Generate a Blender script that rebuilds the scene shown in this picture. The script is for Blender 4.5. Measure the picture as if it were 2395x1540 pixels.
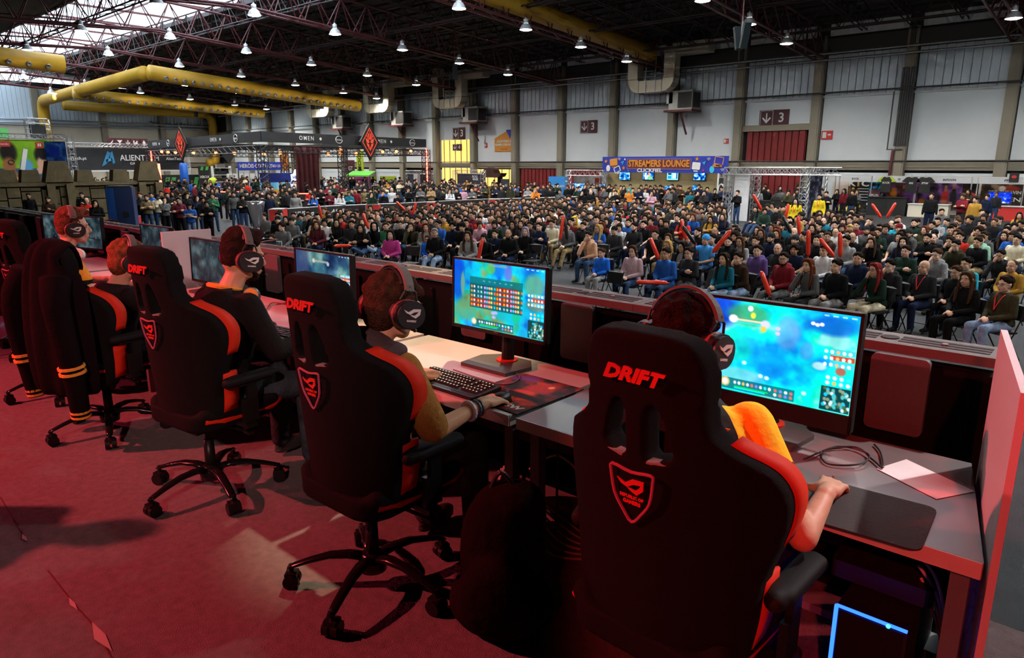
import bpy, math, random, zlib
import numpy as np
from mathutils import Vector, Matrix, Euler
random.seed(7)
for _o in list(bpy.data.objects): bpy.data.objects.remove(_o)
S = bpy.context.scene
COL = S.collection
# ------------------------------------------------------------------ camera
FPX, CX, CY, HOR = 1630.0, 1197.5, 770.0, 384.0
PITCH = math.atan((CY - HOR) / FPX); YAW = math.radians(48.4)
HF = -1.25                                   # hall floor; the stage top is z = 0
CAM = Vector((0, 0, 1.75))
_fw = Vector((-math.cos(YAW), math.sin(YAW), 0)); _rt = Vector((math.sin(YAW), math.cos(YAW), 0)); _zz = Vector((0, 0, 1))
_F = _fw * math.cos(PITCH) - _zz * math.sin(PITCH); _U = _fw * math.sin(PITCH) + _zz * math.cos(PITCH)
def _ray(x, y): return _F * FPX + _rt * (x - CX) - _U * (y - CY)
def AZ(x, y, z): d = _ray(x, y); return CAM + d * ((z - CAM.z) / d.z)
def AY(x, y, Y): d = _ray(x, y); return CAM + d * (Y / d.y)
def AX(x, y, X): d = _ray(x, y); return CAM + d * (X / d.x)
def PR(p):
    v = Vector(p) - CAM; z = v.dot(_F); return CX + FPX * v.dot(_rt) / z, CY - FPX * v.dot(_U) / z
cam = bpy.data.cameras.new('camera'); cam.sensor_width = 36; cam.lens = 36 * FPX / 2395; cam.clip_end = 400; cam.clip_start = .05
camo = bpy.data.objects.new('camera', cam); COL.objects.link(camo)
camo.location = CAM; camo.rotation_euler = (math.radians(90) - PITCH, 0, math.radians(90) - YAW)
S.camera = camo
# ------------------------------------------------------------------ exposure, world, lights
S.view_settings.view_transform = 'Standard'; S.view_settings.look = 'None'; S.view_settings.gamma = 1
S.view_settings.use_curve_mapping = False; S.view_settings.exposure = 1.0
S.cycles.max_bounces = 3; S.cycles.diffuse_bounces = 2; S.cycles.glossy_bounces = 2; S.cycles.transmission_bounces = 1; S.cycles.transparent_max_bounces = 4
S.cycles.use_adaptive_sampling = True; S.cycles.adaptive_threshold = .04; S.cycles.adaptive_min_samples = 12; S.cycles.caustics_reflective = False; S.cycles.caustics_refractive = False
S.cycles.sample_clamp_indirect = 3; S.cycles.sample_clamp_direct = 30
S.cycles.use_light_tree = True
w = bpy.data.worlds.new('sky'); S.world = w; w.use_nodes = True
w.node_tree.nodes['Background'].inputs[0].default_value = (.80, .90, 1, 1); w.node_tree.nodes['Background'].inputs[1].default_value = 2.2
def light(name, typ, loc, power, color, target=None, size=.3, cone=60, blend=.3):
    l = bpy.data.lights.new(name, typ); l.energy = power; l.color = color
    if typ == 'SPOT': l.spot_size = math.radians(cone); l.spot_blend = blend; l.shadow_soft_size = size
    elif typ == 'POINT': l.shadow_soft_size = size
    elif typ == 'AREA': l.size = size
    o = bpy.data.objects.new(name, l); COL.objects.link(o); o.location = loc
    if target is not None: o.rotation_euler = (Vector(target) - Vector(loc)).to_track_quat('-Z', 'Y').to_euler()
    o['kind'] = 'helper'
    return o
# coloured stage lamps around the players, and three added fill spots
light('stage_red_lamp', 'SPOT', (-7.5, -3.5, 5.5), 1900, (1, .085, .095), (-3.5, .55, 0), .08, 72, .4)
light('stage_red_lamp', 'SPOT', (-12.5, -3.2, 5.5), 900, (1, .05, .12), (-8.6, .2, 0), .10, 62, .5)
light('stage_warm_lamp', 'SPOT', (-5.2, 6.6, 8.0), 2000, (1, .76, .48), (-2.95, 2.62, .78), .12, 10.5, .5)
light('stage_red_lamp', 'SPOT', (1.8, -4.2, 4.4), 620, (1, .05, .04), (-.45, 1.97, .65), .08, 15, .5)
light('end_desk_fill_spot', 'SPOT', (2.6, 8.0, 7.0), 1300, (1, .93, .92), (-.42, 2.35, .8), .1, 11, .5)  # added spot brightening the end desk in place of hall light
light('audience_fill_spot', 'SPOT', (-2.5, 2.2, 6.4), 720, (1, .90, .78), (-3.0, 18, -.5), .25, 80, .6)  # added fill for the spectators' faces, not a known fixture
light('audience_fill_spot', 'SPOT', (-14.5, 2.2, 6.4), 800, (1, .90, .78), (-17, 18, -.5), .25, 80, .6)  # second added fill, for the block beside the barrier
light('stage_pink_lamp', 'SPOT', (4.2, -5.5, 6.0), 1300, (1, .50, .46), (-4.6, 2.7, 1.0), .2, 19, .6)
# ------------------------------------------------------------------ materials
MATS = {}
def _nodes(name):
    m = bpy.data.materials.new(name); m.use_nodes = True
    return m, m.node_tree.nodes, m.node_tree.links, m.node_tree.nodes['Principled BSDF']
def mat(name, c, rough=.6, metal=0, var=.10, scale=18, bump=0, bscale=None, emit=0, spec=.5, alpha=None, ecol=None, trans=0):
    if name in MATS: return MATS[name]
    m, N, L, P = _nodes(name)
    co = N.new('ShaderNodeTexCoord'); nz = N.new('ShaderNodeTexNoise'); nz.inputs['Scale'].default_value = scale; nz.inputs['Detail'].default_value = 4
    L.new(co.outputs['Object'], nz.inputs['Vector'])
    mx = N.new('ShaderNodeMix'); mx.data_type = 'RGBA'
    mx.inputs[6].default_value = (*[max(0, x * (1 - var)) for x in c], 1); mx.inputs[7].default_value = (*[min(1, x * (1 + var)) for x in c], 1)
    L.new(nz.outputs['Fac'], mx.inputs[0]); L.new(mx.outputs[2], P.inputs['Base Color'])
    P.inputs['Roughness'].default_value = rough; P.inputs['Metallic'].default_value = metal; P.inputs['Specular IOR Level'].default_value = spec
    if trans: P.inputs['Transmission Weight'].default_value = trans
    if bump:
        n2 = N.new('ShaderNodeTexNoise'); n2.inputs['Scale'].default_value = bscale or scale * 6; n2.inputs['Detail'].default_value = 3
        L.new(co.outputs['Object'], n2.inputs['Vector']); b = N.new('ShaderNodeBump'); b.inputs['Strength'].default_value = bump; b.inputs['Distance'].default_value = .01
        L.new(n2.outputs['Fac'], b.inputs['Height']); L.new(b.outputs['Normal'], P.inputs['Normal'])
    if emit:
        P.inputs['Emission Color'].default_value = (*(ecol or c), 1); P.inputs['Emission Strength'].default_value = emit
    MATS[name] = m; return m
def ocmat(name, rough=.85, var=.25, scale=9, bump=.3, bscale=60, spec=.2):
    """cloth, hair or skin whose colour is the object's own colour"""
    if name in MATS: return MATS[name]
    m, N, L, P = _nodes(name)
    oi = N.new('ShaderNodeObjectInfo'); co = N.new('ShaderNodeTexCoord'); nz = N.new('ShaderNodeTexNoise'); nz.inputs['Scale'].default_value = scale; nz.inputs['Detail'].default_value = 5
    L.new(co.outputs['Object'], nz.inputs['Vector'])
    mr = N.new('ShaderNodeMapRange'); mr.inputs[1].default_value = .25; mr.inputs[2].default_value = .75; mr.inputs[3].default_value = 1 - var; mr.inputs[4].default_value = 1 + var
    L.new(nz.outputs['Fac'], mr.inputs[0])
    mx = N.new('ShaderNodeMix'); mx.data_type = 'RGBA'; mx.blend_type = 'MULTIPLY'; mx.inputs[0].default_value = 1
    L.new(oi.outputs['Color'], mx.inputs[6]); L.new(mr.outputs[0], mx.inputs[7]); L.new(mx.outputs[2], P.inputs['Base Color'])
    P.inputs['Roughness'].default_value = rough; P.inputs['Specular IOR Level'].default_value = spec
    if bump:
        n2 = N.new('ShaderNodeTexNoise'); n2.inputs['Scale'].default_value = bscale; L.new(co.outputs['Object'], n2.inputs['Vector'])
        b = N.new('ShaderNodeBump'); b.inputs['Strength'].default_value = bump; b.inputs['Distance'].default_value = .012
        L.new(n2.outputs['Fac'], b.inputs['Height']); L.new(b.outputs['Normal'], P.inputs['Normal'])
    MATS[name] = m; return m
def vcmat(name, emit=0, rough=.5, spec=.3):
    """flat print or lit screen: colour from the mesh's own colour layer"""
    if name in MATS: return MATS[name]
    m, N, L, P = _nodes(name)
    a = N.new('ShaderNodeVertexColor'); a.layer_name = 'Col'; L.new(a.outputs[0], P.inputs['Base Color'])
    if emit:
        P.inputs['Base Color'].default_value = (0, 0, 0, 1); L.remove(P.inputs['Base Color'].links[0])
        L.new(a.outputs[0], P.inputs['Emission Color']); P.inputs['Emission Strength'].default_value = emit
    P.inputs['Roughness'].default_value = rough; P.inputs['Specular IOR Level'].default_value = spec
    MATS[name] = m; return m
def posmat(name, cA, cB, sets, rough=.8, bump=.3):
    """two-tone cloth: colour cB inside any of the sets of half-spaces (normal, offset) in object space"""
    if name in MATS: return MATS[name]
    m, N, L, P = _nodes(name); co = N.new('ShaderNodeTexCoord'); total = None
    for hs in sets:
        acc = None
        for n_, d in hs:
            v = N.new('ShaderNodeVectorMath'); v.operation = 'DOT_PRODUCT'; v.inputs[1].default_value = n_; L.new(co.outputs['Object'], v.inputs[0])
            g = N.new('ShaderNodeMath'); g.operation = 'GREATER_THAN'; g.inputs[1].default_value = d; L.new(v.outputs['Value'], g.inputs[0])
            if acc is None: acc = g.outputs[0]
            else: k = N.new('ShaderNodeMath'); k.operation = 'MULTIPLY'; L.new(acc, k.inputs[0]); L.new(g.outputs[0], k.inputs[1]); acc = k.outputs[0]
        if total is None: total = acc
        else: k = N.new('ShaderNodeMath'); k.operation = 'MAXIMUM'; L.new(total, k.inputs[0]); L.new(acc, k.inputs[1]); total = k.outputs[0]
    mx = N.new('ShaderNodeMix'); mx.data_type = 'RGBA'; mx.inputs[6].default_value = (*cA, 1); mx.inputs[7].default_value = (*cB, 1); L.new(total, mx.inputs[0]); L.new(mx.outputs[2], P.inputs['Base Color'])
    P.inputs['Roughness'].default_value = rough; P.inputs['Specular IOR Level'].default_value = .15
    n2 = N.new('ShaderNodeTexNoise'); n2.inputs['Scale'].default_value = 38; L.new(co.outputs['Object'], n2.inputs['Vector']); b = N.new('ShaderNodeBump'); b.inputs['Strength'].default_value = bump; b.inputs['Distance'].default_value = .012
    L.new(n2.outputs['Fac'], b.inputs['Height']); L.new(b.outputs['Normal'], P.inputs['Normal'])
    MATS[name] = m; return m
def hexc(h):
    h = h.lstrip('#'); v = [int(h[i:i + 2], 16) / 255 for i in (0, 2, 4)]
    return tuple(x / 12.92 if x < .04045 else ((x + .055) / 1.055) ** 2.4 for x in v)
# ------------------------------------------------------------------ mesh builder
def frame(d):
    d = Vector(d).normalized(); a = Vector((0, 0, 1)) if abs(d.z) < .9 else Vector((1, 0, 0))
    u = d.cross(a).normalized(); return u, d.cross(u).normalized(), d
class MB:
    def __init__(s): s.v = []; s.f = []; s.m = []
    def add(s, vs, fs, mi=0, M=None):
        b = len(s.v)
        for p in vs: s.v.append(tuple(M @ Vector(p)) if M is not None else tuple(p))
        for q in fs: s.f.append([b + i for i in q]); s.m.append(mi)
        return s
    def box(s, c, d, rz=0, M=None, mi=0):
        x, y, z = [k / 2 for k in d]
        vs = [(sx * x, sy * y, sz * z) for sz in (-1, 1) for sy in (-1, 1) for sx in (-1, 1)]
        R = Matrix.Translation(c) @ Matrix.Rotation(rz, 4, 'Z')
        if M is not None: R = M @ R
        return s.add(vs, [(0, 2, 3, 1), (4, 5, 7, 6), (0, 1, 5, 4), (2, 6, 7, 3), (0, 4, 6, 2), (1, 3, 7, 5)], mi, R)
    def rbox(s, c, d, r=.01, n=2, M=None, mi=0):
        """box with rounded vertical edges"""
        pts = rrect(d[0], d[1], r, n)
        return s.prism(pts, c[2] - d[2] / 2, c[2] + d[2] / 2, 'xy', off=(c[0], c[1]), M=M, mi=mi)
    def cyl(s, p0, p1, r0, r1=None, n=8, cap=True, mi=0, M=None):
        r1 = r0 if r1 is None else r1; p0 = Vector(p0); p1 = Vector(p1); u, v, d = frame(p1 - p0)
        vs = []
        for p, r in ((p0, r0), (p1, r1)):
            for i in range(n):
                a = 2 * math.pi * i / n; vs.append(p + u * math.cos(a) * r + v * math.sin(a) * r)
        fs = [(i, (i + 1) % n, n + (i + 1) % n, n + i) for i in range(n)]
        if cap: fs += [tuple(range(n - 1, -1, -1)), tuple(range(n, 2 * n))]
        return s.add(vs, fs, mi, M)
    def tube(s, pts, r, n=6, mi=0, M=None, cap=True):
        pts = [Vector(p) for p in pts]; rs = r if isinstance(r, (list, tuple)) else [r] * len(pts)
        vs = []; u = None
        for i, p in enumerate(pts):
            d = (pts[min(i + 1, len(pts) - 1)] - pts[max(i - 1, 0)])
            if d.length < 1e-9: d = Vector((0, 0, 1))
            d.normalize()
            if u is None: u, v, _ = frame(d)
            else: u = (u - d * u.dot(d)).normalized(); v = d.cross(u)
            for k in range(n):
                a = 2 * math.pi * k / n; vs.append(p + u * math.cos(a) * rs[i] + v * math.sin(a) * rs[i])
        m = len(pts); fs = []
        for i in range(m - 1):
            for k in range(n): fs.append((i * n + k, i * n + (k + 1) % n, (i + 1) * n + (k + 1) % n, (i + 1) * n + k))
        if cap: fs += [tuple(range(n - 1, -1, -1)), tuple(range((m - 1) * n, m * n))]
        return s.add(vs, fs, mi, M)
    def ell(s, c, r, nu=12, nv=8, M=None, mi=0, R=None):
        c = Vector(c); vs = [Vector((0, 0, -r[2]))]
        for j in range(1, nv):
            t = -math.pi / 2 + math.pi * j / nv
            for i in range(nu):
                a = 2 * math.pi * i / nu; vs.append(Vector((r[0] * math.cos(t) * math.cos(a), r[1] * math.cos(t) * math.sin(a), r[2] * math.sin(t))))
        vs.append(Vector((0, 0, r[2])))
        if R is not None: vs = [R @ p for p in vs]
        vs = [p + c for p in vs]; fs = []
        for i in range(nu): fs.append((0, 1 + (i + 1) % nu, 1 + i))
        for j in range(nv - 2):
            for i in range(nu): fs.append((1 + j * nu + i, 1 + j * nu + (i + 1) % nu, 1 + (j + 1) * nu + (i + 1) % nu, 1 + (j + 1) * nu + i))
        t = len(vs) - 1; b = 1 + (nv - 2) * nu
        for i in range(nu): fs.append((b + i, b + (i + 1) % nu, t))
        return s.add(vs, fs, mi, M)
    def caps(s, p0, r0, p1, r1, n=10, M=None, mi=0):
        """capsule with two radii"""
        p0 = Vector(p0); p1 = Vector(p1); d = p1 - p0
        if d.length < 1e-6: return s.ell(p0, (r0, r0, r0), n, 6, M, mi)
        d.normalize(); P = []; Rr = []
        for a in (-80, -50, -25): P.append(p0 + d * r0 * math.sin(math.radians(a))); Rr.append(r0 * math.cos(math.radians(a)))
        P.append(p0); Rr.append(r0); P.append(p1); Rr.append(r1)
        for a in (25, 50, 80): P.append(p1 + d * r1 * math.sin(math.radians(a))); Rr.append(r1 * math.cos(math.radians(a)))
        return s.tube(P, Rr, n, mi, M)
    def prism(s, poly, a, b, plane='xz', off=(0, 0), M=None, mi=0):
        n = len(poly)
        def mk(p, t):
            x, y = p[0] + off[0], p[1] + off[1]
            return (x, t, y) if plane == 'xz' else (x, y, t) if plane == 'xy' else (t, x, y)
        vs = [mk(p, a) for p in poly] + [mk(p, b) for p in poly]
        fs = [tuple(range(n - 1, -1, -1)), tuple(range(n, 2 * n))] + [(i, (i + 1) % n, n + (i + 1) % n, n + i) for i in range(n)]
        return s.add(vs, fs, mi, M)
    def loft(s, rings, cap=True, mi=0, M=None, closed=True):
        n = len(rings[0]); vs = [p for r in rings for p in r]; fs = []
        for i in range(len(rings) - 1):
            for k in range(n if closed else n - 1): fs.append((i * n + k, i * n + (k + 1) % n, (i + 1) * n + (k + 1) % n, (i + 1) * n + k))
        if cap: fs += [tuple(range(n - 1, -1, -1)), tuple(range((len(rings) - 1) * n, len(rings) * n))]
        return s.add(vs, fs, mi, M)
    def lathe(s, prof, n=16, M=None, mi=0, c=(0, 0, 0)):
        return s.loft([[(c[0] + r * math.cos(2 * math.pi * k / n), c[1] + r * math.sin(2 * math.pi * k / n), c[2] + z) for k in range(n)] for r, z in prof], True, mi, M)
    def mesh(s, name, mats=(), smooth=False):
        me = bpy.data.meshes.new(name); me.from_pydata(s.v, [], s.f)
        for m in (mats if isinstance(mats, (list, tuple)) else [mats]): me.materials.append(m)
        if any(s.m): me.polygons.foreach_set('material_index', s.m)
        if smooth: me.polygons.foreach_set('use_smooth', [True] * len(s.f))
        me.update(); return me
    def obj(s, name, mats, parent=None, loc=None, rz=0, smooth=False):
        return put(name, s.mesh(name, mats, smooth), parent, loc, rz)
def rrect(w, h, r, n=3):
    pts = []
    for cx, cy, a0 in ((w / 2 - r, h / 2 - r, 0), (-w / 2 + r, h / 2 - r, 90), (-w / 2 + r, -h / 2 + r, 180), (w / 2 - r, -h / 2 + r, 270)):
        for k in range(n + 1):
            a = math.radians(a0 + 90 * k / n); pts.append((cx + r * math.cos(a), cy + r * math.sin(a)))
    return pts
def put(name, me, parent=None, loc=None, rz=0, color=None, M=None):
    o = bpy.data.objects.new(name, me); COL.objects.link(o)
    if loc is not None: o.location = loc
    if rz: o.rotation_euler = (0, 0, rz)
    if M is not None: o.matrix_local = M
    if parent is not None: o.parent = parent
    if color is not None: o.color = (*color, 1)
    return o
def root(name, label, cat, loc=(0, 0, 0), rz=0, group=None):
    o = bpy.data.objects.new(name, None); COL.objects.link(o); o.location = loc; o.rotation_euler = (0, 0, rz); o.empty_display_size = .1
    return tag(o, label, cat, group)
def tag(o, label=None, cat=None, group=None, kind=None):
    if label: o['label'] = label
    if cat: o['category'] = cat
    if group: o['group'] = group
    if kind: o['kind'] = kind
    return o
def struct(o): o['kind'] = 'structure'; return o
def copy_tree(o, parent=None):
    c = o.copy(); COL.objects.link(c); c.parent = parent
    for ch in list(o.children): copy_tree(ch, c)
    return c
_work = bpy.data.scenes.new('workshop')          # a bench scene of its own, so that shaping one mesh never re-evaluates the hall; removed at the end
def evalmesh(o, name):
    COL.objects.unlink(o); _work.collection.objects.link(o); vl = _work.view_layers[0]; vl.update()
    me = bpy.data.meshes.new_from_object(o.evaluated_get(vl.depsgraph)); me.name = name; _work.collection.objects.unlink(o); COL.objects.link(o); return me
def remesh(mb, name, vox, mats, it=3, fac=.5, dec=0):
    o = bpy.data.objects.new('tmp', mb.mesh('tmp')); COL.objects.link(o)
    m = o.modifiers.new('r', 'REMESH'); m.mode = 'VOXEL'; m.voxel_size = vox
    if it: k = o.modifiers.new('s', 'SMOOTH'); k.iterations = it; k.factor = fac
    if dec: k = o.modifiers.new('d', 'DECIMATE'); k.ratio = dec
    me = evalmesh(o, name); bpy.data.objects.remove(o)
    me.materials.clear()
    for x in (mats if isinstance(mats, (list, tuple)) else [mats]): me.materials.append(x)
    me.polygons.foreach_set('use_smooth', [True] * len(me.polygons)); me.update(); return me
def join_mb(me, mb, mi_off=0):
    """append a builder's faces to an existing mesh (material index per face kept)"""
    nv = len(me.vertices); co = np.empty(nv * 3); me.vertices.foreach_get('co', co)
    vs = [tuple(c) for c in co.reshape(-1, 3)]; fs = [list(p.vertices) for p in me.polygons]; mi = [p.material_index for p in me.polygons]
    vs += [tuple(p) for p in mb.v]; fs += [[nv + i for i in q] for q in mb.f]; mi += [m + mi_off for m in mb.m]
    n = bpy.data.meshes.new(me.name); n.from_pydata(vs, [], fs)
    for x in me.materials: n.materials.append(x)
    n.polygons.foreach_set('material_index', mi); n.polygons.foreach_set('use_smooth', [True] * len(fs)); n.update(); return n
def raster(name, arr, W, H, m):
    """a flat printed sheet, W by H in the local xz plane facing -y, coloured by arr (rows from the top)"""
    h, w_, _ = arr.shape
    xs = np.linspace(-W / 2, W / 2, w_); zs = np.linspace(H / 2, -H / 2, h)
    vs = [(x, 0, z) for z in zs for x in xs]
    fs = [(j * w_ + i, (j + 1) * w_ + i, (j + 1) * w_ + i + 1, j * w_ + i + 1) for j in range(h - 1) for i in range(w_ - 1)]
    me = bpy.data.meshes.new(name); me.from_pydata(vs, [], fs); me.materials.append(m)
    a = me.color_attributes.new('Col', 'FLOAT_COLOR', 'POINT')
    c = np.ones((h * w_, 4), dtype=np.float32); lin = np.clip(arr.reshape(-1, 3), 0, 1) ** 2.2; c[:, :3] = lin; a.data.foreach_set('color', c.ravel())
    me.update(); return me
_txt = {}
def textmesh(body, size, m, ext=.0, bold=0, sx=1, shear=0, spacing=1):
    k = (body, size, m.name, ext, bold, sx, shear, spacing)
    if k in _txt: return _txt[k]
    c = bpy.data.curves.new('t', 'FONT'); c.body = body; c.size = size; c.align_x = 'CENTER'; c.align_y = 'CENTER'; c.extrude = ext; c.offset = bold; c.shear = shear; c.resolution_u = 2
    c.space_character = spacing
    o = bpy.data.objects.new('t', c); COL.objects.link(o); me = evalmesh(o, 'lettering'); bpy.data.objects.remove(o)
    me.transform(Matrix.Rotation(math.pi / 2, 4, 'X') @ Matrix.Diagonal((sx, 1, 1, 1)))
    me.materials.clear(); me.materials.append(m); _txt[k] = me; return me
def text(name, body, size, m, parent, loc, rz=0, ext=.004, bold=0, sx=1, shear=0, M=None, spacing=1):
    """lettering standing in the local xz plane, read from -y"""
    return put(name, textmesh(body, size, m, ext, bold, sx, shear, spacing), parent, loc, rz, M=M)
def lerp(a, b, t): return a + (b - a) * t
def T(*a): return Matrix.Translation(a)
def RX(a): return Matrix.Rotation(a, 4, 'X')
def RY(a): return Matrix.Rotation(a, 4, 'Y')
def RZ(a): return Matrix.Rotation(a, 4, 'Z')
def spline(pts, n=6):
    pts = [Vector(p) for p in pts]; out = []
    for i in range(len(pts) - 1):
        p0 = pts[max(i - 1, 0)]; p1 = pts[i]; p2 = pts[i + 1]; p3 = pts[min(i + 2, len(pts) - 1)]
        for k in range(n):
            t = k / n; out.append(.5 * ((2 * p1) + (p2 - p0) * t + (2 * p0 - 5 * p1 + 4 * p2 - p3) * t * t + (3 * p1 - p0 - 3 * p2 + p3) * t ** 3))
    out.append(pts[-1]); return out
# ================================================================== the hall
WY, WX = 50.5, -103.0
CXS = [-6.4 - 5.4 * i for i in range(-2, 18)]
M_white = mat('white panel', (.68, .74, .78), .6, var=.05, scale=.6)
M_cream = mat('cream panel', (.62, .58, .47), .6, var=.06, scale=.6)
M_blue = mat('bluish corrugated panel', (.55, .65, .73), .6, var=.06, scale=1.2)
M_tan = mat('tan painted steel', (.25, .225, .17), .6, var=.12, scale=2)
M_dark = mat('dark steel', (.03, .028, .027), .6)
M_roof = mat('dark roof sheet', (.05, .048, .045), .8, var=.35, scale=.8)
M_truss = mat('maroon truss paint', (.115, .022, .024), .45, var=.2)
M_trussd = mat('dark truss paint', (.03, .014, .014), .5, var=.2)
M_pipe = mat('galvanised pipe', (.42, .43, .44), .35, .7)
M_dpipe = mat('dark conduit', (.06, .06, .06), .5)
M_rdoor = mat('red door paint', (.22, .014, .016), .55, var=.25, scale=1.5)
M_yel = mat('yellow duct paint', (.60, .34, .02), .5, var=.12, scale=1.5)
M_maroon = mat('maroon sign', (.07, .012, .018), .5)
M_wht = mat('white lettering', (.75, .75, .73), .6)
M_blk = mat('matt black', (.010, .010, .010), .55, var=.2)
M_carpet = mat('grey hall carpet', (.036, .037, .041), .95, var=.35, scale=3, bump=.5, bscale=160)
fl = struct(MB().box((-47, 17, HF - .1), (140, 72, .2)).obj('floor', M_carpet))
# stage deck
M_stage = mat('grey stage carpet', (.20, .19, .19), .95, var=.35, scale=26, bump=.8, bscale=240, spec=.1)
st = struct(MB().box((-7.2, .4, -.6), (18.6, 5.3, 1.2)).obj('floor_stage', M_stage))
# seams in the stage carpet with worn light spots
M_seam = mat('frayed carpet seam', (.42, .33, .32), .9)
for pts in ([(0, 1163), (60, 1262)], [(112, 1335), (172, 1412), (225, 1470), (262, 1540)]):
    P = [AZ(x, y, .002) for x, y in pts]
    b = MB()
    for a, c in zip(P, P[1:]):
        n = Vector((c - a).yx + (0,) if False else ((c - a).y, -(c - a).x, 0)).normalized() * .0025
        b.add([a - n, a + n, c + n, c - n], [(0, 1, 2, 3)])
    tag(b.obj('carpet_seam', M_truss, st))
for x, y, l, wd in ((58, 1258, .05, .012), (171, 1412, .06, .012), (238, 1488, .12, .026)):
    p = AZ(x, y, .004); q = AZ(x + 9, y + 13, .004); d = (q - p).normalized(); n = Vector((d.y, -d.x, 0))
    MB().add([p - d * l, p + n * wd, p + d * l, p - n * wd * .5], [(0, 1, 2, 3)]).obj('frayed_patch', M_seam, st)
# ---- right wall (runs along X at Y = WY)
wr = struct(MB().box((-47, WY + .35, 5), (140, .1, 13)).obj('wall_right', M_dark))
def bay(x0, x1): return (x0 + x1) / 2, abs(x1 - x0)
_pm = {}
def panel(parent, name, x0, x1, z0, z1, m, y, corr=0, axis='x'):
    k = (round(abs(x1 - x0), 2), z0, z1, m.name, corr, axis)
    if k not in _pm:
        b = MB(); wd = abs(x1 - x0)
        if corr:
            n = int(wd / .45); 
            for i in range(n): b.box(((i + .5) * wd / n - wd / 2, 0, (z0 + z1) / 2), (wd / n - .03, .10, z1 - z0))
            b.box((0, .06, (z0 + z1) / 2), (wd, .06, z1 - z0))
        else: b.box((0, 0, (z0 + z1) / 2), (wd, .1, z1 - z0))
        if axis == 'y': b.v = [(-p[1], p[0], p[2]) for p in b.v]
        _pm[k] = b.mesh(name, m)
    c = (x0 + x1) / 2
    return put(name, _pm[k], parent, (c, y, 0) if axis == 'x' else (y, c, 0))
for i in range(len(CXS) - 1):
    a, b_ = CXS[i] - .35, CXS[i + 1] + .35
    door = abs(CXS[i] + 17.2) < .1
    if not door: panel(wr, 'wall_panel', a, b_, 1.95, 6.05, M_white, WY)
    else: panel(wr, 'wall_panel', a, b_, 4.45, 6.05, M_white, WY)
    panel(wr, 'upper_wall_panel', a, b_, 6.2, 8.75, M_blue, WY, 1)
    panel(wr, 'clerestory_panel', a, b_, 9.9, 10.75, M_white, WY)
    if not door and not (-56 < a < -50 or -45 < a < -38): panel(wr, 'plinth_panel', a, b_, HF + .02, 1.2, M_white, WY)
_cm = MB().box((0, 0, (HF + 9.9) / 2), (.62, .55, 9.9 - HF)).box((0, -.29, (HF + 9.9) / 2), (.44, .05, 9.9 - HF)).mesh('column', M_tan)
for x in CXS: put('column', _cm, wr, (x, WY - .25, 0))
for x in CXS[::1]:
    MB().box((0, 0, 9.3), (.30, .3, 1.2)).obj('column_bracket', M_dark, wr, (x, WY - .5, 0))
for (z, h, d, m, nm) in ((1.62, .5, .16, M_tan, 'wall_rail'), (9.33, 1.05, .2, M_dark, 'roof_beam'), (6.12, .16, .2, M_white, 'ledge')):
    MB().box((-47, WY - .08, z), (140, d, h)).obj(nm, m, wr)
# pipes along the wall
def trim(n, pts, r, m, k=8): return struct(MB().tube(pts, r, k).obj('trim_%d' % n, m))
trim(1, [(23, WY - .85, 8.75), (-100, WY - .85, 8.75)], .075, M_pipe)
trim(2, [(-5.6, WY - .8, 4.6), (-5.6, WY - .8, 8.1), (-5.9, WY - .85, 8.35), (-100, WY - .85, 8.35)], .07, M_pipe)
trim(3, [(23, WY - .75, 6.3), (-100, WY - .75, 6.3)], .055, M_dpipe)
trim(4, [(23, WY - .65, 1.95), (-100, WY - .65, 1.95)], .04, M_dpipe)
for k in range(4):
    trim(5 + k, [(-4.9 + k * .42, WY - .7, 3.6), (-4.9 + k * .42, WY - .7, 7.6 - .1 * k)], .085, M_pipe)
# cable ladder beside a column
b = MB()
for k in range(5): b.tube([(-11.55 - k * .13, WY - .62, 2.9), (-11.55 - k * .13, WY - .62, 7.5)], .04, 5)
b.box((-11.8, WY - .58, 5.2), (.75, .06, 4.7)); b.box((-12.5, WY - .62, 4.4), (.06, .08, 3.5)); b.box((-12.1, WY - .62, 2.65), (.9, .1, .06))
struct(b.obj('trim_9', M_dpipe)); trim(10, [(-12.15, WY - .62, 2.6), (-12.2, WY - .62, .4)], .09, M_truss)
# doors
def reddoor(n, x0, x1, z0, z1, y=WY - .1):
    d = struct(MB().box(((x0 + x1) / 2, y + .12, (z0 + z1) / 2), (abs(x1 - x0), .08, z1 - z0)).obj('door_%d' % n, M_rdoor))
    k = max(6, int(abs(x1 - x0) / .42)); wd = abs(x1 - x0) / k
    me = MB().box((0, 0, (z0 + z1) / 2), (wd * .8, .10, z1 - z0)).mesh('door_panel', M_rdoor)
    for i in range(k): put('door_panel', me, d, (min(x0, x1) + (i + .5) * wd, y, 0))
    return d
reddoor(1, -22.0, -17.8, HF + .02, 4.0)
MB().box((-19.9, WY - .12, 4.22), (4.9, .3, .4)).obj('door_lintel', M_tan, wr)
reddoor(2, -43.6, -39.2, HF + .02, 1.3)
reddoor(3, -38.2, -33.8, HF + .02, 1.3)
# doorway slabs that glow, holding the side rooms' light as emission
M_ylit = mat('yellow side room glow', (.80, .50, .14), .7, emit=.75, ecol=(.95, .55, .12))
for n, (x0, x1, z1) in enumerate(((-54.4, -50.3, 4.1), (-49.3, -44.6, 1.25))):
    r = struct(MB().box(((x0 + x1) / 2, WY - .06, (HF + z1) / 2), (x1 - x0, .06, z1 - HF)).obj('door_%d' % (4 + n), M_ylit))
    for k in range(5): MB().box((lerp(x0, x1, (k + .5) / 5), WY - .12, (HF + z1) / 2), (.06, .08, z1 - HF)).obj('door_mullion', M_tan, r)
    MB().box(((x0 + x1) / 2, WY - .14, 1.7), (x1 - x0, .1, .35)).obj('door_transom', M_tan, r)
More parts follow.
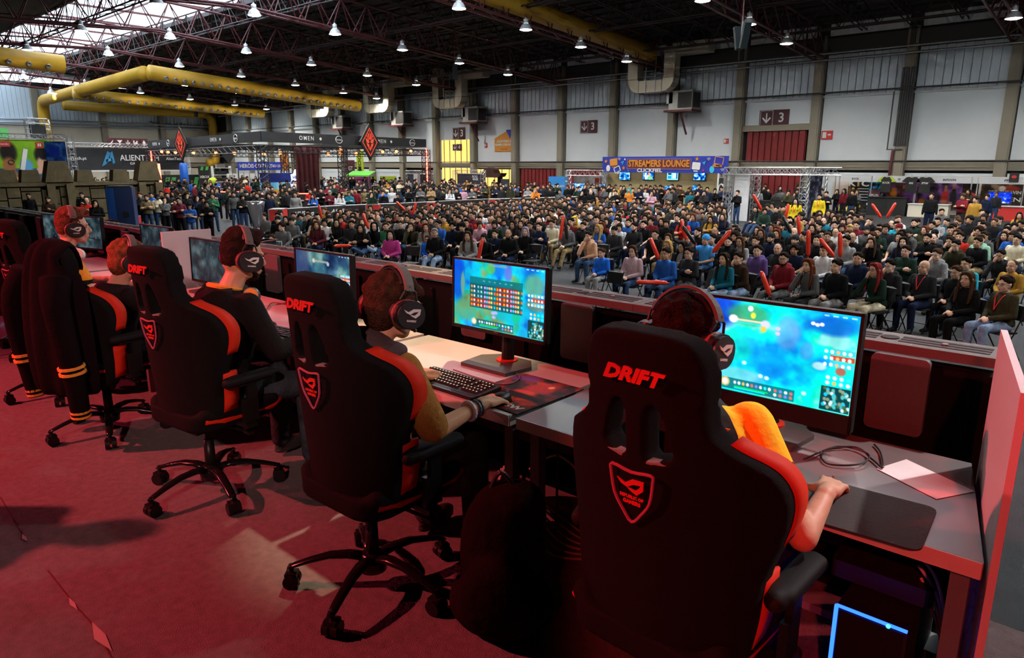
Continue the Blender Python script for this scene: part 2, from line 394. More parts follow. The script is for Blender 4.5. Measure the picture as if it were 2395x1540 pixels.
# ---- back wall (X = WX)
wb = struct(MB().box((WX - .35, 20, 5), (.1, 64, 13)).obj('wall_back', M_dark))
YS = [-9 + 7.4 * i for i in range(9)]
for i in range(len(YS) - 1):
    panel(wb, 'wall_panel', YS[i] + .35, YS[i + 1] - .35, 1.95, 6.4, M_cream, WX, 0, 'y')
    panel(wb, 'upper_wall_panel', YS[i] + .35, YS[i + 1] - .35, 7.2, 10.9, M_blue, WX, 1, 'y')
    panel(wb, 'plinth_panel', YS[i] + .35, YS[i + 1] - .35, HF + .02, 1.2, M_cream, WX, 0, 'y')
_cm2 = MB().box((0, 0, 4.8), (.55, .7, 12)).mesh('column', M_tan)
for y in YS: put('column', _cm2, wb, (WX + .25, y, 0))
MB().box((WX + .1, 20, 1.6), (.2, 62, .5)).obj('wall_rail', M_tan, wb); MB().box((WX + .1, 20, 6.8), (.2, 62, .8)).obj('wall_beam', M_blue, wb)
trim(11, [(WX + .8, -10, 6.6), (WX + .8, 50, 6.6)], .1, M_pipe); trim(12, [(WX + .8, -10, 7.0), (WX + .8, 50, 7.0)], .1, M_pipe)
wl = struct(MB().box((-47, -17, 5), (140, .2, 13)).obj('wall_left', M_dark))
wf = struct(MB().box((23, 17, 5), (.2, 70, 13)).obj('wall_front', M_dark))
# ---- roof with ridge skylight
def zr(Y): return 10.8 + (WY - Y) * .07 if Y > 26.8 else (12.62 if Y > 18.5 else 12.62 - (18.5 - Y) * .07)
b = MB()
for (y0, y1) in ((WY + .4, 26.8), (18.5, -17.2)):
    b.add([(23, y0, zr(y0)), (-103.5, y0, zr(y0)), (-103.5, y1, zr(y1) if y1 < 20 else 12.62), (23, y1, zr(y1) if y1 < 20 else 12.62)], [(0, 1, 2, 3)])
ce = struct(b.obj('ceiling', M_roof))
b = MB(); 
for y in (26.8, 18.5): b.box((-40, y, 12.66), (127, .15, .3))
b.obj('skylight_curb', M_trussd, ce)
for k in range(18): # ribs of the corrugated roof running along the hall
    y = 27.6 + k * 1.34; MB().box((-40, y, zr(y) - .09), (126, .07, .16)).obj('purlin', M_dark, ce)
M_glass = mat('skylight polycarbonate', (.9, .95, 1), .3, trans=.0, emit=0)
_nt = M_glass.node_tree; _t = _nt.nodes.new('ShaderNodeBsdfTransparent'); _t.inputs[0].default_value = (.88, .94, 1, 1); _nt.links.new(_t.outputs[0], _nt.nodes['Material Output'].inputs[0])
wi = struct(MB().box((-40, 22.65, 12.80), (127, .1, .1)).obj('window_1', M_truss))
pme = MB().add([(-2.6, -4.15, 0), (2.6, -4.15, 0), (2.6, 4.15, 0), (-2.6, 4.15, 0)], [(0, 1, 2, 3)]).mesh('pane', M_glass)
for k in range(23): put('pane', pme, wi, (20 - 5.4 * k, 22.65, 12.78))
for k in range(24): MB().box((22.7 - 5.4 * k, 22.65, 12.75), (.12, 8.3, .14)).obj('glazing_bar', M_truss, wi)
# ---- roof trusses: triangular lattice girders across the hall
def girder(A, B, depth, wd, n, r, up=(0, 0, 1)):
    """two lower chords, one upper chord and zigzag webs"""
    A = Vector(A); B = Vector(B); d = (B - A); u = Vector(up); s_ = d.cross(u).normalized() * wd / 2
    g = MB(); lo = []
    for sg in (-1, 1): g.cyl(A + s_ * sg, B + s_ * sg, r, n=6)
    g.cyl(A + u * depth, B + u * depth, r, n=6)
    for i in range(n):
        p0 = A + d * (i / n); p1 = A + d * ((i + 1) / n); pm = A + d * ((i + .5) / n) + u * depth
        for sg in (-1, 1): g.cyl(p0 + s_ * sg, pm, r * .55, n=4, cap=False); g.cyl(pm, p1 + s_ * sg, r * .55, n=4, cap=False)
        g.cyl(p0 + s_, p1 - s_, r * .45, n=4, cap=False)
    return g
TX = [-6.4 - 10.8 * i for i in range(9)]
def ztr(Y): return 8.45 + .06 * (WY - max(Y, 21)) - .06 * max(0, 21 - Y)
tg = girder((0, WY - .4, ztr(WY)), (0, 21, ztr(21)), 1.9, .75, 15, .075).mesh('truss', M_truss)
tg2 = girder((0, 21, ztr(21)), (0, -8, ztr(-8)), 1.9, .75, 15, .075).mesh('truss', M_truss)
for x in TX: put('truss', tg, ce, (x, 0, 0)); put('truss', tg2, ce, (x, 0, 0))
tl = girder((20, 0, 0), (-102, 0, 0), 1.5, .5, 60, .05).mesh('ridge_truss', M_trussd)
for y in (45, 38.5, 32, 25.2, 18, 11, 4): put('ridge_truss', tl, ce, (0, y, zr(y) - 1.75 if y > 20 else zr(y) - 1.75))
tl2 = girder((0, WY - 1, zr(WY) - .9), (0, 27, zr(27) - .9), .75, .3, 22, .035).mesh('joist', M_trussd)
for i in range(8):
    for k in (1, 2, 3): put('joist', tl2, ce, (TX[0] - 10.8 * i - 2.7 * k, 0, 0))
# ---- high bay lamps
M_lamp = mat('aluminium reflector', (.72, .74, .75), .4, .2)
M_glow = mat('lamp lens glow', (1, .97, .88), .4, emit=60, ecol=(1, .96, .85))
lens = MB().lathe([(.02, -.05), (.22, -.035), (.345, .01), (.20, .05)], 12).mesh('lens', M_glow, True)
shade = MB().loft([[(r * math.cos(a * math.pi / 7), r * math.sin(a * math.pi / 7), z) for a in range(14)] for r, z in ((.36, 0), (.34, .08), (.24, .26), (.13, .34))], False).mesh('reflector', M_lamp, True)
gear = MB().lathe([(.12, .32), (.14, .36), (.14, .56), (.06, .60), (.03, .66)], 10).mesh('ballast_housing', M_lamp, True)
def bay_lamp(x, y, z, power):
    o = root('high_bay_lamp', 'lit aluminium bell-shaped high bay lamp hanging under a roof truss', 'lamp', (x, y, z), 0, 'high bay lamps under the roof')
    put('lens', lens, o); put('reflector', shade, o); put('ballast_housing', gear, o)
    MB().cyl((0, 0, .62), (-.2, 0, .45), .03, n=4).obj('hanger', M_dark, o)
    l = bpy.data.lights.new('lamp_light', 'SPOT'); l.energy = power; l.spot_size = math.radians(152); l.spot_blend = .5; l.shadow_soft_size = .25; l.color = (1, .95, .86)
    lo = bpy.data.objects.new('lamp_light', l); COL.objects.link(lo); lo.parent = o; lo.location = (0, 0, -.06)
LY = [42.6 - 5.25 * k for k in range(6)]
for i, x in enumerate(TX):
    for y in LY + [46.6] * (i > 4):
        bay_lamp(x + .55, y, ztr(y) - .42, 800)
for x, y in ((4.9, 16.35), (4.9, 21.6), (4.9, 26.85), (4.9, 32.1), (4.9, 37.3), (-27.45, 11.1), (4.9, 11.1)): bay_lamp(x, y, ztr(y) - .42, 800)
# ================================================================== figures
SKIN = ocmat('skin', .55, .06, 14, .05, 90, .35); HAIR = ocmat('hair', .85, .45, 40, .9, 130, .08); CLOTH = ocmat('cloth', .9, .22, 7, .5, 38, .12); SHOE = ocmat('shoe leather', .6, .1)
DENIM = ocmat('denim', .95, .45, 11, .5, 50, .1)
M_eye = mat('eye white', (.6, .57, .54), .4); M_iris = mat('dark iris', (.02, .012, .008), .3); M_brow = ocmat('brow', .8, .2); M_brow = mat('brow hair', (.02, .014, .010), .8); M_lip = mat('lips', (.33, .12, .10), .5)
BODYM = [SKIN, M_eye, M_iris, M_brow, M_lip]
def headM(c, yaw=0, pitch=0, roll=0, s=1.0):
    """head frame: origin mid-head, facing +y"""
    return T(*c) @ RZ(yaw) @ RX(pitch) @ RY(roll) @ Matrix.Scale(s, 4)
def head_prims(b, M):
    b.ell((0, -.012, .030), (.076, .097, .086), 16, 12, M); b.ell((0, .018, -.032), (.066, .072, .080), 14, 10, M)
    b.ell((0, .050, -.092), (.030, .030, .026), 10, 8, M); b.ell((0, -.04, -.02), (.064, .066, .07), 12, 8, M)
    b.caps((0, .086, .012), .009, (0, .106, -.028), .013, 8, M); b.ell((0, .100, -.034), (.017, .014, .010), 8, 6, M)
    for s in (-1, 1):
        b.ell((s * .078, -.010, -.008), (.010, .019, .031), 8, 8, M, R=Matrix.Rotation(.25, 3, 'X')); b.ell((s * .030, .080, .022), (.024, .012, .009), 8, 6, M)
        b.ell((s * .036, .060, -.036), (.026, .024, .028), 8, 6, M); b.ell((s * .040, .022, -.072), (.026, .034, .030), 8, 6, M)
    b.ell((0, .078, -.066), (.026, .018, .018), 8, 6, M)
def face_extra(M, brow=1, open_=0):
    b = MB()
    for s in (-1, 1):
        b.ell((s * .031, .0815, .002), (.0135, .008, .0070), 8, 6, M, 1); b.ell((s * .031, .0865, .002), (.0058, .0045, .0058), 8, 6, M, 2)
        if brow: b.ell((s * .032, .0905, .0215), (.019, .005, .0042), 8, 6, M, 3, R=Matrix.Rotation(-s * .12, 3, 'Y'))
    b.ell((0, .0935, -.0655), (.021, .006, .0045 + open_), 8, 6, M, 4)
    return b
def hand_prims(b, w_, d, nrm, side, curl=.5, s=1.0, spread=.12, grip=0):
    """w_: wrist, d: finger direction, nrm: back-of-hand normal, side: +1 thumb on local +x"""
    w_ = Vector(w_); d = Vector(d).normalized(); n = Vector(nrm); n = (n - d * n.dot(d)).normalized(); x = d.cross(n) * side
    def L(a, c, e): return w_ + (x * a + d * c + n * e) * s
    pts = [L(.0, .0, 0), L(.0, .05, .004)]
    b.caps(L(0, -.03, 0), .027 * s, L(0, .015, 0), .026 * s, 10)
    for k, xx in enumerate((.026, .009, -.009, -.026)): b.caps(L(xx * .7, .015, 0), .017 * s, L(xx, .082 - .006 * abs(k - 1), .002), .0125 * s, 8)
    for k, (xx, l) in enumerate(((.029, .072), (.0095, .082), (-.0100, .076), (-.029, .060))):
        a = spread * (1.5 - k) * .7; p = L(xx, .085 - .006 * abs(k - 1), .002)
        f1 = (d * math.cos(curl * .6) - n * math.sin(curl * .6) + x * a).normalized(); f2 = (d * math.cos(curl * 1.5) - n * math.sin(curl * 1.5) + x * a).normalized(); f3 = (d * math.cos(curl * 2.2) - n * math.sin(curl * 2.2) + x * a * .5).normalized()
        q = p + f1 * l * .45 * s; r = q + f2 * l * .32 * s; t = r + f3 * l * .25 * s
        b.caps(p, .0098 * s, q, .0090 * s, 8); b.caps(q, .0090 * s, r, .0083 * s, 8); b.caps(r, .0083 * s, t, .0072 * s, 8)
    p = L(.024, .012, -.006); q = L(.052, .042, -.014 - .01 * grip); r = L(.056 - .02 * grip, .072, -.018 - .02 * grip); t = L(.050 - .03 * grip, .096, -.022 - .03 * grip)
    b.caps(p, .0165 * s, q, .0125 * s, 8); b.caps(q, .0120 * s, r, .0100 * s, 8); b.caps(r, .0100 * s, t, .0082 * s, 8)
def torso_rings(J, inf=0, fem=0, n=14, hem=None, lo=0.0):
    P = Vector(J['pelvis']); N_ = Vector(J['neck']); ax = (N_ - P); L_ = ax.length; ax.normalize()
    sx = (Vector(J['sh'][1]) - Vector(J['sh'][0])).normalized(); fy = ax.cross(sx).normalized() * -1; bw = J.get('bulk', 1.0); rings = []
    prof = [(-.10, .10, .09), (-.05, .165, .120), (.04, .178, .128), (.14, .168, .120), (.26, .150 - .012 * fem, .108), (.40, .152, .112), (.56, .166, .122 + .012 * fem), (.70, .175, .122 + .008 * fem), (.82, .178, .104), (.91, .150, .082), (.97, .095, .066), (1.03, .058, .056)]
    bend = J.get('bend', 0)
    for t, rx, ry in prof:
        if t < lo: continue
        c = P + ax * L_ * t + fy * (-math.sin(max(0, min(1, t)) * math.pi) * bend)
        rx = rx * bw + inf; ry = ry * bw + inf
        rings.append([c + sx * rx * math.copysign(abs(math.cos(a)) ** .85, math.cos(a)) + fy * ry * math.copysign(abs(math.sin(a)) ** .9, math.sin(a)) for a in [2 * math.pi * k / n for k in range(n)]])
    return rings
def figure(J, name, vox=.011, cvox=.013, sleeve='long', fem=0, hood=0, legs=1, open_=0, brow=1, tinf=.016, baggy=1.0, skirt=0, it=3, hcurl=(.5, .5)):
    """meshes for one figure: body, top, trousers, shoes. J holds the joints."""
    b = MB(); HM = headM(J['head'], *J.get('look', (0, 0, 0)), J.get('hs', 1.0)); head_prims(b, HM)
    N_ = Vector(J['neck']); b.caps(HM @ Vector((0, -.022, -.07)), .056, N_ + Vector((0, 0, -.03)), .062, 12)
    b.loft(torso_rings(J, -.012, fem))
    for i in (0, 1):
        sh, el, wr_ = [Vector(J[k][i]) for k in ('sh', 'el', 'wr')]
        b.caps(sh, .050, el, .040, 10); b.caps(el, .041, wr_, .027, 10)
        hd = J['hd'][i]; hand_prims(b, wr_ + Vector(hd[0]).normalized() * .02, hd[0], hd[1], (1 if i == 0 else -1) * (1), hcurl[i] if len(hd) < 3 else hd[2], J.get('hand', 1.0), grip=(hd[3] if len(hd) > 3 else 0))
        if legs:
            hp, kn, an = [Vector(J[k][i]) for k in ('hip', 'knee', 'ank')]
            b.caps(hp, .078, kn, .052, 10); b.caps(kn, .052, an, .036, 10); b.ell(an + Vector(J.get('toe', ((0, 1, 0),) * 2)[i]) * .07 + Vector((0, 0, -.035)), (.035, .09, .03), 10, 6)
    me = remesh(b, name + '_body', vox, BODYM, it, .4); me = join_mb(me, face_extra(HM, brow, open_))
    t = MB(); t.loft(torso_rings(J, tinf, fem, lo=-.06)); bw = J.get('bulk', 1.0)
    for i in (0, 1):
        sh, el, wr_ = [Vector(J[k][i]) for k in ('sh', 'el', 'wr')]
        t.caps(sh, .068 * bw, el, .056 * baggy, 12)
        if sleeve == 'long': t.caps(el, .056 * baggy, wr_ - (wr_ - el).normalized() * .005, .040 * baggy, 12)
    if sleeve in ('short', 'elbow'):   # cut the sleeve above the elbow
        t = MB(); t.loft(torso_rings(J, tinf, fem, lo=-.06))
        for i in (0, 1): sh, el = [Vector(J[k][i]) for k in ('sh', 'el')]; t.caps(sh, .070 * bw, sh.lerp(el, .62 if sleeve == 'short' else .92), .064, 12)
    if hood:
        ax = Vector((0, -1, 0)); t.ell(N_ + Vector((0, -.07, .005)), (.13, .085, .055), 12, 8); t.ell(N_ + Vector((0, 0, .0)), (.088, .088, .045), 12, 8)
    else: t.ell(N_ + Vector((0, -.005, -.012)), (.080, .074, .034), 12, 8)
    top = remesh(t, name + '_top', cvox, CLOTH, it, .5)
    tr = None; sh_ = None
    if legs:
        q = MB(); P = Vector(J['pelvis'])
        rr = torso_rings(J, .010, fem)[:4]; q.loft(rr)
        for i in (0, 1):
            hp, kn, an = [Vector(J[k][i]) for k in ('hip', 'knee', 'ank')]
            q.caps(hp, .100 * bw, kn, .072, 12)
            if not skirt: q.caps(kn, .070, an + Vector((0, 0, .02)), .056, 12)
        tr = remesh(q, name + '_trousers', cvox, DENIM, it, .5)
        z = MB()
        for i in (0, 1):
            an = Vector(J['ank'][i]); td = Vector(J.get('toe', ((0, 1, 0),) * 2)[i]).normalized(); R = td.to_track_quat('Y', 'Z').to_matrix()
            z.ell(an + td * .08 + Vector((0, 0, -.030)), (.047, .13, .042), 12, 8, R=R); z.ell(an + td * .02 + Vector((0, 0, .0)), (.044, .06, .05), 10, 8, R=R); z.ell(an + td * .075 + Vector((0, 0, -.058)), (.050, .138, .014), 12, 6, R=R)
        sh_ = remesh(z, name + '_shoes', .012, SHOE, 2, .4)
    return dict(body=me, top=top, trousers=tr, shoes=sh_, HM=HM, J=J)
# ---- hair, built in the head frame
def hair_mesh(kind, seed=0):
    r = random.Random(seed); b = MB()
    def lumps(n, z0, rad, c=(0, -.016, .035), R=(.080, .100, .088), ymax=.075):
        for k in range(n * 3):
            t = math.asin(r.uniform(z0, 1)); a = r.uniform(0, 2 * math.pi); p = Vector((c[0] + R[0] * math.cos(t) * math.cos(a), c[1] + R[1] * math.cos(t) * math.sin(a), c[2] + R[2] * math.sin(t)))
            if p.y > ymax and p.z < .075 or p.z < .03 and p.y > .012: continue
            s = rad * r.uniform(.7, 1.3); b.ell(p, (s, s, s), 6, 5)
    if kind == 'short':
        b.ell((0, -.022, .040), (.082, .098, .086), 16, 12); b.ell((0, -.055, .0), (.072, .062, .078), 12, 8); b.ell((0, .045, .098), (.058, .038, .026), 12, 8); lumps(30, .1, .018)
    elif kind == 'buzz': b.ell((0, -.022, .036), (.079, .094, .085), 16, 12); b.ell((0, -.055, .0), (.070, .058, .074), 12, 8)
    elif kind == 'quiff':
        b.ell((0, -.024, .040), (.080, .095, .088), 16, 12); b.ell((0, -.055, .0), (.070, .058, .074), 12, 8); b.ell((0, .05, .112), (.056, .050, .032), 12, 8, R=Matrix.Rotation(.35, 3, 'X')); lumps(24, .5, .022, R=(.074, .09, .10))
    elif kind == 'curly': b.ell((0, -.024, .042), (.090, .105, .092), 16, 12); b.ell((0, -.06, .0), (.082, .066, .085), 12, 8); lumps(60, -.1, .024, R=(.090, .108, .094))
    elif kind == 'fringe':
        b.ell((0, -.022, .038), (.087, .102, .088), 16, 12); b.ell((0, -.055, -.01), (.084, .066, .092), 12, 8); b.ell((.01, .068, .062), (.066, .030, .034), 12, 8); 
        for s in (-1, 1): b.ell((s * .074, .012, .012), (.018, .036, .052), 8, 8)
        lumps(30, .1, .017)
    elif kind in ('long', 'pony', 'bob'):
        b.ell((0, -.024, .038), (.087, .104, .088), 16, 12); b.ell((0, -.058, -.02), (.086, .066, .10), 12, 10); b.ell((0, .040, .095), (.066, .044, .028), 12, 8)
        for s in (-1, 1): b.caps((s * .060, .044, .070), .022, (s * .080, .020, -.03), .022, 8)
        if kind == 'long':
            for s in (-1, 1):
                b.caps((s * .080, .014, -.02), .024, (s * .105, .045, -.20), .030, 8); b.caps((s * .105, .045, -.2), .030, (s * .10, .085, -.34), .018, 8); b.caps((s * .06, -.06, -.05), .045, (s * .075, -.055, -.30), .034, 8)
            b.caps((0, -.07, -.05), .05, (0, -.075, -.28), .04, 8)
        elif kind == 'bob':
            for s in (-1, 1): b.caps((s * .080, .008, -.02), .026, (s * .088, .016, -.12), .026, 8)
            b.ell((0, -.06, -.08), (.085, .05, .06), 12, 8)
        else: b.ell((0, -.115, .02), (.03, .03, .03), 8, 8); b.caps((0, -.13, .01), .026, (0, -.15, -.16), .014, 8)
    elif kind == 'cap':
        b.ell((0, -.016, .045), (.088, .108, .085), 16, 12); b.ell((0, .10, .055), (.062, .055, .010), 12, 6)
    elif kind == 'beanie': b.ell((0, -.02, .05), (.090, .110, .098), 16, 12); b.ell((0, -.018, .03), (.093, .112, .030), 16, 8)
    elif kind == 'hood':
        b.ell((0, -.04, .03), (.10, .105, .115), 16, 12); b.ell((0, -.05, -.07), (.10, .08, .08), 12, 8)
        for s in (-1, 1): b.caps((s * .08, .03, .06), .026, (s * .085, .02, -.10), .03, 8)
        b.caps((-.06, .03, .10), .03, (.06, .03, .10), .03, 8)
    return remesh(b, 'hair', .0085, HAIR, 2, .4)
HAIRS = {k: hair_mesh(k, i) for i, k in enumerate(('short', 'buzz', 'quiff', 'curly', 'fringe', 'long', 'pony', 'bob', 'cap', 'beanie', 'hood'))}
def beard_mesh():
    b = MB(); b.ell((0, .046, -.090), (.040, .040, .034), 10, 8); b.ell((0, .083, -.052), (.024, .012, .007), 8, 6)
    for s in (-1, 1): b.caps((s * .066, .014, -.04), .012, (s * .044, .045, -.088), .020, 8)
    return remesh(b, 'beard', .007, HAIR, 2, .4)
BEARD = beard_mesh()
def glasses_mesh():
    b = MB(); m = mat('black glasses frame', (.012, .012, .012), .3)
    for s in (-1, 1):
        pts = [(s * .034 + .026 * math.cos(a), .102, .002 + .017 * math.sin(a)) for a in [2 * math.pi * k / 10 for k in range(11)]]; b.tube(pts, .0028, 4)
        b.tube([(s * .060, .100, .006), (s * .078, .06, .006), (s * .083, -.01, .002)], .0026, 4)
    b.tube([(-.009, .104, .006), (.009, .104, .006)], .0025, 4); return b.mesh('glasses', m)
GLASSES = glasses_mesh()
def headphone_band(): pass
def seated(lean=.06, hands='lap', look=(0, -.12, 0), bulk=1.0, legs='knees', hs=1.09, h=1.0):
    """spectator on a chair, facing +y; origin on the floor under the hips"""
    P = Vector((0, 0, .55)); N_ = P + Vector((0, lean * .52 / .5 * 1.0 + 0, .50)); sh = [N_ + Vector((s * .168, -.005, -.065)) for s in (-1, 1)]
    head = N_ + Vector((0, .030, .135)); J = dict(pelvis=P, neck=N_, sh=sh, head=head, look=look, hs=hs, bulk=bulk)
    J['hip'] = [P + Vector((s * .09, .02, -.03)) for s in (-1, 1)]
    if legs == 'knees': J['knee'] = [(s * .13, .47, .52) for s in (-1, 1)]; J['ank'] = [(s * .14, .45, .09) for s in (-1, 1)]; J['toe'] = ((-.15, 1, 0), (.15, 1, 0))
    elif legs == 'out': J['knee'] = [(s * .13, .47, .50) for s in (-1, 1)]; J['ank'] = [(s * .12, .70, .10) for s in (-1, 1)]; J['toe'] = ((-.1, 1, .2), (.1, 1, .2))
    elif legs == 'cross': J['knee'] = [(-.08, .48, .52), (.16, .44, .62)]; J['ank'] = [(-.10, .45, .09), (-.14, .56, .50)]; J['toe'] = ((-.1, 1, 0), (-.7, .7, -.3))
    if hands == 'lap': J['el'] = [N_ + Vector((s * .235, .03, -.33)) for s in (-1, 1)]; J['wr'] = [(-.055, .30, .66), (.055, .30, .665)]; J['hd'] = [((.75, .6, -.1), (.2, .2, 1), .6), ((-.75, .6, -.1), (-.2, .2, 1), .6)]
    elif hands == 'fold': J['el'] = [N_ + Vector((s * .25, .06, -.30)) for s in (-1, 1)]; J['wr'] = [N_ + Vector((.08, .20, -.26)), N_ + Vector((-.07, .21, -.22))]; J['hd'] = [((1, .1, 0), (0, 1, .2), .3), ((-1, .1, 0), (0, 1, .2), .3)]
    elif hands == 'chin': J['el'] = [N_ + Vector((-.235, .03, -.33)), N_ + Vector((.16, .22, -.30))]; J['wr'] = [(-.02, .30, .66), N_ + Vector((.05, .15, -.02))]; J['hd'] = [((.75, .6, -.1), (.2, .2, 1), .6), ((-.3, -.1, 1), (.3, 1, 0), 1.1)]
    elif hands == 'raise': J['el'] = [N_ + Vector((-.235, .03, -.33)), N_ + Vector((.26, .17, -.10))]; J['wr'] = [(-.05, .30, .66), N_ + Vector((.22, .27, .12))]; J['hd'] = [((.75, .6, -.1), (.2, .2, 1), .6), ((0, .35, 1), (.2, 1, -.2), 1.2, 1)]
    elif hands == 'knees': J['el'] = [N_ + Vector((s * .24, .07, -.30)) for s in (-1, 1)]; J['wr'] = [(s * .13, .37, .645) for s in (-1, 1)]; J['hd'] = [((.1, 1, -.2), (0, .2, 1), .4), ((-.1, 1, -.2), (0, .2, 1), .4)]
    return J
def standing(hands='down', look=(0, -.03, 0), bulk=1.0, hs=1.06):
    P = Vector((0, 0, .95)); N_ = Vector((0, .0, 1.45)); J = dict(pelvis=P, neck=N_, sh=[N_ + Vector((s * .172, -.005, -.065)) for s in (-1, 1)], head=N_ + Vector((0, .028, .145)), look=look, bulk=bulk, hs=hs)
    J['hip'] = [(s * .09, 0, .90) for s in (-1, 1)]; J['knee'] = [(s * .105, .015, .50) for s in (-1, 1)]; J['ank'] = [(s * .12, -.01, .09) for s in (-1, 1)]; J['toe'] = ((-.2, 1, 0), (.2, 1, 0))
    if hands == 'down': J['el'] = [N_ + Vector((s * .235, -.02, -.34)) for s in (-1, 1)]; J['wr'] = [N_ + Vector((s * .25, .05, -.59)) for s in (-1, 1)]; J['hd'] = [((0, .1, -1), (-1, .2, 0), .5), ((0, .1, -1), (1, .2, 0), .5)]
    elif hands == 'fold': J['el'] = [N_ + Vector((s * .25, .05, -.31)) for s in (-1, 1)]; J['wr'] = [N_ + Vector((.08, .20, -.27)), N_ + Vector((-.07, .21, -.23))]; J['hd'] = [((1, .1, 0), (0, 1, .2), .3), ((-1, .1, 0), (0, 1, .2), .3)]
    elif hands == 'phone': J['el'] = [N_ + Vector((s * .22, .06, -.32)) for s in (-1, 1)]; J['wr'] = [N_ + Vector((-.06, .27, -.24)), N_ + Vector((.05, .27, -.25))]; J['hd'] = [((.5, .8, .2), (-.4, .3, -1), .8), ((-.5, .8, .2), (.4, .3, -1), .8)]
    elif hands == 'chin': J['el'] = [N_ + Vector((-.24, .06, -.31)), N_ + Vector((.15, .22, -.28))]; J['wr'] = [N_ + Vector((.08, .20, -.27)), N_ + Vector((.03, .15, -.01))]; J['hd'] = [((1, .1, 0), (0, 1, .2), .3), ((-.3, -.1, 1), (.3, 1, 0), 1.1)]
    return J
# ================================================================== stage furniture
M_fab = mat('black chair fabric', (.0052, .0046, .0044), .85, var=.3, scale=30, bump=.25, bscale=300, spec=.12)
M_redp = mat('red bolster leather', (.62, .026, .008), .65, var=.1, spec=.15)
M_pink = mat('embroidered pink edge', (.36, .07, .13), .6)
M_redt = mat('red embroidery', (.55, .02, .015), .6)
M_plast = mat('black plastic', (.008, .008, .008), .4, var=.2, spec=.3)
M_gloss = mat('glossy black aluminium', (.02, .02, .021), .18, .6)
M_grey = mat('grey plastic trim', (.22, .21, .20), .5)
M_desk = mat('white desk laminate', (.60, .56, .52), .45, var=.05, scale=4)
M_edge = mat('desk edge band', (.66, .60, .57), .5)
M_steel = mat('grey steel leg', (.20, .20, .20), .45, .4)
# ---- gaming chair
def curve_mesh(outs, ext, name, vox, m, bend=1.5, it=3):
    c = bpy.data.curves.new('c', 'CURVE'); c.dimensions = '2D'; c.fill_mode = 'BOTH'; c.extrude = ext
    for poly in outs:
        s = c.splines.new('POLY'); s.points.add(len(poly) - 1); s.use_cyclic_u = True
        for p, q in zip(s.points, poly): p.co = (q[0], q[1], 0, 1)
    o = bpy.data.objects.new('c', c); COL.objects.link(o)
    me0 = evalmesh(o, 't'); bpy.data.objects.remove(o)
    me0.transform(Matrix.Rotation(math.pi / 2, 4, 'X'))
    o = bpy.data.objects.new('c', me0); COL.objects.link(o)
    r = o.modifiers.new('r', 'REMESH'); r.mode = 'VOXEL'; r.voxel_size = vox; k = o.modifiers.new('s', 'SMOOTH'); k.iterations = it; k.factor = .5
    me = evalmesh(o, name); bpy.data.objects.remove(o); me.materials.clear(); me.materials.append(m)
    for v in me.vertices: v.co.y += bend * v.co.x ** 2
    me.polygons.foreach_set('use_smooth', [True] * len(me.polygons)); return me
half = [(.0, .44), (.17, .44), (.25, .48), (.275, .60), (.285, .72), (.312, .82), (.328, .90), (.324, .97), (.290, 1.035), (.222, 1.085), (.182, 1.125), (.168, 1.18), (.170, 1.25), (.161, 1.31), (.129, 1.352), (.07, 1.368), (0, 1.372)]
def smooth2(pts, n=3): return [(p.x, p.y) for p in spline([(a, b_, 0) for a, b_ in pts], n)]
h2 = smooth2(half)
outline = h2 + [(-x, z) for x, z in h2[-2:0:-1]]
hole = smooth2([(.030, 1.035), (.088, 1.050), (.098, 1.065), (.085, 1.13), (.062, 1.185), (.042, 1.195), (.030, 1.17)], 2)
holes = [hole, [(-x, z) for x, z in hole][::-1]]
BACKM = curve_mesh([outline] + holes, .042, 'backrest', .0105, M_fab)
REC = lambda z: -.205 - .085 * (z - .5)          # local y of the back's mid plane
def bendm(mb):
    mb.v = [(x, y + 1.5 * x * x, z) for x, y, z in mb.v]; return mb
def band(z0, z1, inset, y0, y1):
    """red bolster following the wing's edge on the front side"""
    pts = [p for p in h2 if z0 <= p[1] <= z1 and p[0] > .12]; b = MB(); rings = []
    for i, (x, z) in enumerate(pts):
        a = pts[max(i - 1, 0)]; c = pts[min(i + 1, len(pts) - 1)]; t = Vector((c[0] - a[0], c[1] - a[1])).normalized(); n = Vector((-t.y, t.x))
        k = math.sin(math.pi * min(1, max(0, (i + .15) / (len(pts) - .7)))) ** .5
        xi, zi = x + n.x * inset * k, z + n.y * inset * k; xo, zo = x - n.x * .006 * k, z - n.y * .006 * k
        rings.append([(xo, y0, zo), (xo, y1 - .01, zo), (lerp(xo, xi, .35), y1, lerp(zo, zi, .35)), (xi, y1 - .012, zi), (xi, y0, zi)])
    return b.loft(rings)
BOLR = bendm(band(.80, 1.10, .052, -.002, .066)).mesh('side_bolster', M_redp, True)
BOLL = MB(); _t = band(.80, 1.10, .052, -.002, .066); BOLL.v = [(-x, y, z) for x, y, z in _t.v]; BOLL.f = [q[::-1] for q in _t.f]; BOLL.m = _t.m; BOLL = bendm(BOLL).mesh('side_bolster', M_redp, True)
LBR = bendm(band(.50, .74, .06, -.002, .085)).mesh('lumbar_bolster', M_redp, True)
_t = band(.50, .74, .06, -.002, .085); LBL = MB(); LBL.v = [(-x, y, z) for x, y, z in _t.v]; LBL.f = [q[::-1] for q in _t.f]; LBL.m = _t.m; LBL = bendm(LBL).mesh('lumbar_bolster', M_redp, True)
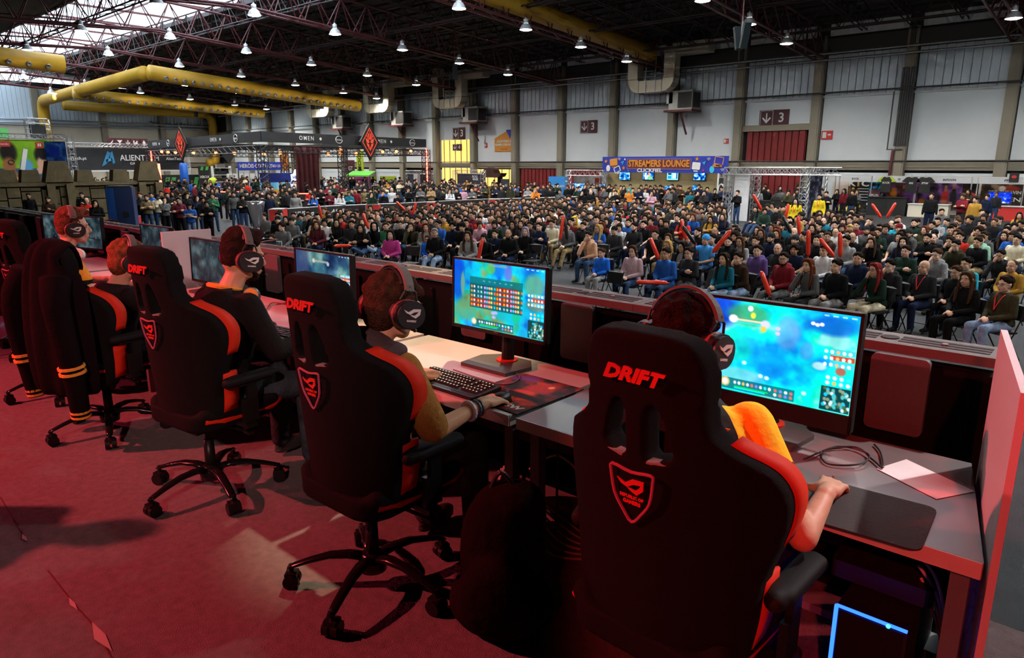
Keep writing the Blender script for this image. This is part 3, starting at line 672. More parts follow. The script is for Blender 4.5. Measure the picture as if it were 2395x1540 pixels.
# stitched piping along the edge of the back
PIPE = bendm(MB().tube([(x * .955, -.012, .49 + (z - .49) * .985) for x, z in outline] + [(outline[0][0] * .955, -.012, .49)], .0045, 4)).mesh('piping', mat('dark red piping', (.05, .010, .008), .6))
TRIMM = [bendm(MB().box((sgn * .062, -.026, 1.040), (.052, .03, .006))).mesh('lit_opening_edge', M_grey) for sgn in (-1, 1)]   # pale bars painting the lit lower edge of each opening
def shield():
    pts = smooth2([(-.062, .040), (-.058, .060), (0, .052), (.058, .060), (.062, .040), (.052, -.02), (.026, -.062), (.0, -.090), (-.026, -.062), (-.052, -.02), (-.062, .040)], 3)
    return MB().tube([(x, 0, z) for x, z in pts], .0042, 5).mesh('emblem_outline', M_pink)
SHIELD = shield()
def eye_logo(sc=1.0):
    b = MB()
    a = [(-.050, .016), (-.020, .004), (.000, .022), (.034, .030), (.046, .022), (.040, -.006), (.016, -.026), (-.006, -.016), (-.034, .002)]
    b.prism([(x * sc, z * sc) for x, z in [(-.050, .018), (-.022, .006), (.004, .024), (.044, .026), (.034, .012), (.008, .008), (-.014, -.006), (-.036, .002)]], -.002, .002)
    b.prism([(x * sc, z * sc) for x, z in [(.044, .026), (.042, -.004), (.020, -.024), (-.004, -.014), (-.014, -.006), (.014, -.010), (.028, .002), (.034, .012)]], -.002, .002)
    return b.mesh('eye_logo', M_redt)
EYE = eye_logo(.85)
SUB = textmesh('REPUBLIC OF', .012, M_redt, .001, .0006)
SUB2 = textmesh('GAMERS', .014, M_redt, .001, .0008)
DRIFT = textmesh('DRIFT', .050, M_redt, .002, .0026, 1.2, .35)
# seat
def seatmesh():
    b = MB(); b.prism(rrect(.50, .50, .10, 4), .43, .52, 'xy')
    for s in (-1, 1): b.caps((s * .215, -.18, .51), .045, (s * .225, .20, .515), .045, 10)
    b.caps((-.19, .245, .475), .045, (.19, .245, .475), .045, 10); return remesh(b, 'seat', .013, M_fab, 3)
SEAT = seatmesh()
SEATR = [MB().loft([[(s * (.24 + .016 * math.cos(a) * 1.0), y, .495 + (.045 * k) * math.sin(a)) for a in [math.pi * 2 * i / 10 for i in range(10)]] for y, k in ((-.20, .3), (-.1, 1), (.1, 1), (.2, .9), (.25, .3))]).mesh('seat_bolster', M_redp, True) for s in (-1, 1)]
MECH = MB().box((0, -.02, .405), (.20, .26, .05)).cyl((.1, .0, .40), (.30, .02, .395), .008).box((.30, .02, .393), (.05, .03, .014)).mesh('tilt_mechanism', M_plast)
LIFT = MB().cyl((0, 0, .28), (0, 0, .40), .017, n=12).cyl((0, 0, .11), (0, 0, .30), .030, .026, n=14).mesh('gas_lift', M_plast, True)
HUB = MB().lathe([(.02, .085), (.058, .09), (.062, .13), (.045, .165), (.03, .17)], 16).mesh('base_hub', M_gloss, True)
def legm():
    rings = []
    for y, z, w_, h in ((.03, .135, .030, .034), (.10, .148, .028, .032), (.18, .145, .025, .028), (.27, .122, .022, .024), (.335, .100, .020, .020), (.36, .090, .014, .012)):
        rings.append([(w_ * math.cos(a), y, z + h * .5 * math.sin(a)) for a in [2 * math.pi * k / 10 for k in range(10)]])
    return MB().loft(rings).mesh('base_leg', M_gloss, True)
LEG = legm()
CAST = MB().cyl((-.032, .345, .033), (-.006, .345, .033), .033, n=16).cyl((.006, .345, .033), (.032, .345, .033), .033, n=16).box((0, .345, .055), (.05, .05, .03)).cyl((0, .345, .05), (0, .345, .105), .010).mesh('caster', M_plast, False)
PAD = remesh(MB().caps((0, -.13, 0), .030, (0, .12, 0), .030, 12).caps((-.016, -.1, .004), .024, (-.016, .12, .004), .024).caps((.016, -.1, .004), .024, (.016, .12, .004), .024), 'armrest_pad', .009, mat('armrest rubber', (.007, .006, .006), .7, spec=.2), 3)
POST = MB().box((0, 0, -.12), (.022, .055, .22)).box((0, -.02, -.02), (.035, .12, .02)).mesh('armrest_post', M_plast)
def gaming_chair(x, y, rz, spin, label, dz=0, arms=True, recl=0):
    o = root('gaming_chair', label, 'chair', (x, y, 0), rz, 'gaming chairs along the stage desks')
    Mb = T(0, REC(.49) + dz * 0, .49) @ RX(.085 + recl) @ T(0, 0, -.49) @ T(0, 0, dz)
    bk = put('backrest', BACKM, o, M=Mb)
    put('piping', PIPE, bk); [put('lit_opening_edge', q, bk) for q in TRIMM]
    put('lettering', DRIFT, bk, (0, -.050, 1.265)); e = put('emblem_outline', SHIELD, bk, (0, -.050, .955)); put('eye_logo', EYE, bk, (0, -.051, .968)); put('emblem_text', SUB, bk, (0, -.050, .936)); put('emblem_text', SUB2, bk, (0, -.050, .921))
    for s, me in ((1, BOLR), (-1, BOLL)): put('side_bolster', me, o, M=Mb)
    for s, me in ((1, LBR), (-1, LBL)): put('lumbar_bolster', me, o, M=Mb)
    put('seat', SEAT, o)
    for me in SEATR: put('seat_bolster', me, o)
    put('tilt_mechanism', MECH, o, (0, -.02, 0)); put('gas_lift', LIFT, o, (0, -.05, 0)); put('base_hub', HUB, o, (0, -.05, -.012))
    for k in range(5):
        l = put('base_leg', LEG, o, (0, -.05, 0), rz=spin + k * 2 * math.pi / 5); put('caster', CAST, l)
    if arms:
        for s in (-1, 1): p = put('armrest_pad', PAD, o, (s * .31, .03, .685)); put('armrest_post', POST, p)
        for s in (-1, 1): MB().box((s * .28, 0, .44), (.12, .06, .02)).box((s * .31, 0, .50), (.024, .055, .16)).obj('armrest_bracket', M_plast, o)
    return o
chE = gaming_chair(-.835, 1.70, -.04, .35, 'black gaming chair holding the player with the yellow-shouldered jersey')
chD = gaming_chair(-2.20, 1.64, .02, 1.06, 'black gaming chair holding the player in the khaki jacket')
chC = gaming_chair(-3.58, 1.60, .12, .66, 'black gaming chair holding the player in the plain black jacket')
chB = gaming_chair(-4.95, 1.56, .10, .5, 'black gaming chair with a striped-cuff jacket hung over its back', dz=-.09)
chA = gaming_chair(-6.10, 1.60, .22, .4, 'black gaming chair holding the player with white headphones round his neck')
chF = gaming_chair(-7.75, 1.75, .3, .2, 'empty black gaming chair at the far end of the desk row')
# ---- desks
M_gdesk = mat('dark grey desk laminate', (.19, .16, .16), .35, var=.06, scale=4)
def desk(x0, x1, label, y0=1.97, y1=2.66, skew=0, m=None):
    o = root('desk', label, 'desk', ((x0 + x1) / 2, (y0 + y1) / 2, 0), 0, 'white stage desks'); w_ = x1 - x0; d = y1 - y0
    MB().prism([(-w_ / 2, -d / 2), (w_ / 2, -d / 2), (w_ / 2 - skew, d / 2), (-w_ / 2, d / 2)], .722, .768, 'xy').obj('desktop', m or M_desk, o)
    MB().box((-.002, -d / 2 - .004, .745), (w_, .006, .046)).obj('edge_band', M_edge, o)
    for s in (-1, 1):
        for q in (-1, 1): MB().box((s * (w_ / 2 - .05), q * (d / 2 - .07), .361), (.045, .045, .722)).obj('leg', M_steel, o)
    MB().box((0, d / 2 - .03, .52), (w_ - .12, .02, .38)).obj('modesty_panel', M_plast, o)
    MB().box((0, d / 2 - .12, .12), (w_ - .14, .12, .03)).obj('cable_tray', M_steel, o)
    return o
desk(-1.72, -.155, 'grey-topped desk under the monitor nearest the angled end partition', skew=.135, m=M_gdesk)
desk(-3.02, -1.76, 'white desk with the bright floral mouse pad')
desk(-4.50, -3.06, 'white desk in front of the player in the plain black jacket')
desk(-5.66, -4.54, 'white desk in front of the player with reddish hair')
desk(-7.20, -5.86, 'white desk in front of the player with white headphones')
desk(-9.6, -7.3, 'white desk at the far end of the stage row')
# ---- partitions
M_part = mat('white partition board', (.62, .58, .60), .5, var=.03)
def partition(name, p0, p1, z1, label):
    p0 = Vector((*p0, 0)); p1 = Vector((*p1, 0)); d = p1 - p0; a = math.atan2(d.y, d.x); o = MB().box((0, 0, z1 / 2), (d.length, .018, z1)).obj(name, M_part, None, (p0 + p1) / 2, a)
    tag(o, label, 'partition')
    return o
partition('desk_partition', (-.130, 1.93), (-.262, 2.66), 1.235, 'white board partition closing the near end of the desk row')
partition('desk_partition', (-5.76, 2.30), (-5.76, 2.70), 1.225, 'pinkish lit board partition between two monitors mid row')
# ---- game screens
def vnoise(h, w_, cells, seed, octv=4):
    r = np.random.RandomState(seed); out = np.zeros((h, w_)); amp = 1; tot = 0
    for o_ in range(octv):
        ch = max(2, int(cells * h / w_)) + 1; cw = cells + 1; g = r.rand(ch + 1, cw + 1)
        yy = np.linspace(0, ch - 1e-4, h); xx = np.linspace(0, cw - 1e-4, w_); y0 = yy.astype(int); x0 = xx.astype(int); fy = (yy - y0)[:, None]; fx = (xx - x0)[None]; fy = fy * fy * (3 - 2 * fy); fx = fx * fx * (3 - 2 * fx)
        v = g[y0][:, x0] * (1 - fy) * (1 - fx) + g[y0][:, x0 + 1] * (1 - fy) * fx + g[y0 + 1][:, x0] * fy * (1 - fx) + g[y0 + 1][:, x0 + 1] * fy * fx
        out += v * amp; tot += amp; amp *= .55; cells *= 2
    return out / tot
def ramp(t, stops):
    xs = [s[0] for s in stops]; return np.stack([np.interp(t, xs, [s[1][k] for s in stops]) for k in range(3)], -1)
def blob(a, cx, cy, rx, ry, c, k=1.0):
    h, w_, _ = a.shape; yy, xx = np.mgrid[0:h, 0:w_]; d = ((xx / w_ - cx) / rx) ** 2 + ((yy / h - cy) / ry) ** 2; m = np.clip(1.6 - 1.6 * d, 0, 1)[..., None] * k; a[:] = a * (1 - m) + np.array(c) * m
def rect(a, x0, y0, x1, y1, c, k=1.0):
    h, w_, _ = a.shape; s = a[int(y0 * h):max(int(y0 * h) + 1, int(y1 * h)), int(x0 * w_):max(int(x0 * w_) + 1, int(x1 * w_))]; s[:] = s * (1 - k) + np.array(c) * k
def hud(a, seed, side=True):
    r = np.random.RandomState(seed); pal = [(1, 1, 1), (.9, .85, .95), (.2, .9, .9), (.95, .7, .3), (.5, .5, .9), (.9, .4, .4), (.3, .6, .9)]
    rect(a, .22, .86, .68, .985, (.02, .33, .38), .75); blob(a, .235, .90, .035, .06, (.95, .75, .45)); blob(a, .235, .90, .022, .04, (.98, .85, .85))
    for i in range(9): blob(a, .30 + i * .028, .895, .011, .022, pal[r.randint(7)])
    rect(a, .30, .935, .52, .95, (.05, .8, .3)); rect(a, .30, .955, .50, .968, (.05, .85, .95))
    for j in range(2):
        for i in range(4): blob(a, .56 + i * .032, .895 + j * .045, .012, .02, pal[r.randint(7)])
    rect(a, .83, .74, .995, .99, (.05, .25, .27)); t = vnoise(30, 40, 7, seed + 5)
    for i in range(46):
        x, y = r.uniform(.84, .985), r.uniform(.755, .98); blob(a, x, y, .012, .022, [(.85, .95, .95), (.3, .75, .75), (.3, .4, .25), (.55, .6, .5), (.1, .75, .9)][r.randint(5)], .9)
    for j in range(2):
        for i in range(4): blob(a, .855 + i * .038, .645 + j * .055, .014, .023, pal[r.randint(4)])
    if side:
        for j, c in enumerate(((.25, .75, .8), (.85, .2, .1), (.3, .75, .85))):
            rect(a, .86, .36 + j * .065, .995, .36 + j * .065 + .05, c, .85)
            for i in range(5): blob(a, .83 + i * .033, .385 + j * .065, .012, .022, (1, .95, .95) if i != 2 else (.95, .7, .5))
    for i in range(4): rect(a, .80 + i * .05, .03, .83 + i * .05, .045, (.75, .9, .95), .8)
    return a
def game(kind, w_, h, seed):
    t = vnoise(h, w_, 5, seed, 4); t2 = vnoise(h, w_, 7, seed + 9, 4); t = np.clip((t - .5) * 2.3 + .5, 0, 1)
    if kind == 'E':
        a = ramp(t, [(0, (.0, .52, .85)), (.25, (.0, .74, .90)), (.5, (.0, .90, .92)), (.75, (.05, .90, .78)), (1, (.50, .86, .84))])
        for (x, y, rx, ry, c, k) in ((.12, .12, .20, .25, (.03, .2, .72), .9), (.35, .14, .16, .14, (.20, .55, .35), .8), (.12, .38, .10, .12, (.30, .45, .80), .7), (.60, .27, .09, .22, (.40, .60, .85), .75), (.72, .42, .05, .12, (.35, .5, .8), .6), (.86, .13, .16, .12, (.02, .35, .80), .8), (.80, .55, .05, .05, (.75, .9, .9), .9), (.30, .80, .22, .09, (.55, .80, .85), .7), (.52, .62, .14, .16, (.0, .5, .85), .6), (.28, .5, .14, .2, (.05, .80, .60), .5)): blob(a, x, y, rx, ry, c, k)
        a += ((t2 - .5) * .30)[..., None]
        rect(a, .27, .20, .45, .222, (.95, .8, .7), .9); rect(a, .27, .228, .44, .245, (.1, .95, .9), .9); blob(a, .255, .20, .035, .05, (1, .95, .9)); blob(a, .46, .215, .035, .05, (.8, .8, .95)); blob(a, .36, .07, .02, .035, (1, 1, 1)); blob(a, .38, .14, .02, .04, (.9, .85, .3)); blob(a, .45, .27, .022, .04, (.85, .75, .3))
        for i in range(3): blob(a, .74 + .025 * i, .13 + .01 * (i % 2), .016, .022, (.98, .9, .97))
        for x, y in ((.54, .24), (.54, .29), (.35, .66), (.46, .77), (.5, .78), (.73, .86)): blob(a, x, y, .018, .025, (.85, .75, .95) if y < .5 else (.85, .95, .95), .9)
        blob(a, .92, .57, .035, .05, (.8, .25, .2), .8)
        hud(a, seed)
    elif kind == 'D':
        a = ramp(t, [(0, (.0, .40, .78)), (.3, (.0, .64, .85)), (.6, (.0, .76, .86)), (.8, (.25, .68, .52)), (1, (.45, .58, .40))])
        a += ((t2 - .5) * .5)[..., None] * np.array([.8, .7, .6])
        for (x, y, rx, ry, c, k) in ((.04, .30, .10, .40, (.0, .25, .78), .8), (.50, .10, .09, .10, (.05, .45, .85), .8), (.61, .12, .05, .14, (.40, .40, .80), .8), (.88, .25, .12, .20, (.40, .62, .48), .8), (.10, .36, .03, .22, (.45, .62, .45), .8), (.12, .75, .16, .20, (.35, .58, .42), .8), (.42, .08, .06, .10, (.42, .72, .18), .7), (.90, .52, .12, .10, (.50, .45, .32), .7), (.62, .72, .20, .14, (.0, .68, .80), .8), (.70, .74, .05, .08, (.1, .70, .45), .7)): blob(a, x, y, rx, ry, c, k)
        rect(a, .19, .235, .77, .33, (.03, .40, .42), .85); rect(a, .19, .33, .77, .70, (.03, .33, .36), .85); r = np.random.RandomState(3)
        for i in range(6): rect(a, .34 + i * .06, .275, .36 + i * .06, .29, (.6, .75, .75), .6)
        for s, x in ((0, .195), (1, .485)):
            for j in range(5):
                y = .35 + j * .068; red = (j < 4) if s else (j > 2)
                rect(a, x, y, x + .23, y + .05, (.62, .14, .08) if red else (.04, .30, .33), .9)
                for i, xx in enumerate((.0, .03, .075, .11, .15, .175, .20, .225, .26)):
                    c = [(1, .55, .1), (.85, .8, .85), (1, .6, .15) if red else (.5, .7, .75), (.95, .75, .75) if red else (.6, .8, .8), (.75, .6, .9), (.3, .75, .9), (.95, .65, .6), (.95, .8, .3), (.95, .4, .25) if (j + s) % 2 else (.1, .75, .85)][i]
                    blob(a, x + .012 + xx, y + .025, .013, .024, c)
        for x, y in ((.45, .73), (.48, .72), (.46, .79)): blob(a, x, y, .025, .03, (.7, .65, .9), .9)
        rect(a, .40, .03, .60, .06, (.5, .6, .6), .7); hud(a, seed)
    else:
        a = ramp(t, [(0, (.10, .20, .32)), (.4, (.16, .30, .40)), (.65, (.24, .42, .46)), (1, (.42, .55, .52))]) if kind == 'C' else ramp(t, [(0, (.13, .19, .22)), (.5, (.20, .28, .31)), (1, (.36, .46, .48))])  # duller colours hold the screens' falloff at a slanting view
        a += ((t2 - .5) * .3)[..., None]
        if kind == 'C':
            blob(a, .1, .2, .18, .5, (.20, .26, .40), .8); blob(a, .45, .35, .12, .25, (.25, .48, .50), .5); rect(a, .34, .17, .60, .20, (.6, .6, .55), .8); blob(a, .34, .17, .03, .05, (.75, .7, .6)); blob(a, .60, .20, .03, .05, (.6, .65, .7)); hud(a, seed)
        r = np.random.RandomState(seed)
        for k in range(26): blob(a, r.uniform(.05, .98), r.uniform(.05, .98), .010, .016, [(.6, .7, .72), (.3, .55, .6), (.6, .35, .3)][r.randint(3)], .8)
    return np.clip(a, 0, 1)
M_scr = vcmat('lit screen', .70, .3); M_scrd = vcmat('screen at a slant', .36, .3)  # second copy is dimmed to carry the slanting-view falloff
M_bez = mat('black monitor bezel', (.010, .009, .009), .55, spec=.25)
def monitor(label, x, y, z0, w_, h, rz, arr, m, stand=True, tilt=-.03, chin=.02):
    o = root('monitor', label, 'monitor', (x, y, .768), rz, 'game monitors on the stage desks'); zc = z0 - .768 + h / 2; Mt = T(0, 0, zc) @ RX(tilt)
    MB().prism(rrect(w_, h, .008, 2), .002, .03, M=Mt).prism(rrect(w_ * .6, h * .6, .03, 3), .03, .065, M=Mt).obj('housing', M_bez, o)
    b = MB(); t = .011
    for cx_, cz, sx_, sz in ((0, h / 2 - t / 2, w_, t), (0, -h / 2 + (t + chin) / 2, w_, t + chin), (-w_ / 2 + t / 2, 0, t, h), (w_ / 2 - t / 2, 0, t, h)): b.box((cx_, -.002, cz), (sx_, .012, sz), M=Mt)
    b.obj('bezel', M_bez, o)
    put('screen', raster('screen', arr, w_ - 2 * t, h - 2 * t - chin, m), o, M=Mt @ T(0, -.0005, chin / 2))
    text('brand_mark', 'ASUS', .012, M_grey, o, None, M=Mt @ T(0, -.009, -h / 2 + .014), ext=.0005)
    if stand:
        MB().cyl((0, .075, .02), (0, .085, zc), .033, .027, 12).box((0, .07, zc), (.07, .06, .09)).obj('stand_column', M_bez, o)
        MB().prism([(-.15, -.11), (.15, -.11), (.17, .06), (.10, .14), (-.10, .14), (-.17, .06)], .0, .018, 'xy').obj('stand_foot', mat('dark grey stand foot', (.06, .055, .05), .5), o)
        MB().lathe([(.055, .018), (.055, .024), (.04, .026)], 18, T(0, .07, 0)).obj('stand_ring', M_redp, o)
    return o
monitor('wide monitor with a cyan game beside the angled end partition', -.93, 2.46, .842, .615, .425, 0, game('E', 230, 138, 11), M_scr, chin=.055)
monitor('monitor showing a scoreboard of red and teal rows', -2.27, 2.45, .930, .622, .362, 0, game('D', 220, 128, 21), M_scr, chin=.006)
monitor('monitor with a dim bluish game behind the middle chair', -3.765, 2.45, .870, .615, .352, 0, game('C', 130, 76, 31), M_scr, chin=.008)
monitor('dim grey monitor partly behind the head with a dark quiff', -5.33, 2.46, .835, .60, .35, 0, game('B', 100, 60, 41), M_scrd, chin=.008)
monitor('dim grey monitor beside the pinkish partition', -6.26, 2.45, .885, .61, .355, 0, game('A', 100, 60, 51), M_scrd, chin=.008)
monitor('dim grey monitor behind the empty chair at the row end', -8.55, 2.62, .84, .60, .36, .25, game('F', 60, 36, 61), M_scrd, chin=.008)
monitor('monitor seen behind the player with white headphones', -9.7, 2.7, .80, .60, .36, .3, game('G', 40, 24, 71), M_scrd, chin=.008)
# ---- keyboards, mice, pads, paper, cables
M_key = mat('black key cap', (.016, .015, .015), .45); M_keyl = mat('lit key legend', (1, .72, .42), .5, emit=.8, ecol=(1, .6, .3))
KEYM = MB().prism([(-.008, -.008), (.008, -.008), (.0065, .0065), (-.0065, .0065)], 0, .007, 'xy').mesh('key', M_key)
KEYD = MB().prism(rrect(.0048, .0048, .0015, 1), .0072, .0076, 'xy').mesh('legend', M_keyl)
def keyboard(x, y, rz, label, lit=True):
    o = root('keyboard', label, 'keyboard', (x, y, .768), rz, 'gaming keyboards'); M_ = RX(.06)
    MB().prism(rrect(.46, .165, .014, 3), .001, .022, 'xy', M=M_).prism(rrect(.455, .03, .012, 2), .0, .016, 'xy', (0, -.088)).obj('base_plate', M_plast, o)
    for j in range(5):
        for i in range(21):
            if i in (15, 17) and j in (1, 2) or i == 15 and j != 3: continue
            k = put('key', KEYM, o, M=M_ @ T(-.212 + i * .0205 + .003 * (j % 2), .055 - j * .0255, .022))
            if lit: put('legend', KEYD, k)
    return o
keyboard(-2.215, 2.095, -.02, 'black keyboard with lit orange legends beside the floral mouse pad')
keyboard(-3.70, 2.07, .12, 'black keyboard under the hands of the player in plain black', False)
MOUSE = remesh(MB().ell((0, 0, .012), (.032, .058, .024), 14, 10).box((0, 0, -.008), (.05, .09, .02)), 'mouse_shell', .006, M_plast, 2)
def mouse(x, y, rz, label):
    o = root('computer_mouse', label, 'mouse', (x, y, .784), rz, 'mice'); put('mouse_shell', MOUSE, o); MB().cyl((-.004, .035, .034), (.004, .035, .034), .009, n=10).obj('scroll_wheel', M_grey, o); return o
mouse(-1.878, 2.045, -.05, 'black mouse under the hand with the wrist bands'); mouse(-.568, 2.085, .08, 'black mouse under the hand at the grey mouse pad')
# floral mouse pad: printed cloth sheet
def padart(h=70, w_=70):
    t = vnoise(h, w_, 6, 77); a = ramp(np.clip((t - .5) * 2.6 + .5, 0, 1), [(0, (.08, .02, .03)), (.35, (.35, .03, .05)), (.6, (.60, .08, .05)), (.85, (.25, .22, .03)), (1, (.75, .25, .05))])
    for (x, y, rx, ry, c) in ((.25, .10, .16, .12, (.45, .25, .60)), (.10, .16, .12, .10, (.40, .2, .55)), (.62, .28, .22, .2, (.72, .12, .06)), (.68, .20, .05, .05, (1, .75, .5)), (.55, .48, .2, .08, (.85, .25, .05)), (.32, .62, .16, .10, (.75, .16, .06)), (.40, .66, .08, .06, (.35, .5, .08)), (.78, .70, .20, .08, (.85, .2, .06)), (.35, .82, .14, .08, (.30, .42, .04)), (.55, .58, .3, .08, (.06, .05, .05))): blob(a, x, y, rx, ry, c, .85)
    return a
pm = raster('mouse_pad', padart(), .36, .44, vcmat('printed cloth', 0, .7)); pm.transform(RX(-math.pi / 2))
p = put('mouse_pad', pm, None, (-1.915, 2.215, .7725), -.02); tag(p, 'floral red and green printed mouse pad under a player\'s hand', 'mouse pad')
MB().box((0, 0, -.0025), (.362, .442, .004)).obj('pad_base', M_plast, p); put('lettering', textmesh('CSW', .05, M_wht, .0003, .001, 1.2), p, M=T(.09, -.17, .001) @ RX(-math.pi / 2))
Mpd = mat('dark grey pad cloth', (.036, .030, .026), .8, bump=.2)
_pq = [AZ(x, y, .770) for x, y in ((1950, 1107), (2212, 1192), (2135, 1290), (1925, 1222))]
_c = sum(_pq, Vector()) / 4
tag(MB().prism(rrect(.30, .30, .03, 4), .768, .773, 'xy').obj('mouse_pad', Mpd, None, (-.445, 2.055, 0), .06), 'plain dark grey mouse pad on the end desk', 'mouse pad')
tag(MB().prism(rrect(.34, .30, .03, 4), .768, .773, 'xy').obj('mouse_pad', Mpd, None, (-3.25, 2.16, 0), .06), 'dark mouse pad beside the keyboard of the middle desk', 'mouse pad')
_pp = [AZ(x, y, .770) for x, y in ((2120, 1075), (2280, 1150), (2190, 1168), (2050, 1097))]
tag(MB().add([(*q.xy, .7695) for q in _pp] + [(*q.xy, .7705) for q in _pp], [(3, 2, 1, 0), (4, 5, 6, 7), (0, 1, 5, 4), (1, 2, 6, 5), (2, 3, 7, 6), (3, 0, 4, 7)]).obj('paper_sheet', mat('white paper', (.93, .93, .96), .7)), 'white sheet of paper lying on the end desk', 'paper')
M_cab = mat('black cable', (.014, .012, .012), .5); M_wcab = mat('off-white cable', (.50, .47, .40), .5); M_rcab = mat('dark red cable', (.12, .02, .02), .5)
def cable(pts, r, m, label, n=8):
    o = MB().tube(spline(pts, n), r, 6).obj('cable', m, None); return tag(o, label, 'cable')
z = .775
cable([(*AZ(1880, 1075, z).xy, z), (*AZ(1960, 1045, z).xy, z), (*AZ(2030, 1065, z).xy, z + .004), (*AZ(2010, 1090, z).xy, z + .006), (*AZ(1935, 1085, z).xy, z), (*AZ(1925, 1055, z).xy, z), (*AZ(2000, 1050, z).xy, z + .006), (*AZ(2040, 1075, z).xy, z), (*AZ(2065, 1095, z).xy, z + .002), (*AZ(2060, 1060, z).xy, z), (*AZ(2045, 1040, z).xy, z)], .0032, M_cab, 'coiled thin black cable beside the sheet of paper')
cable([(*AZ(1200, 868, z).xy, z), (*AZ(1215, 885, z).xy, z), (*AZ(1180, 900, z).xy, z), (*AZ(1120, 885, z).xy, z), (*AZ(1060, 865, z).xy, z)], .003, M_rcab, 'thin reddish cable running from the keyboard to the scoreboard monitor')
cable([(*AZ(585, 722, z).xy, z), (*AZ(620, 725, z).xy, z), (*AZ(640, 708, z).xy, z), (*AZ(700, 720, z).xy, z)], .003, M_rcab, 'thin cable curling on the middle desk')
for k in range(6):
    x0 = -2.15 + k * .02; cable([(x0 - .25, 2.55, .10 + .02 * k), (x0 - .1, 2.48 - .03 * k, .14 + .012 * k), (x0 + .12, 2.47 - .04 * k, .12 + .01 * k), (x0 + .34, 2.50 - .06 * k, .03 + .006 * k), (x0 + .55, 2.45, .02)], .006, M_wcab, 'pale cable %s in the bundle under the floral mouse pad desk' % ('at the top', 'second from the top', 'third from the top', 'fourth from the top', 'fifth from the top', 'at the bottom')[k])
cable([(-2.1, 2.5, .25), (-1.85, 2.42, .42), (-1.65, 2.4, .30), (-1.62, 2.4, .06)], .006, M_wcab, 'pale cable arching high under the floral mouse pad desk')
cable([(-1.78, 2.3, .72), (-1.80, 2.34, .45), (-1.82, 2.36, .12), (-1.78, 2.3, .02)], .006, M_cab, 'black cable hanging below the floral mouse pad')
for k in range(4): cable([(-.36 + .012 * k, 2.32, .56 - .04 * k), (-.29 + .01 * k, 2.30, .50 - .06 * k), (-.235 + .008 * k, 2.24, .36 - .08 * k), (-.22 + .01 * k, 2.2, .24 - .08 * k)], .005, M_wcab, 'pale cable %s behind the computer tower under the end desk' % ('highest', 'second highest', 'third highest', 'lowest')[k])
# computer towers
M_bled = mat('blue led strip', (.02, .08, 1), .4, emit=3.5, ecol=(.01, .06, 1)); M_cled = mat('cyan led strip', (.02, .6, 1), .4, emit=5, ecol=(.02, .55, 1))
def tower(x, y, rz, label, led, w_=.20, d=.46, h=.46):
    o = root('computer_tower', label, 'computer', (x, y, 0), rz); MB().box((0, 0, h / 2), (w_, d, h)).obj('case', M_blk, o)
    MB().box((0, -d / 2 - .004, h / 2), (w_ - .02, .012, h - .02)).obj('front_panel', M_plast, o)
    MB().box((-w_ / 2, -d / 2 - .006, h / 2), (.010, .010, h)).obj('led_strip', led, o); MB().box((0, -d / 2 - .006, h), (w_, .010, .006)).obj('led_strip', led, o)
    MB().cyl((w_ / 2 - .05, -d / 2 - .012, h + .0 - .05 + .05), (w_ / 2 - .05, -d / 2 - .016, h), .006, n=10).obj('power_button', M_cled, o); return o
tower(-.42, 2.36, 0, 'black computer tower with blue light edges under the end desk', M_bled, h=.40)
tower(-9.3, 2.2, .3, 'black computer tower with a cyan light strip at the far row end', M_cled)
box = MB().prism(rrect(.30, .34, .02, 3), .41, .47, 'xy').obj('cable_hub', M_blk, None, (-.44, 2.44, 0)); tag(box, 'black box lying on the computer tower under the end desk', 'box')
# backpack on the floor between the two nearest chairs
b = MB(); b.ell((0, .02, .30), (.17, .12, .31), 14, 10); b.ell((0, .0, .12), (.21, .16, .14), 14, 8); b.ell((0, -.12, .20), (.14, .07, .16), 12, 8); b.ell((.05, .02, .52), (.12, .09, .10), 12, 8)
bp = root('backpack', 'dark backpack slumped on the floor between the two nearest chairs', 'backpack', (-1.60, 1.74, 0), .5)
put('bag_body', remesh(b, 'bag_body', .014, mat('dark maroon nylon', (.009, .005, .005), .9, var=.4, scale=9, bump=.8, bscale=22, spec=.06), 3), bp)
MB().tube(spline([(-.10, .10, .50), (-.12, .2, .44), (-.12, .2, .15), (-.10, .14, .04)], 6), .014, 6).obj('strap', M_blk, bp); MB().tube(spline([(.10, .10, .50), (.12, .2, .44), (.12, .2, .15), (.10, .14, .04)], 6), .014, 6).obj('strap', M_blk, bp); MB().tube(spline([(-.04, 0, .58), (0, 0, .65), (.06, 0, .59)], 5), .009, 6).obj('grab_handle', M_blk, bp)
# ---- video wall along the stage front, seen from behind
M_led = mat('black cabinet back', (.005, .005, .005), .85, var=.2, spec=.08); M_plate = mat('grey rear cover plate', (.10, .085, .09), .6, var=.2, scale=60); M_rail = mat('perforated steel rail', (.12, .105, .095), .6, .2); M_hole = mat('dark slot', (.006, .006, .006), .8)
PLATE = MB().prism(rrect(.20, .30, .022, 4), -.03, 0).mesh('cover_plate', M_plate); CABB = MB().box((0, 0, .5), (.748, .09, 1.04)).box((-.30, -.05, .5), (.03, .03, 1.0)).box((.30, -.05, .5), (.03, .03, 1.0)).mesh('cabinet', M_led)
RAILM = MB().box((0, .09, 1.065), (.748, .19, .03)).box((0, -.008, 1.062), (.748, .012, .036)).mesh('top_rail', M_rail)
SLOT = MB().box((0, 0, 0), (.30, .022, .004)).mesh('rail_slot', M_hole); DISC = MB().lathe([(.034, 0), (.034, .003), (.015, .004)], 14).mesh('rail_cap', M_hole); DOT = MB().lathe([(.012, 0), (.012, .005), (.006, .006)], 10).mesh('rail_pin', M_grey)
STRUT = MB().box((0, 0, 0), (.05, .03, .9), M=RY(.22)).mesh('brace', M_led)
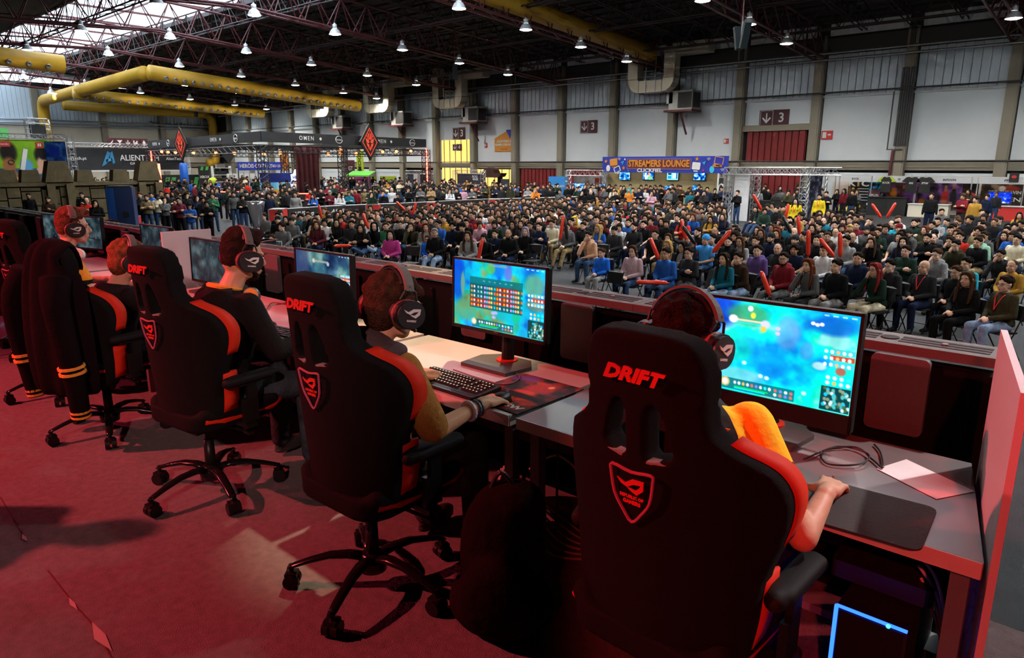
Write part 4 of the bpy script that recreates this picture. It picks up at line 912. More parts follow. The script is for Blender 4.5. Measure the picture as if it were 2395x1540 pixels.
ORDS = 'first second third fourth fifth sixth seventh eighth ninth tenth eleventh twelfth thirteenth fourteenth fifteenth sixteenth seventeenth eighteenth nineteenth twentieth twenty-first twenty-second'.split()
for i in range(22):
    x = -.66 - .75 * i; o = root('video_panel', 'black video wall cabinet seen from behind, %s from the end partition' % ORDS[i], 'video wall', (x, 2.92, 0), 0, 'video wall cabinets')
    cb = put('cabinet', CABB, o); put('cover_plate', PLATE, o, (.08, -.05, .90)); put('brace', STRUT, o, (-.16, -.09, .52))
    r = put('top_rail', RAILM, o)
    for yy in (.045, .085, .125):
        for xx in (-.19, .19): put('rail_slot', SLOT, r, (xx, yy, 1.080))
    put('rail_cap', DISC, r, (0, .085, 1.081)); put('rail_pin', DOT, r, (.19, .085, 1.081))
    lm = MB().box((0, .05, .52), (.74, .01, 1.0)).obj('display_face', M_blk, o)
# ================================================================== the players
M_orange = mat('orange cloth trim', (.85, .30, .03), .7); M_yellow = mat('yellow jersey panel', (.90, .55, .01), .6, var=.05)
HS_blk = mat('headset black plastic', (.02, .018, .018), .4); HS_gry = mat('headset soft grey band', (.11, .085, .075), .6); HS_rim = mat('headset rim in red light', (.30, .055, .05), .45)  # rim ring coloured red for the stage light catching it
def headset(HM, label, loc, rim=HS_rim, cup=HS_blk, neck=False, white=False, mic=True):
    o = root('headset', label, 'headset', loc); Mi = T(*[-c for c in loc]) @ HM @ Matrix.Diagonal((1.06, 1.2, 1.08, 1))
    def arc(r, z0, w_, t, a0, a1, y=-.012):
        rings = []
        for k in range(15):
            a = math.radians(lerp(a0, a1, k / 14)); rings.append([((r + dt) * math.sin(a), y + dw, z0 + (r * 1.02 + dt) * math.cos(a)) for dt, dw in ((0, -w_), (t, -w_ * .8), (t, w_ * .8), (0, w_))])
        return MB().loft(rings, M=Mi)
    arc(.106, .030, .017, .008, -72, 72).obj('headband', HS_gry if not white else MATS['white lettering'], o, smooth=False)
    arc(.098, .026, .022, .006, -55, 55).obj('band_cushion', HS_blk, o)
    for s in (-1, 1):
        R = Mi @ T(s * .092, -.010, -.012) @ RY(s * math.pi / 2)
        b = MB(); b.prism(rrect(.095, .105, .044, 5), -.006, .030, 'xy', M=R); cp = b.obj('ear_cup', cup, o)
        MB().prism(rrect(.085, .095, .04, 5), .030, .040, 'xy', M=R).obj('ear_cup_cap', cup, cp)
        MB().loft([[((.0475 * k) * math.cos(a) * 1.0, (.0525 * k) * math.sin(a), zz) for a in [2 * math.pi * i / 20 for i in range(20)]] for k, zz in ((1.02, .004), (1.06, .008), (1.06, .014), (1.02, .018))], False, M=R).obj('rim', rim, cp)
        MB().prism(rrect(.09, .10, .043, 5), -.020, -.006, 'xy', M=R).obj('ear_cushion', HS_blk, cp)
        e = put('logo', EYEW, cp, M=Mi @ T(s * .1335, -.010, -.005) @ RZ(s * math.pi / 2)); put('logo_text', EYET, cp, M=Mi @ T(s * .1335, -.010, -.030) @ RZ(s * math.pi / 2))
        MB().tube([Mi @ Vector((s * .099, -.040, .035)), Mi @ Vector((s * .104, -.030, .062)), Mi @ Vector((s * .100, -.012, .080)), Mi @ Vector((s * .104, .008, .062)), Mi @ Vector((s * .099, .020, .035))], .0045, 5).obj('yoke', HS_blk, cp)
    if mic:
        m = MB().tube(spline([Mi @ Vector((-.095, .030, -.045)), Mi @ Vector((-.085, .08, -.075)), Mi @ Vector((-.05, .115, -.085))], 5), .003, 5).obj('microphone_boom', HS_blk, o)
        MB().ell(Mi @ Vector((-.045, .117, -.085)), (.009, .009, .009), 8, 6).obj('microphone_tip', MATS['white lettering'] if white else HS_gry, m)
    return o
EYEW = eye_logo(.62).copy(); EYEW.materials.clear(); EYEW.materials.append(M_wht); EYET = textmesh('GAMERS', .009, M_wht, .0004, .0003)
def loc_J(J, base):
    B = Vector(base)
    def f(v):
        if isinstance(v, Vector): return v - B
        return tuple(Vector(x) - B for x in v)
    return {k: (f(v) if k in ('pelvis', 'neck', 'head', 'sh', 'el', 'wr', 'hip', 'knee', 'ank') else v) for k, v in J.items()}
def player(base, J, label, skin, hair, haircol, topcol, trcol, group=None, **kw):
    V = lambda t: Vector(t)
    J = dict(J, hs=1.07, hand=1.06); J = {k: (V(v) if k in ('pelvis', 'neck', 'head') else [V(x) for x in v] if k in ('sh', 'el', 'wr', 'hip', 'knee', 'ank') else v) for k, v in J.items()}
    J = loc_J(J, base); hairk = kw.pop('hairmesh', None); cmat = kw.pop('clothmat', None)
    F = figure(J, 'player', vox=.0076, cvox=.011, it=3, **kw)
    o = put('person', F['body'], None, base, color=skin); tag(o, label, 'person', group)
    t = put('shirt', F['top'], o, color=topcol); put('trousers', F['trousers'], o, color=trcol); put('shoes', F['shoes'], o, color=(.03, .03, .03))
    if cmat: F['top'].materials[0] = cmat
    if hairk: put('hair', hairk, o, M=F['HM'], color=haircol)
    return o, T(*base) @ F['HM'], t
def seatJ(x, y, head, neck, shw=.17, shz=-.06, kw=None, kz=.5):
    n = Vector(neck); P = Vector((x, y + .0, .58))
    J = dict(pelvis=P, neck=n, head=head, sh=[n + Vector((-shw, 0, shz)), n + Vector((shw, 0, shz))], hip=[P + Vector((s * .09, .03, -.02)) for s in (-1, 1)], knee=[P + Vector((s * .15, .47, -.04)) for s in (-1, 1)], ank=[P + Vector((s * .17, .46, -.49)) for s in (-1, 1)], toe=((-.15, 1, 0), (.15, 1, 0)))
    J.update(kw or {}); return J
SK = (.62, .34, .22)
FINE = {k: hair_mesh(k, 50 + i) for i, k in enumerate(('short', 'quiff', 'fringe', 'curly'))}
LH = lambda d, n=(0, .15, 1), c=.55, g=0: (d, n, c, g)
# player at the near end
J = seatJ(-.87, 1.64, (-1.00, 1.94, 1.215), (-.935, 1.87, 1.07), kw=dict(sh=[(-1.12, 1.86, 1.0), (-.755, 1.90, 1.005)], el=[(-1.25, 1.93, .80), (-.545, 1.80, .765)], wr=[(-1.12, 2.12, .81), (-.555, 2.00, .815)], hd=[LH((.1, 1, -.02)), LH((-.10, 1, -.06), (.12, .05, 1), .45, .6)], look=(-.10, -.22, 0), bulk=1.04))
_ax = Vector((.325, .10, .765)) - Vector((.115, .20, 1.005)); _al = _ax.length; _ax.normalize(); _s0 = Vector((.115, .20, 1.005)).dot(_ax)
jersE = posmat('black jersey with yellow panels', (.012, .011, .011), (.90, .55, .01), [[((1, 0, 0), .055), ((0, 0, 1), .93), ((.6, 1, 0), .165), ((-1, 0, 0), -.255)], [(tuple(_ax), _s0 + .52 * _al), (tuple(-_ax), -_s0 - .62 * _al), ((1, 0, 0), .15)]])
oE, HE, _ = player((-.87, 1.70, 0), J, 'player in a black jersey with a yellow shoulder at the end desk', SK, None, (.02, .012, .010), (.012, .011, .011), (.015, .015, .018), sleeve='short', hairmesh=FINE['short'], clothmat=jersE)
headset(HE, 'black headset on the player with the yellow shoulder', (-1.0, 1.94, 1.215))
text('jersey_name', 'Kick', .075, M_orange, oE, None, M=T(.06, .035, 1.035) @ RX(.55), ext=.001, bold=.002)
# player in khaki
J = seatJ(-2.18, 1.56, (-2.13, 1.70, 1.205), (-2.17, 1.59, 1.055), kw=dict(sh=[(-2.35, 1.60, .985), (-2.00, 1.63, .985)], el=[(-2.47, 1.75, .80), (-1.865, 1.66, .765)], wr=[(-2.36, 1.97, .815), (-1.868, 1.92, .805)], hd=[LH((.05, 1, -.05)), LH((-.06, 1, -.06), (.15, .1, 1), .6)], look=(-.12, -.20, 0), bulk=1.05, bend=.03))
oD, HD, tD = player((-2.18, 1.62, 0), J, 'player in a khaki jacket with pushed-up sleeves at the floral mouse pad', (.66, .36, .20), None, (.055, .024, .014), (.34, .16, .035), (.06, .05, .05), sleeve='elbow', tinf=.026, hairmesh=FINE['fringe'])
headset(HD, 'black headset on the player in the khaki jacket', (-2.13, 1.70, 1.205))
b = MB(); n = Vector((.01, -.03, 1.085)); b.ell(n + Vector((0, -.02, -.01)), (.125, .11, .065), 14, 8); b.ell(n + Vector((.02, -.08, -.05)), (.12, .06, .07), 14, 8); b.ell(n + Vector((.10, .02, -.03)), (.09, .08, .035), 12, 8); b.ell(n + Vector((-.10, .02, -.03)), (.09, .08, .035), 12, 8)
put('hood', remesh(b, 'hood', .010, CLOTH, 4), oD, color=(.085, .06, .062))
for (nm, off, r_, c) in (('wrist_band', 0, .036, (.62, .58, .62)), ('bracelet', .035, .033, (.06, .09, .13)), ('bracelet', .05, .032, (.05, .04, .05))):
    p0 = Vector((.314, .225 + off, .795)); MB().tube([p0 + Vector((r_ * math.cos(a), 0, r_ * math.sin(a))) for a in [2 * math.pi * k / 14 for k in range(15)]], .009 if off == 0 else .006, 6).obj(nm, mat(nm + str(off), c, .5), oD)
# player in plain black, in profile
J = seatJ(-3.56, 1.60, (-3.55, 1.83, 1.265), (-3.56, 1.72, 1.095), kw=dict(sh=[(-3.73, 1.70, 1.03), (-3.375, 1.74, 1.03)], el=[(-3.84, 1.83, .82), (-3.27, 1.82, .79)], wr=[(-3.90, 2.02, .815), (-3.34, 2.07, .815)], hd=[LH((.15, 1, -.03), (0, .2, 1), .9), LH((-.05, 1, -.05))], look=(-.12, -.14, 0), bulk=1.12))
oC, HC, _ = player((-3.56, 1.60, 0), J, 'player in a plain black jacket seen in profile at the middle desk', (.62, .33, .20), None, (.03, .012, .010), (.010, .008, .008), (.035, .05, .06), tinf=.026, hairmesh=FINE['quiff'])
put('beard', BEARD, oC, M=T(-3.56, 1.60, 0).inverted() @ HC, color=(.03, .015, .012))
headset(HC, 'black headset on the head of the player in plain black', (-3.55, 1.83, 1.265))
n = Vector((0, .12, 1.095))
MB().tube([n + Vector((.088 * math.sin(a), .075 * math.cos(a) - .005, .020 - .02 * math.cos(a))) for a in [math.radians(k) for k in range(40, 325, 15)]], .013, 6).obj('collar', M_orange, oC)
def neck_phones(label, c, col, capcol, rz):
    o = root('headphones', label, 'headphones', c, rz)
    MB().loft([[((.105 + dt) * math.sin(a), (.105 + dt) * math.cos(a), .012 * math.cos(a) + dz) for dt, dz in ((0, -.012), (.008, -.014), (.008, .014), (0, .012))] for a in [math.radians(k) for k in range(105, 256, 10)]]).obj('headband', col, o)
    for s in (-1, 1):
        R = T(s * .085, .075, -.045) @ RZ(-s * .5) @ RY(s * 1.3); cp = MB().lathe([(.030, -.02), (.045, -.015), (.046, .010), (.040, .022)], 18, R).obj('ear_cup', col, o)
        MB().lathe([(.036, .0222), (.036, .025), (.020, .026)], 18, R).obj('ear_cup_cap', capcol, cp)
    return o
neck_phones('black and orange headphones round the neck of the player in plain black', (-3.55, 1.745, 1.115), HS_blk, M_orange, -.15)
# player with reddish hair
J = seatJ(-4.93, 1.56, (-4.85, 1.72, 1.140), (-4.90, 1.63, .985), kw=dict(pelvis=(-4.93, 1.56, .56), sh=[(-5.07, 1.62, .93), (-4.72, 1.66, .93)], el=[(-5.22, 1.83, .80), (-4.64, 1.80, .78)], wr=[(-5.30, 2.10, .90), (-4.70, 2.05, .81)], hd=[LH((-.1, .4, 1), (-.6, -.6, .3), .5), LH((0, 1, 0))], look=(-.05, -.2, 0)))
oB, HB, _ = player((-4.93, 1.56, 0), J, 'player with tousled reddish hair between two gaming chairs', (.66, .34, .22), None, (.22, .065, .03), (.014, .010, .011), (.02, .02, .025), tinf=.022, hairmesh=FINE['fringe'])
headset(HB, 'black headset on the player with tousled reddish hair', (-4.85, 1.72, 1.140))
# player with white headphones
J = seatJ(-6.10, 1.60, (-6.12, 1.80, 1.275), (-6.13, 1.69, 1.105), kw=dict(sh=[(-6.31, 1.68, 1.04), (-5.95, 1.70, 1.04)], el=[(-6.42, 1.83, .82), (-5.85, 1.78, .80)], wr=[(-6.35, 2.05, .815), (-5.95, 2.05, .815)], hd=[LH((0, 1, 0)), LH((0, 1, 0))], look=(-.10, -.03, 0), bulk=1.0))
jersA = posmat('black jersey with orange panels', (.014, .010, .010), (.85, .32, .03), [[((0, 0, 1), .90), ((1, 0, 0), .13), ((0, 1, 0), .09), ((0, -1, 0), -.22)]])
oA, HA, _ = player((-6.10, 1.60, 0), J, 'player in profile with a shaved neck and quiff at the desk beyond the partition', (.66, .36, .24), None, (.16, .05, .03), (.014, .010, .010), (.02, .02, .025), tinf=.018, sleeve='short', hairmesh=FINE['quiff'], clothmat=jersA)
headset(HA, 'black headset on the player with white headphones', (-6.12, 1.80, 1.275))
neck_phones('white headphones round the neck of the player in profile', (-6.12, 1.715, 1.120), mat('white headphone plastic', (.70, .68, .66), .4), mat('pale grey cap', (.55, .5, .48), .4), -.1)
text('jersey_name', 'HZ', .05, M_orange, oA, None, M=T(-.08, -.02, 1.04) @ RZ(-.5) @ RX(.3), ext=.001, bold=.001)
# jacket hung over a chair back
jk = root('jacket', 'black jacket with orange-striped cuffs hung over a chair back', 'jacket', (-4.95, 1.56, 0), .10)
def drape():
    rings = []; nx = 25
    prof = [(-.13, 1.10), (-.145, 1.22), (-.19, 1.285), (-.25, 1.30), (-.32, 1.275), (-.36, 1.18), (-.385, 1.02), (-.40, .85), (-.41, .65), (-.40, .45), (-.39, .36)]
    for j, (y, z) in enumerate(prof):
        w_ = (.08, .10, .13, .15, .165, .21, .27, .30, .31, .30, .28)[j]; row = []
        for i in range(nx):
            t = i / (nx - 1) * 2 - 1; a = .018 * math.sin(t * 11 + j * .4) * min(1, j / 4); row.append((t * w_, y + .30 * (t * w_) ** 2 * (1 if j > 3 else 0) + .16 * abs(t) ** 3 * (j > 4) + a, z - .10 * abs(t) ** 3 * (2 < j < 6)))
        rings.append(row)
    b = MB(); b.loft(rings, False, closed=False); return b
o = drape().obj('cloth_body', mat('black varsity cloth', (.008, .0035, .0045), .95, var=.3, scale=12, bump=.4, bscale=40, spec=.05), jk, smooth=True); m = o.modifiers.new('s', 'SOLIDIFY'); m.thickness = .02; m = o.modifiers.new('u', 'SUBSURF'); m.levels = m.render_levels = 1
def sleeve(pts, rs):
    o = MB().tube(spline(pts, 5), [lerp(rs[0], rs[1], k / (len(spline(pts, 5)) - 1)) for k in range(len(spline(pts, 5)))], 12).obj('sleeve', MATS['black varsity cloth'], jk, smooth=True)
    P = spline(pts, 5); e = P[-1]; d = (P[-1] - P[-3]).normalized()
    for k in range(2): MB().cyl(e - d * (.020 + .030 * k), e - d * (.006 + .030 * k), rs[1] + .003, n=14).obj('cuff_stripe', M_orange, o)
    return o, P
s1, P1 = sleeve([(-.20, -.33, 1.10), (-.27, -.385, .95), (-.295, -.39, .72), (-.29, -.37, .48), (-.28, -.355, .28)], (.085, .052))
s2, P2 = sleeve([(.20, -.33, 1.08), (.26, -.37, .95), (.285, -.36, .72), (.29, -.34, .48), (.28, -.33, .24)], (.085, .052))
for P, par in ((P1, s1), (P2, s2)):
    e = P[int(len(P) * .62)]; d = (P[int(len(P) * .62) + 1] - e).normalized()
    for k in range(2): MB().cyl(e + d * .035 * k, e + d * (.035 * k + .016), .074, n=14).obj('sleeve_stripe', M_orange, par)

# crew member standing outside the frame, whose shadow falls on the stage carpet
# ================================================================== the audience
def proto(J, nm, **kw): return figure(J, nm, vox=.0138, cvox=.0175, it=2, **kw)
PS = {
 'lap': proto(seated(.03, 'lap', (.05, .02, 0)), 'lap'), 'lapl': proto(seated(.02, 'lap', (.42, .06, 0), legs='out'), 'lapl', hood=1), 'lapr': proto(seated(.05, 'knees', (-.35, .04, .05)), 'lapr'),
 'fold': proto(seated(.0, 'fold', (.15, .05, 0), legs='out'), 'fold'), 'chin': proto(seated(.14, 'chin', (.1, .02, .04)), 'chin', hood=1), 'raise': proto(seated(.04, 'raise', (.1, .08, 0)), 'raise', sleeve='short', open_=.006),
 'cross': proto(seated(-.02, 'lap', (.2, .04, 0), legs='cross'), 'cross'), 'tee': proto(seated(.05, 'knees', (.2, .05, -.04), bulk=1.06), 'tee', sleeve='short'),
 'flap': proto(seated(.03, 'lap', (.2, .03, .03), bulk=.90), 'flap', fem=1), 'fchin': proto(seated(.12, 'chin', (.1, .02, .05), bulk=.90), 'fchin', fem=1), 'ffold': proto(seated(.02, 'fold', (-.2, .05, 0), bulk=.90, legs='cross'), 'ffold', fem=1),
 'sdown': proto(standing('down'), 'sdown'), 'sfold': proto(standing('fold', (.1, .0, 0)), 'sfold', hood=1), 'sphone': proto(standing('phone', (-.1, -.1, 0)), 'sphone'), 'schin': proto(standing('chin', (.2, 0, 0), .93), 'schin', fem=1), 'stee': proto(standing('phone', (0, -.35, 0), .95), 'stee', sleeve='short'),
}
HT = {k: (1.71 if k[0] == 's' and k != 'short' else 1.30) for k in PS}
C_ = dict(black=(.007, .007, .008), char=(.022, .022, .025), grey=(.10, .102, .106), lgrey=(.26, .26, .27), white=(.60, .60, .62), navy=(.009, .014, .038), blue=(.012, .12, .62), royal=(.02, .10, .40), sky=(.05, .28, .70), red=(.48, .025, .018), dred=(.17, .012, .02), maroon=(.12, .018, .03), wine=(.08, .012, .022), pink=(.55, .30, .38), magenta=(.42, .04, .22), lilac=(.52, .36, .42), purple=(.10, .06, .20), green=(.03, .14, .07), dgreen=(.012, .03, .02), olive=(.04, .04, .02), khaki=(.22, .16, .08), tan=(.34, .22, .11), brown=(.04, .022, .014), mustard=(.38, .20, .03), yellow=(.75, .55, .02), cream=(.62, .55, .40), teal=(.01, .12, .18), cyan=(.02, .35, .48), mint=(.28, .52, .36), orange=(.75, .22, .03), jeans=(.03, .06, .13), ljeans=(.22, .32, .48), beige=(.40, .33, .24), peach=(.62, .35, .22))
H_ = dict(k=(.010, .008, .007), d=(.022, .013, .009), b=(.06, .03, .016), l=(.14, .07, .03), a=(.12, .03, .012), y=(.45, .28, .09), g=(.25, .24, .23), v=(.35, .28, .42), r=(.20, .02, .02), p=(.75, .25, .35), t=(.02, .45, .45), o=(.55, .18, .03), w=(.8, .75, .75))
SKINS = [(.62, .36, .25), (.55, .31, .20), (.68, .42, .31), (.48, .26, .16), (.60, .35, .23)]
STAGE_T = Vector((-9, 1.0, 0)); PEOPLE = []; NEAR = []
def add_person(pos, pose, hair, hc, top, tr, label, skin=None, sc=1.0, yaw=None, extra='', group=None, shoes='black', z=HF):
    F = PS[pose]; x, y = pos[0], pos[1]
    if yaw is None: yaw = math.atan2(-(STAGE_T.x - x), STAGE_T.y - y)
    rs = random.Random(int(x * 991 + y * 733)); skin = skin or rs.choice(SKINS)
    o = put('person', F['body'], None, (x, y, z), yaw + rs.uniform(-.10, .10), color=skin); o.scale = (sc, sc, sc); tag(o, label, 'person', group)
    put('top', F['top'], o, color=C_.get(top, top)); put('trousers', F['trousers'], o, color=C_.get(tr, tr)); put('shoes', F['shoes'], o, color=C_[shoes])
    if hair: put('hat' if hair in ('cap', 'beanie') else 'hood' if hair == 'hood' else 'hair', HAIRS[hair], o, M=F['HM'], color=H_.get(hc, C_.get(hc, (.02, .02, .02))))
    if 'B' in extra: put('beard', BEARD, o, M=F['HM'], color=H_.get(hc, H_['d']))
    if 'G' in extra: put('glasses', GLASSES, o, M=F['HM'])
    if 'H' in extra: put('hair', HAIRS['long'], o, M=F['HM'], color=H_['b'])
    if 'L' in extra: put('lanyard', LANY['s' if pose[0] == 's' else 'x'], o)
    PEOPLE.append(o); NEAR.append((x, y)); return o
def lany(N_):
    b = MB(); b.tube(spline([N_ + Vector((-.075, -.02, .0)), N_ + Vector((-.06, .10, -.05)), N_ + Vector((0, .165, -.26))], 5), .010, 4); b.tube(spline([N_ + Vector((.075, -.02, .0)), N_ + Vector((.06, .10, -.05)), N_ + Vector((0, .165, -.26))], 5), .010, 4); return b.mesh('lanyard', mat('red lanyard', (.65, .02, .03), .6))
LANY = {'x': lany(Vector((0, .03, 1.05))), 's': lany(Vector((0, 0, 1.45)))}
# folding chairs
FC_b = mat('black folding chair vinyl', (.012, .012, .013), .5); FC_m = mat('black chair tube', (.02, .02, .02), .35, .4)
FSEAT = MB().prism(rrect(.40, .38, .04, 3), .43, .46, 'xy', (0, .06)).mesh('seat', FC_b); FBACK = MB().loft([[(x, -.185 - .03 * (1 - (x / .2) ** 2) - .05 * (z - .6) + t, z) for x, z in ((-.2, .62), (-.1, .62), (0, .62), (.1, .62), (.2, .62), (.2, .86), (.1, .88), (0, .88), (-.1, .88), (-.2, .86))] for t in (0, .02)]).mesh('backrest', FC_b)
def ffr(s): return MB().tube([(s * .215, .22, .0), (s * .215, -.02, .42), (s * .215, -.20, .88)], .011, 6).tube([(s * .200, -.22, .0), (s * .200, .02, .36), (s * .200, .10, .45)], .011, 6).mesh('side_frame', FC_m)
FFR = [ffr(-1), ffr(1)]; FBAR = MB().cyl((-.2, -.16, .12), (.2, -.16, .12), .009).mesh('stretcher', FC_m)
def fchair(x, y, yaw, label, group):
    o = root('folding_chair', label, 'chair', (x, y, HF), yaw, group); put('seat', FSEAT, o); put('backrest', FBACK, o); [put('side_frame', q, o) for q in FFR]; put('stretcher', FBAR, o); return o
def seatp(px, py, pose, hair, hc, top, tr, label, extra='', sc=1.0, skin=None, yaw=None, chair=True, group=None):
    p = AZ(px, py, HF + HT[pose] * sc + .02); o = add_person(p, pose, hair, hc, top, tr, label, skin, sc, yaw, extra, group)
    if pose[0] != 's' and chair:
        a = o.rotation_euler.z; fchair(p.x, p.y - .02, a, 'folding chair under the ' + ' '.join(label.split()[:12]), 'folding chairs under the front spectators')
    return o
R_ = 'in the front row'
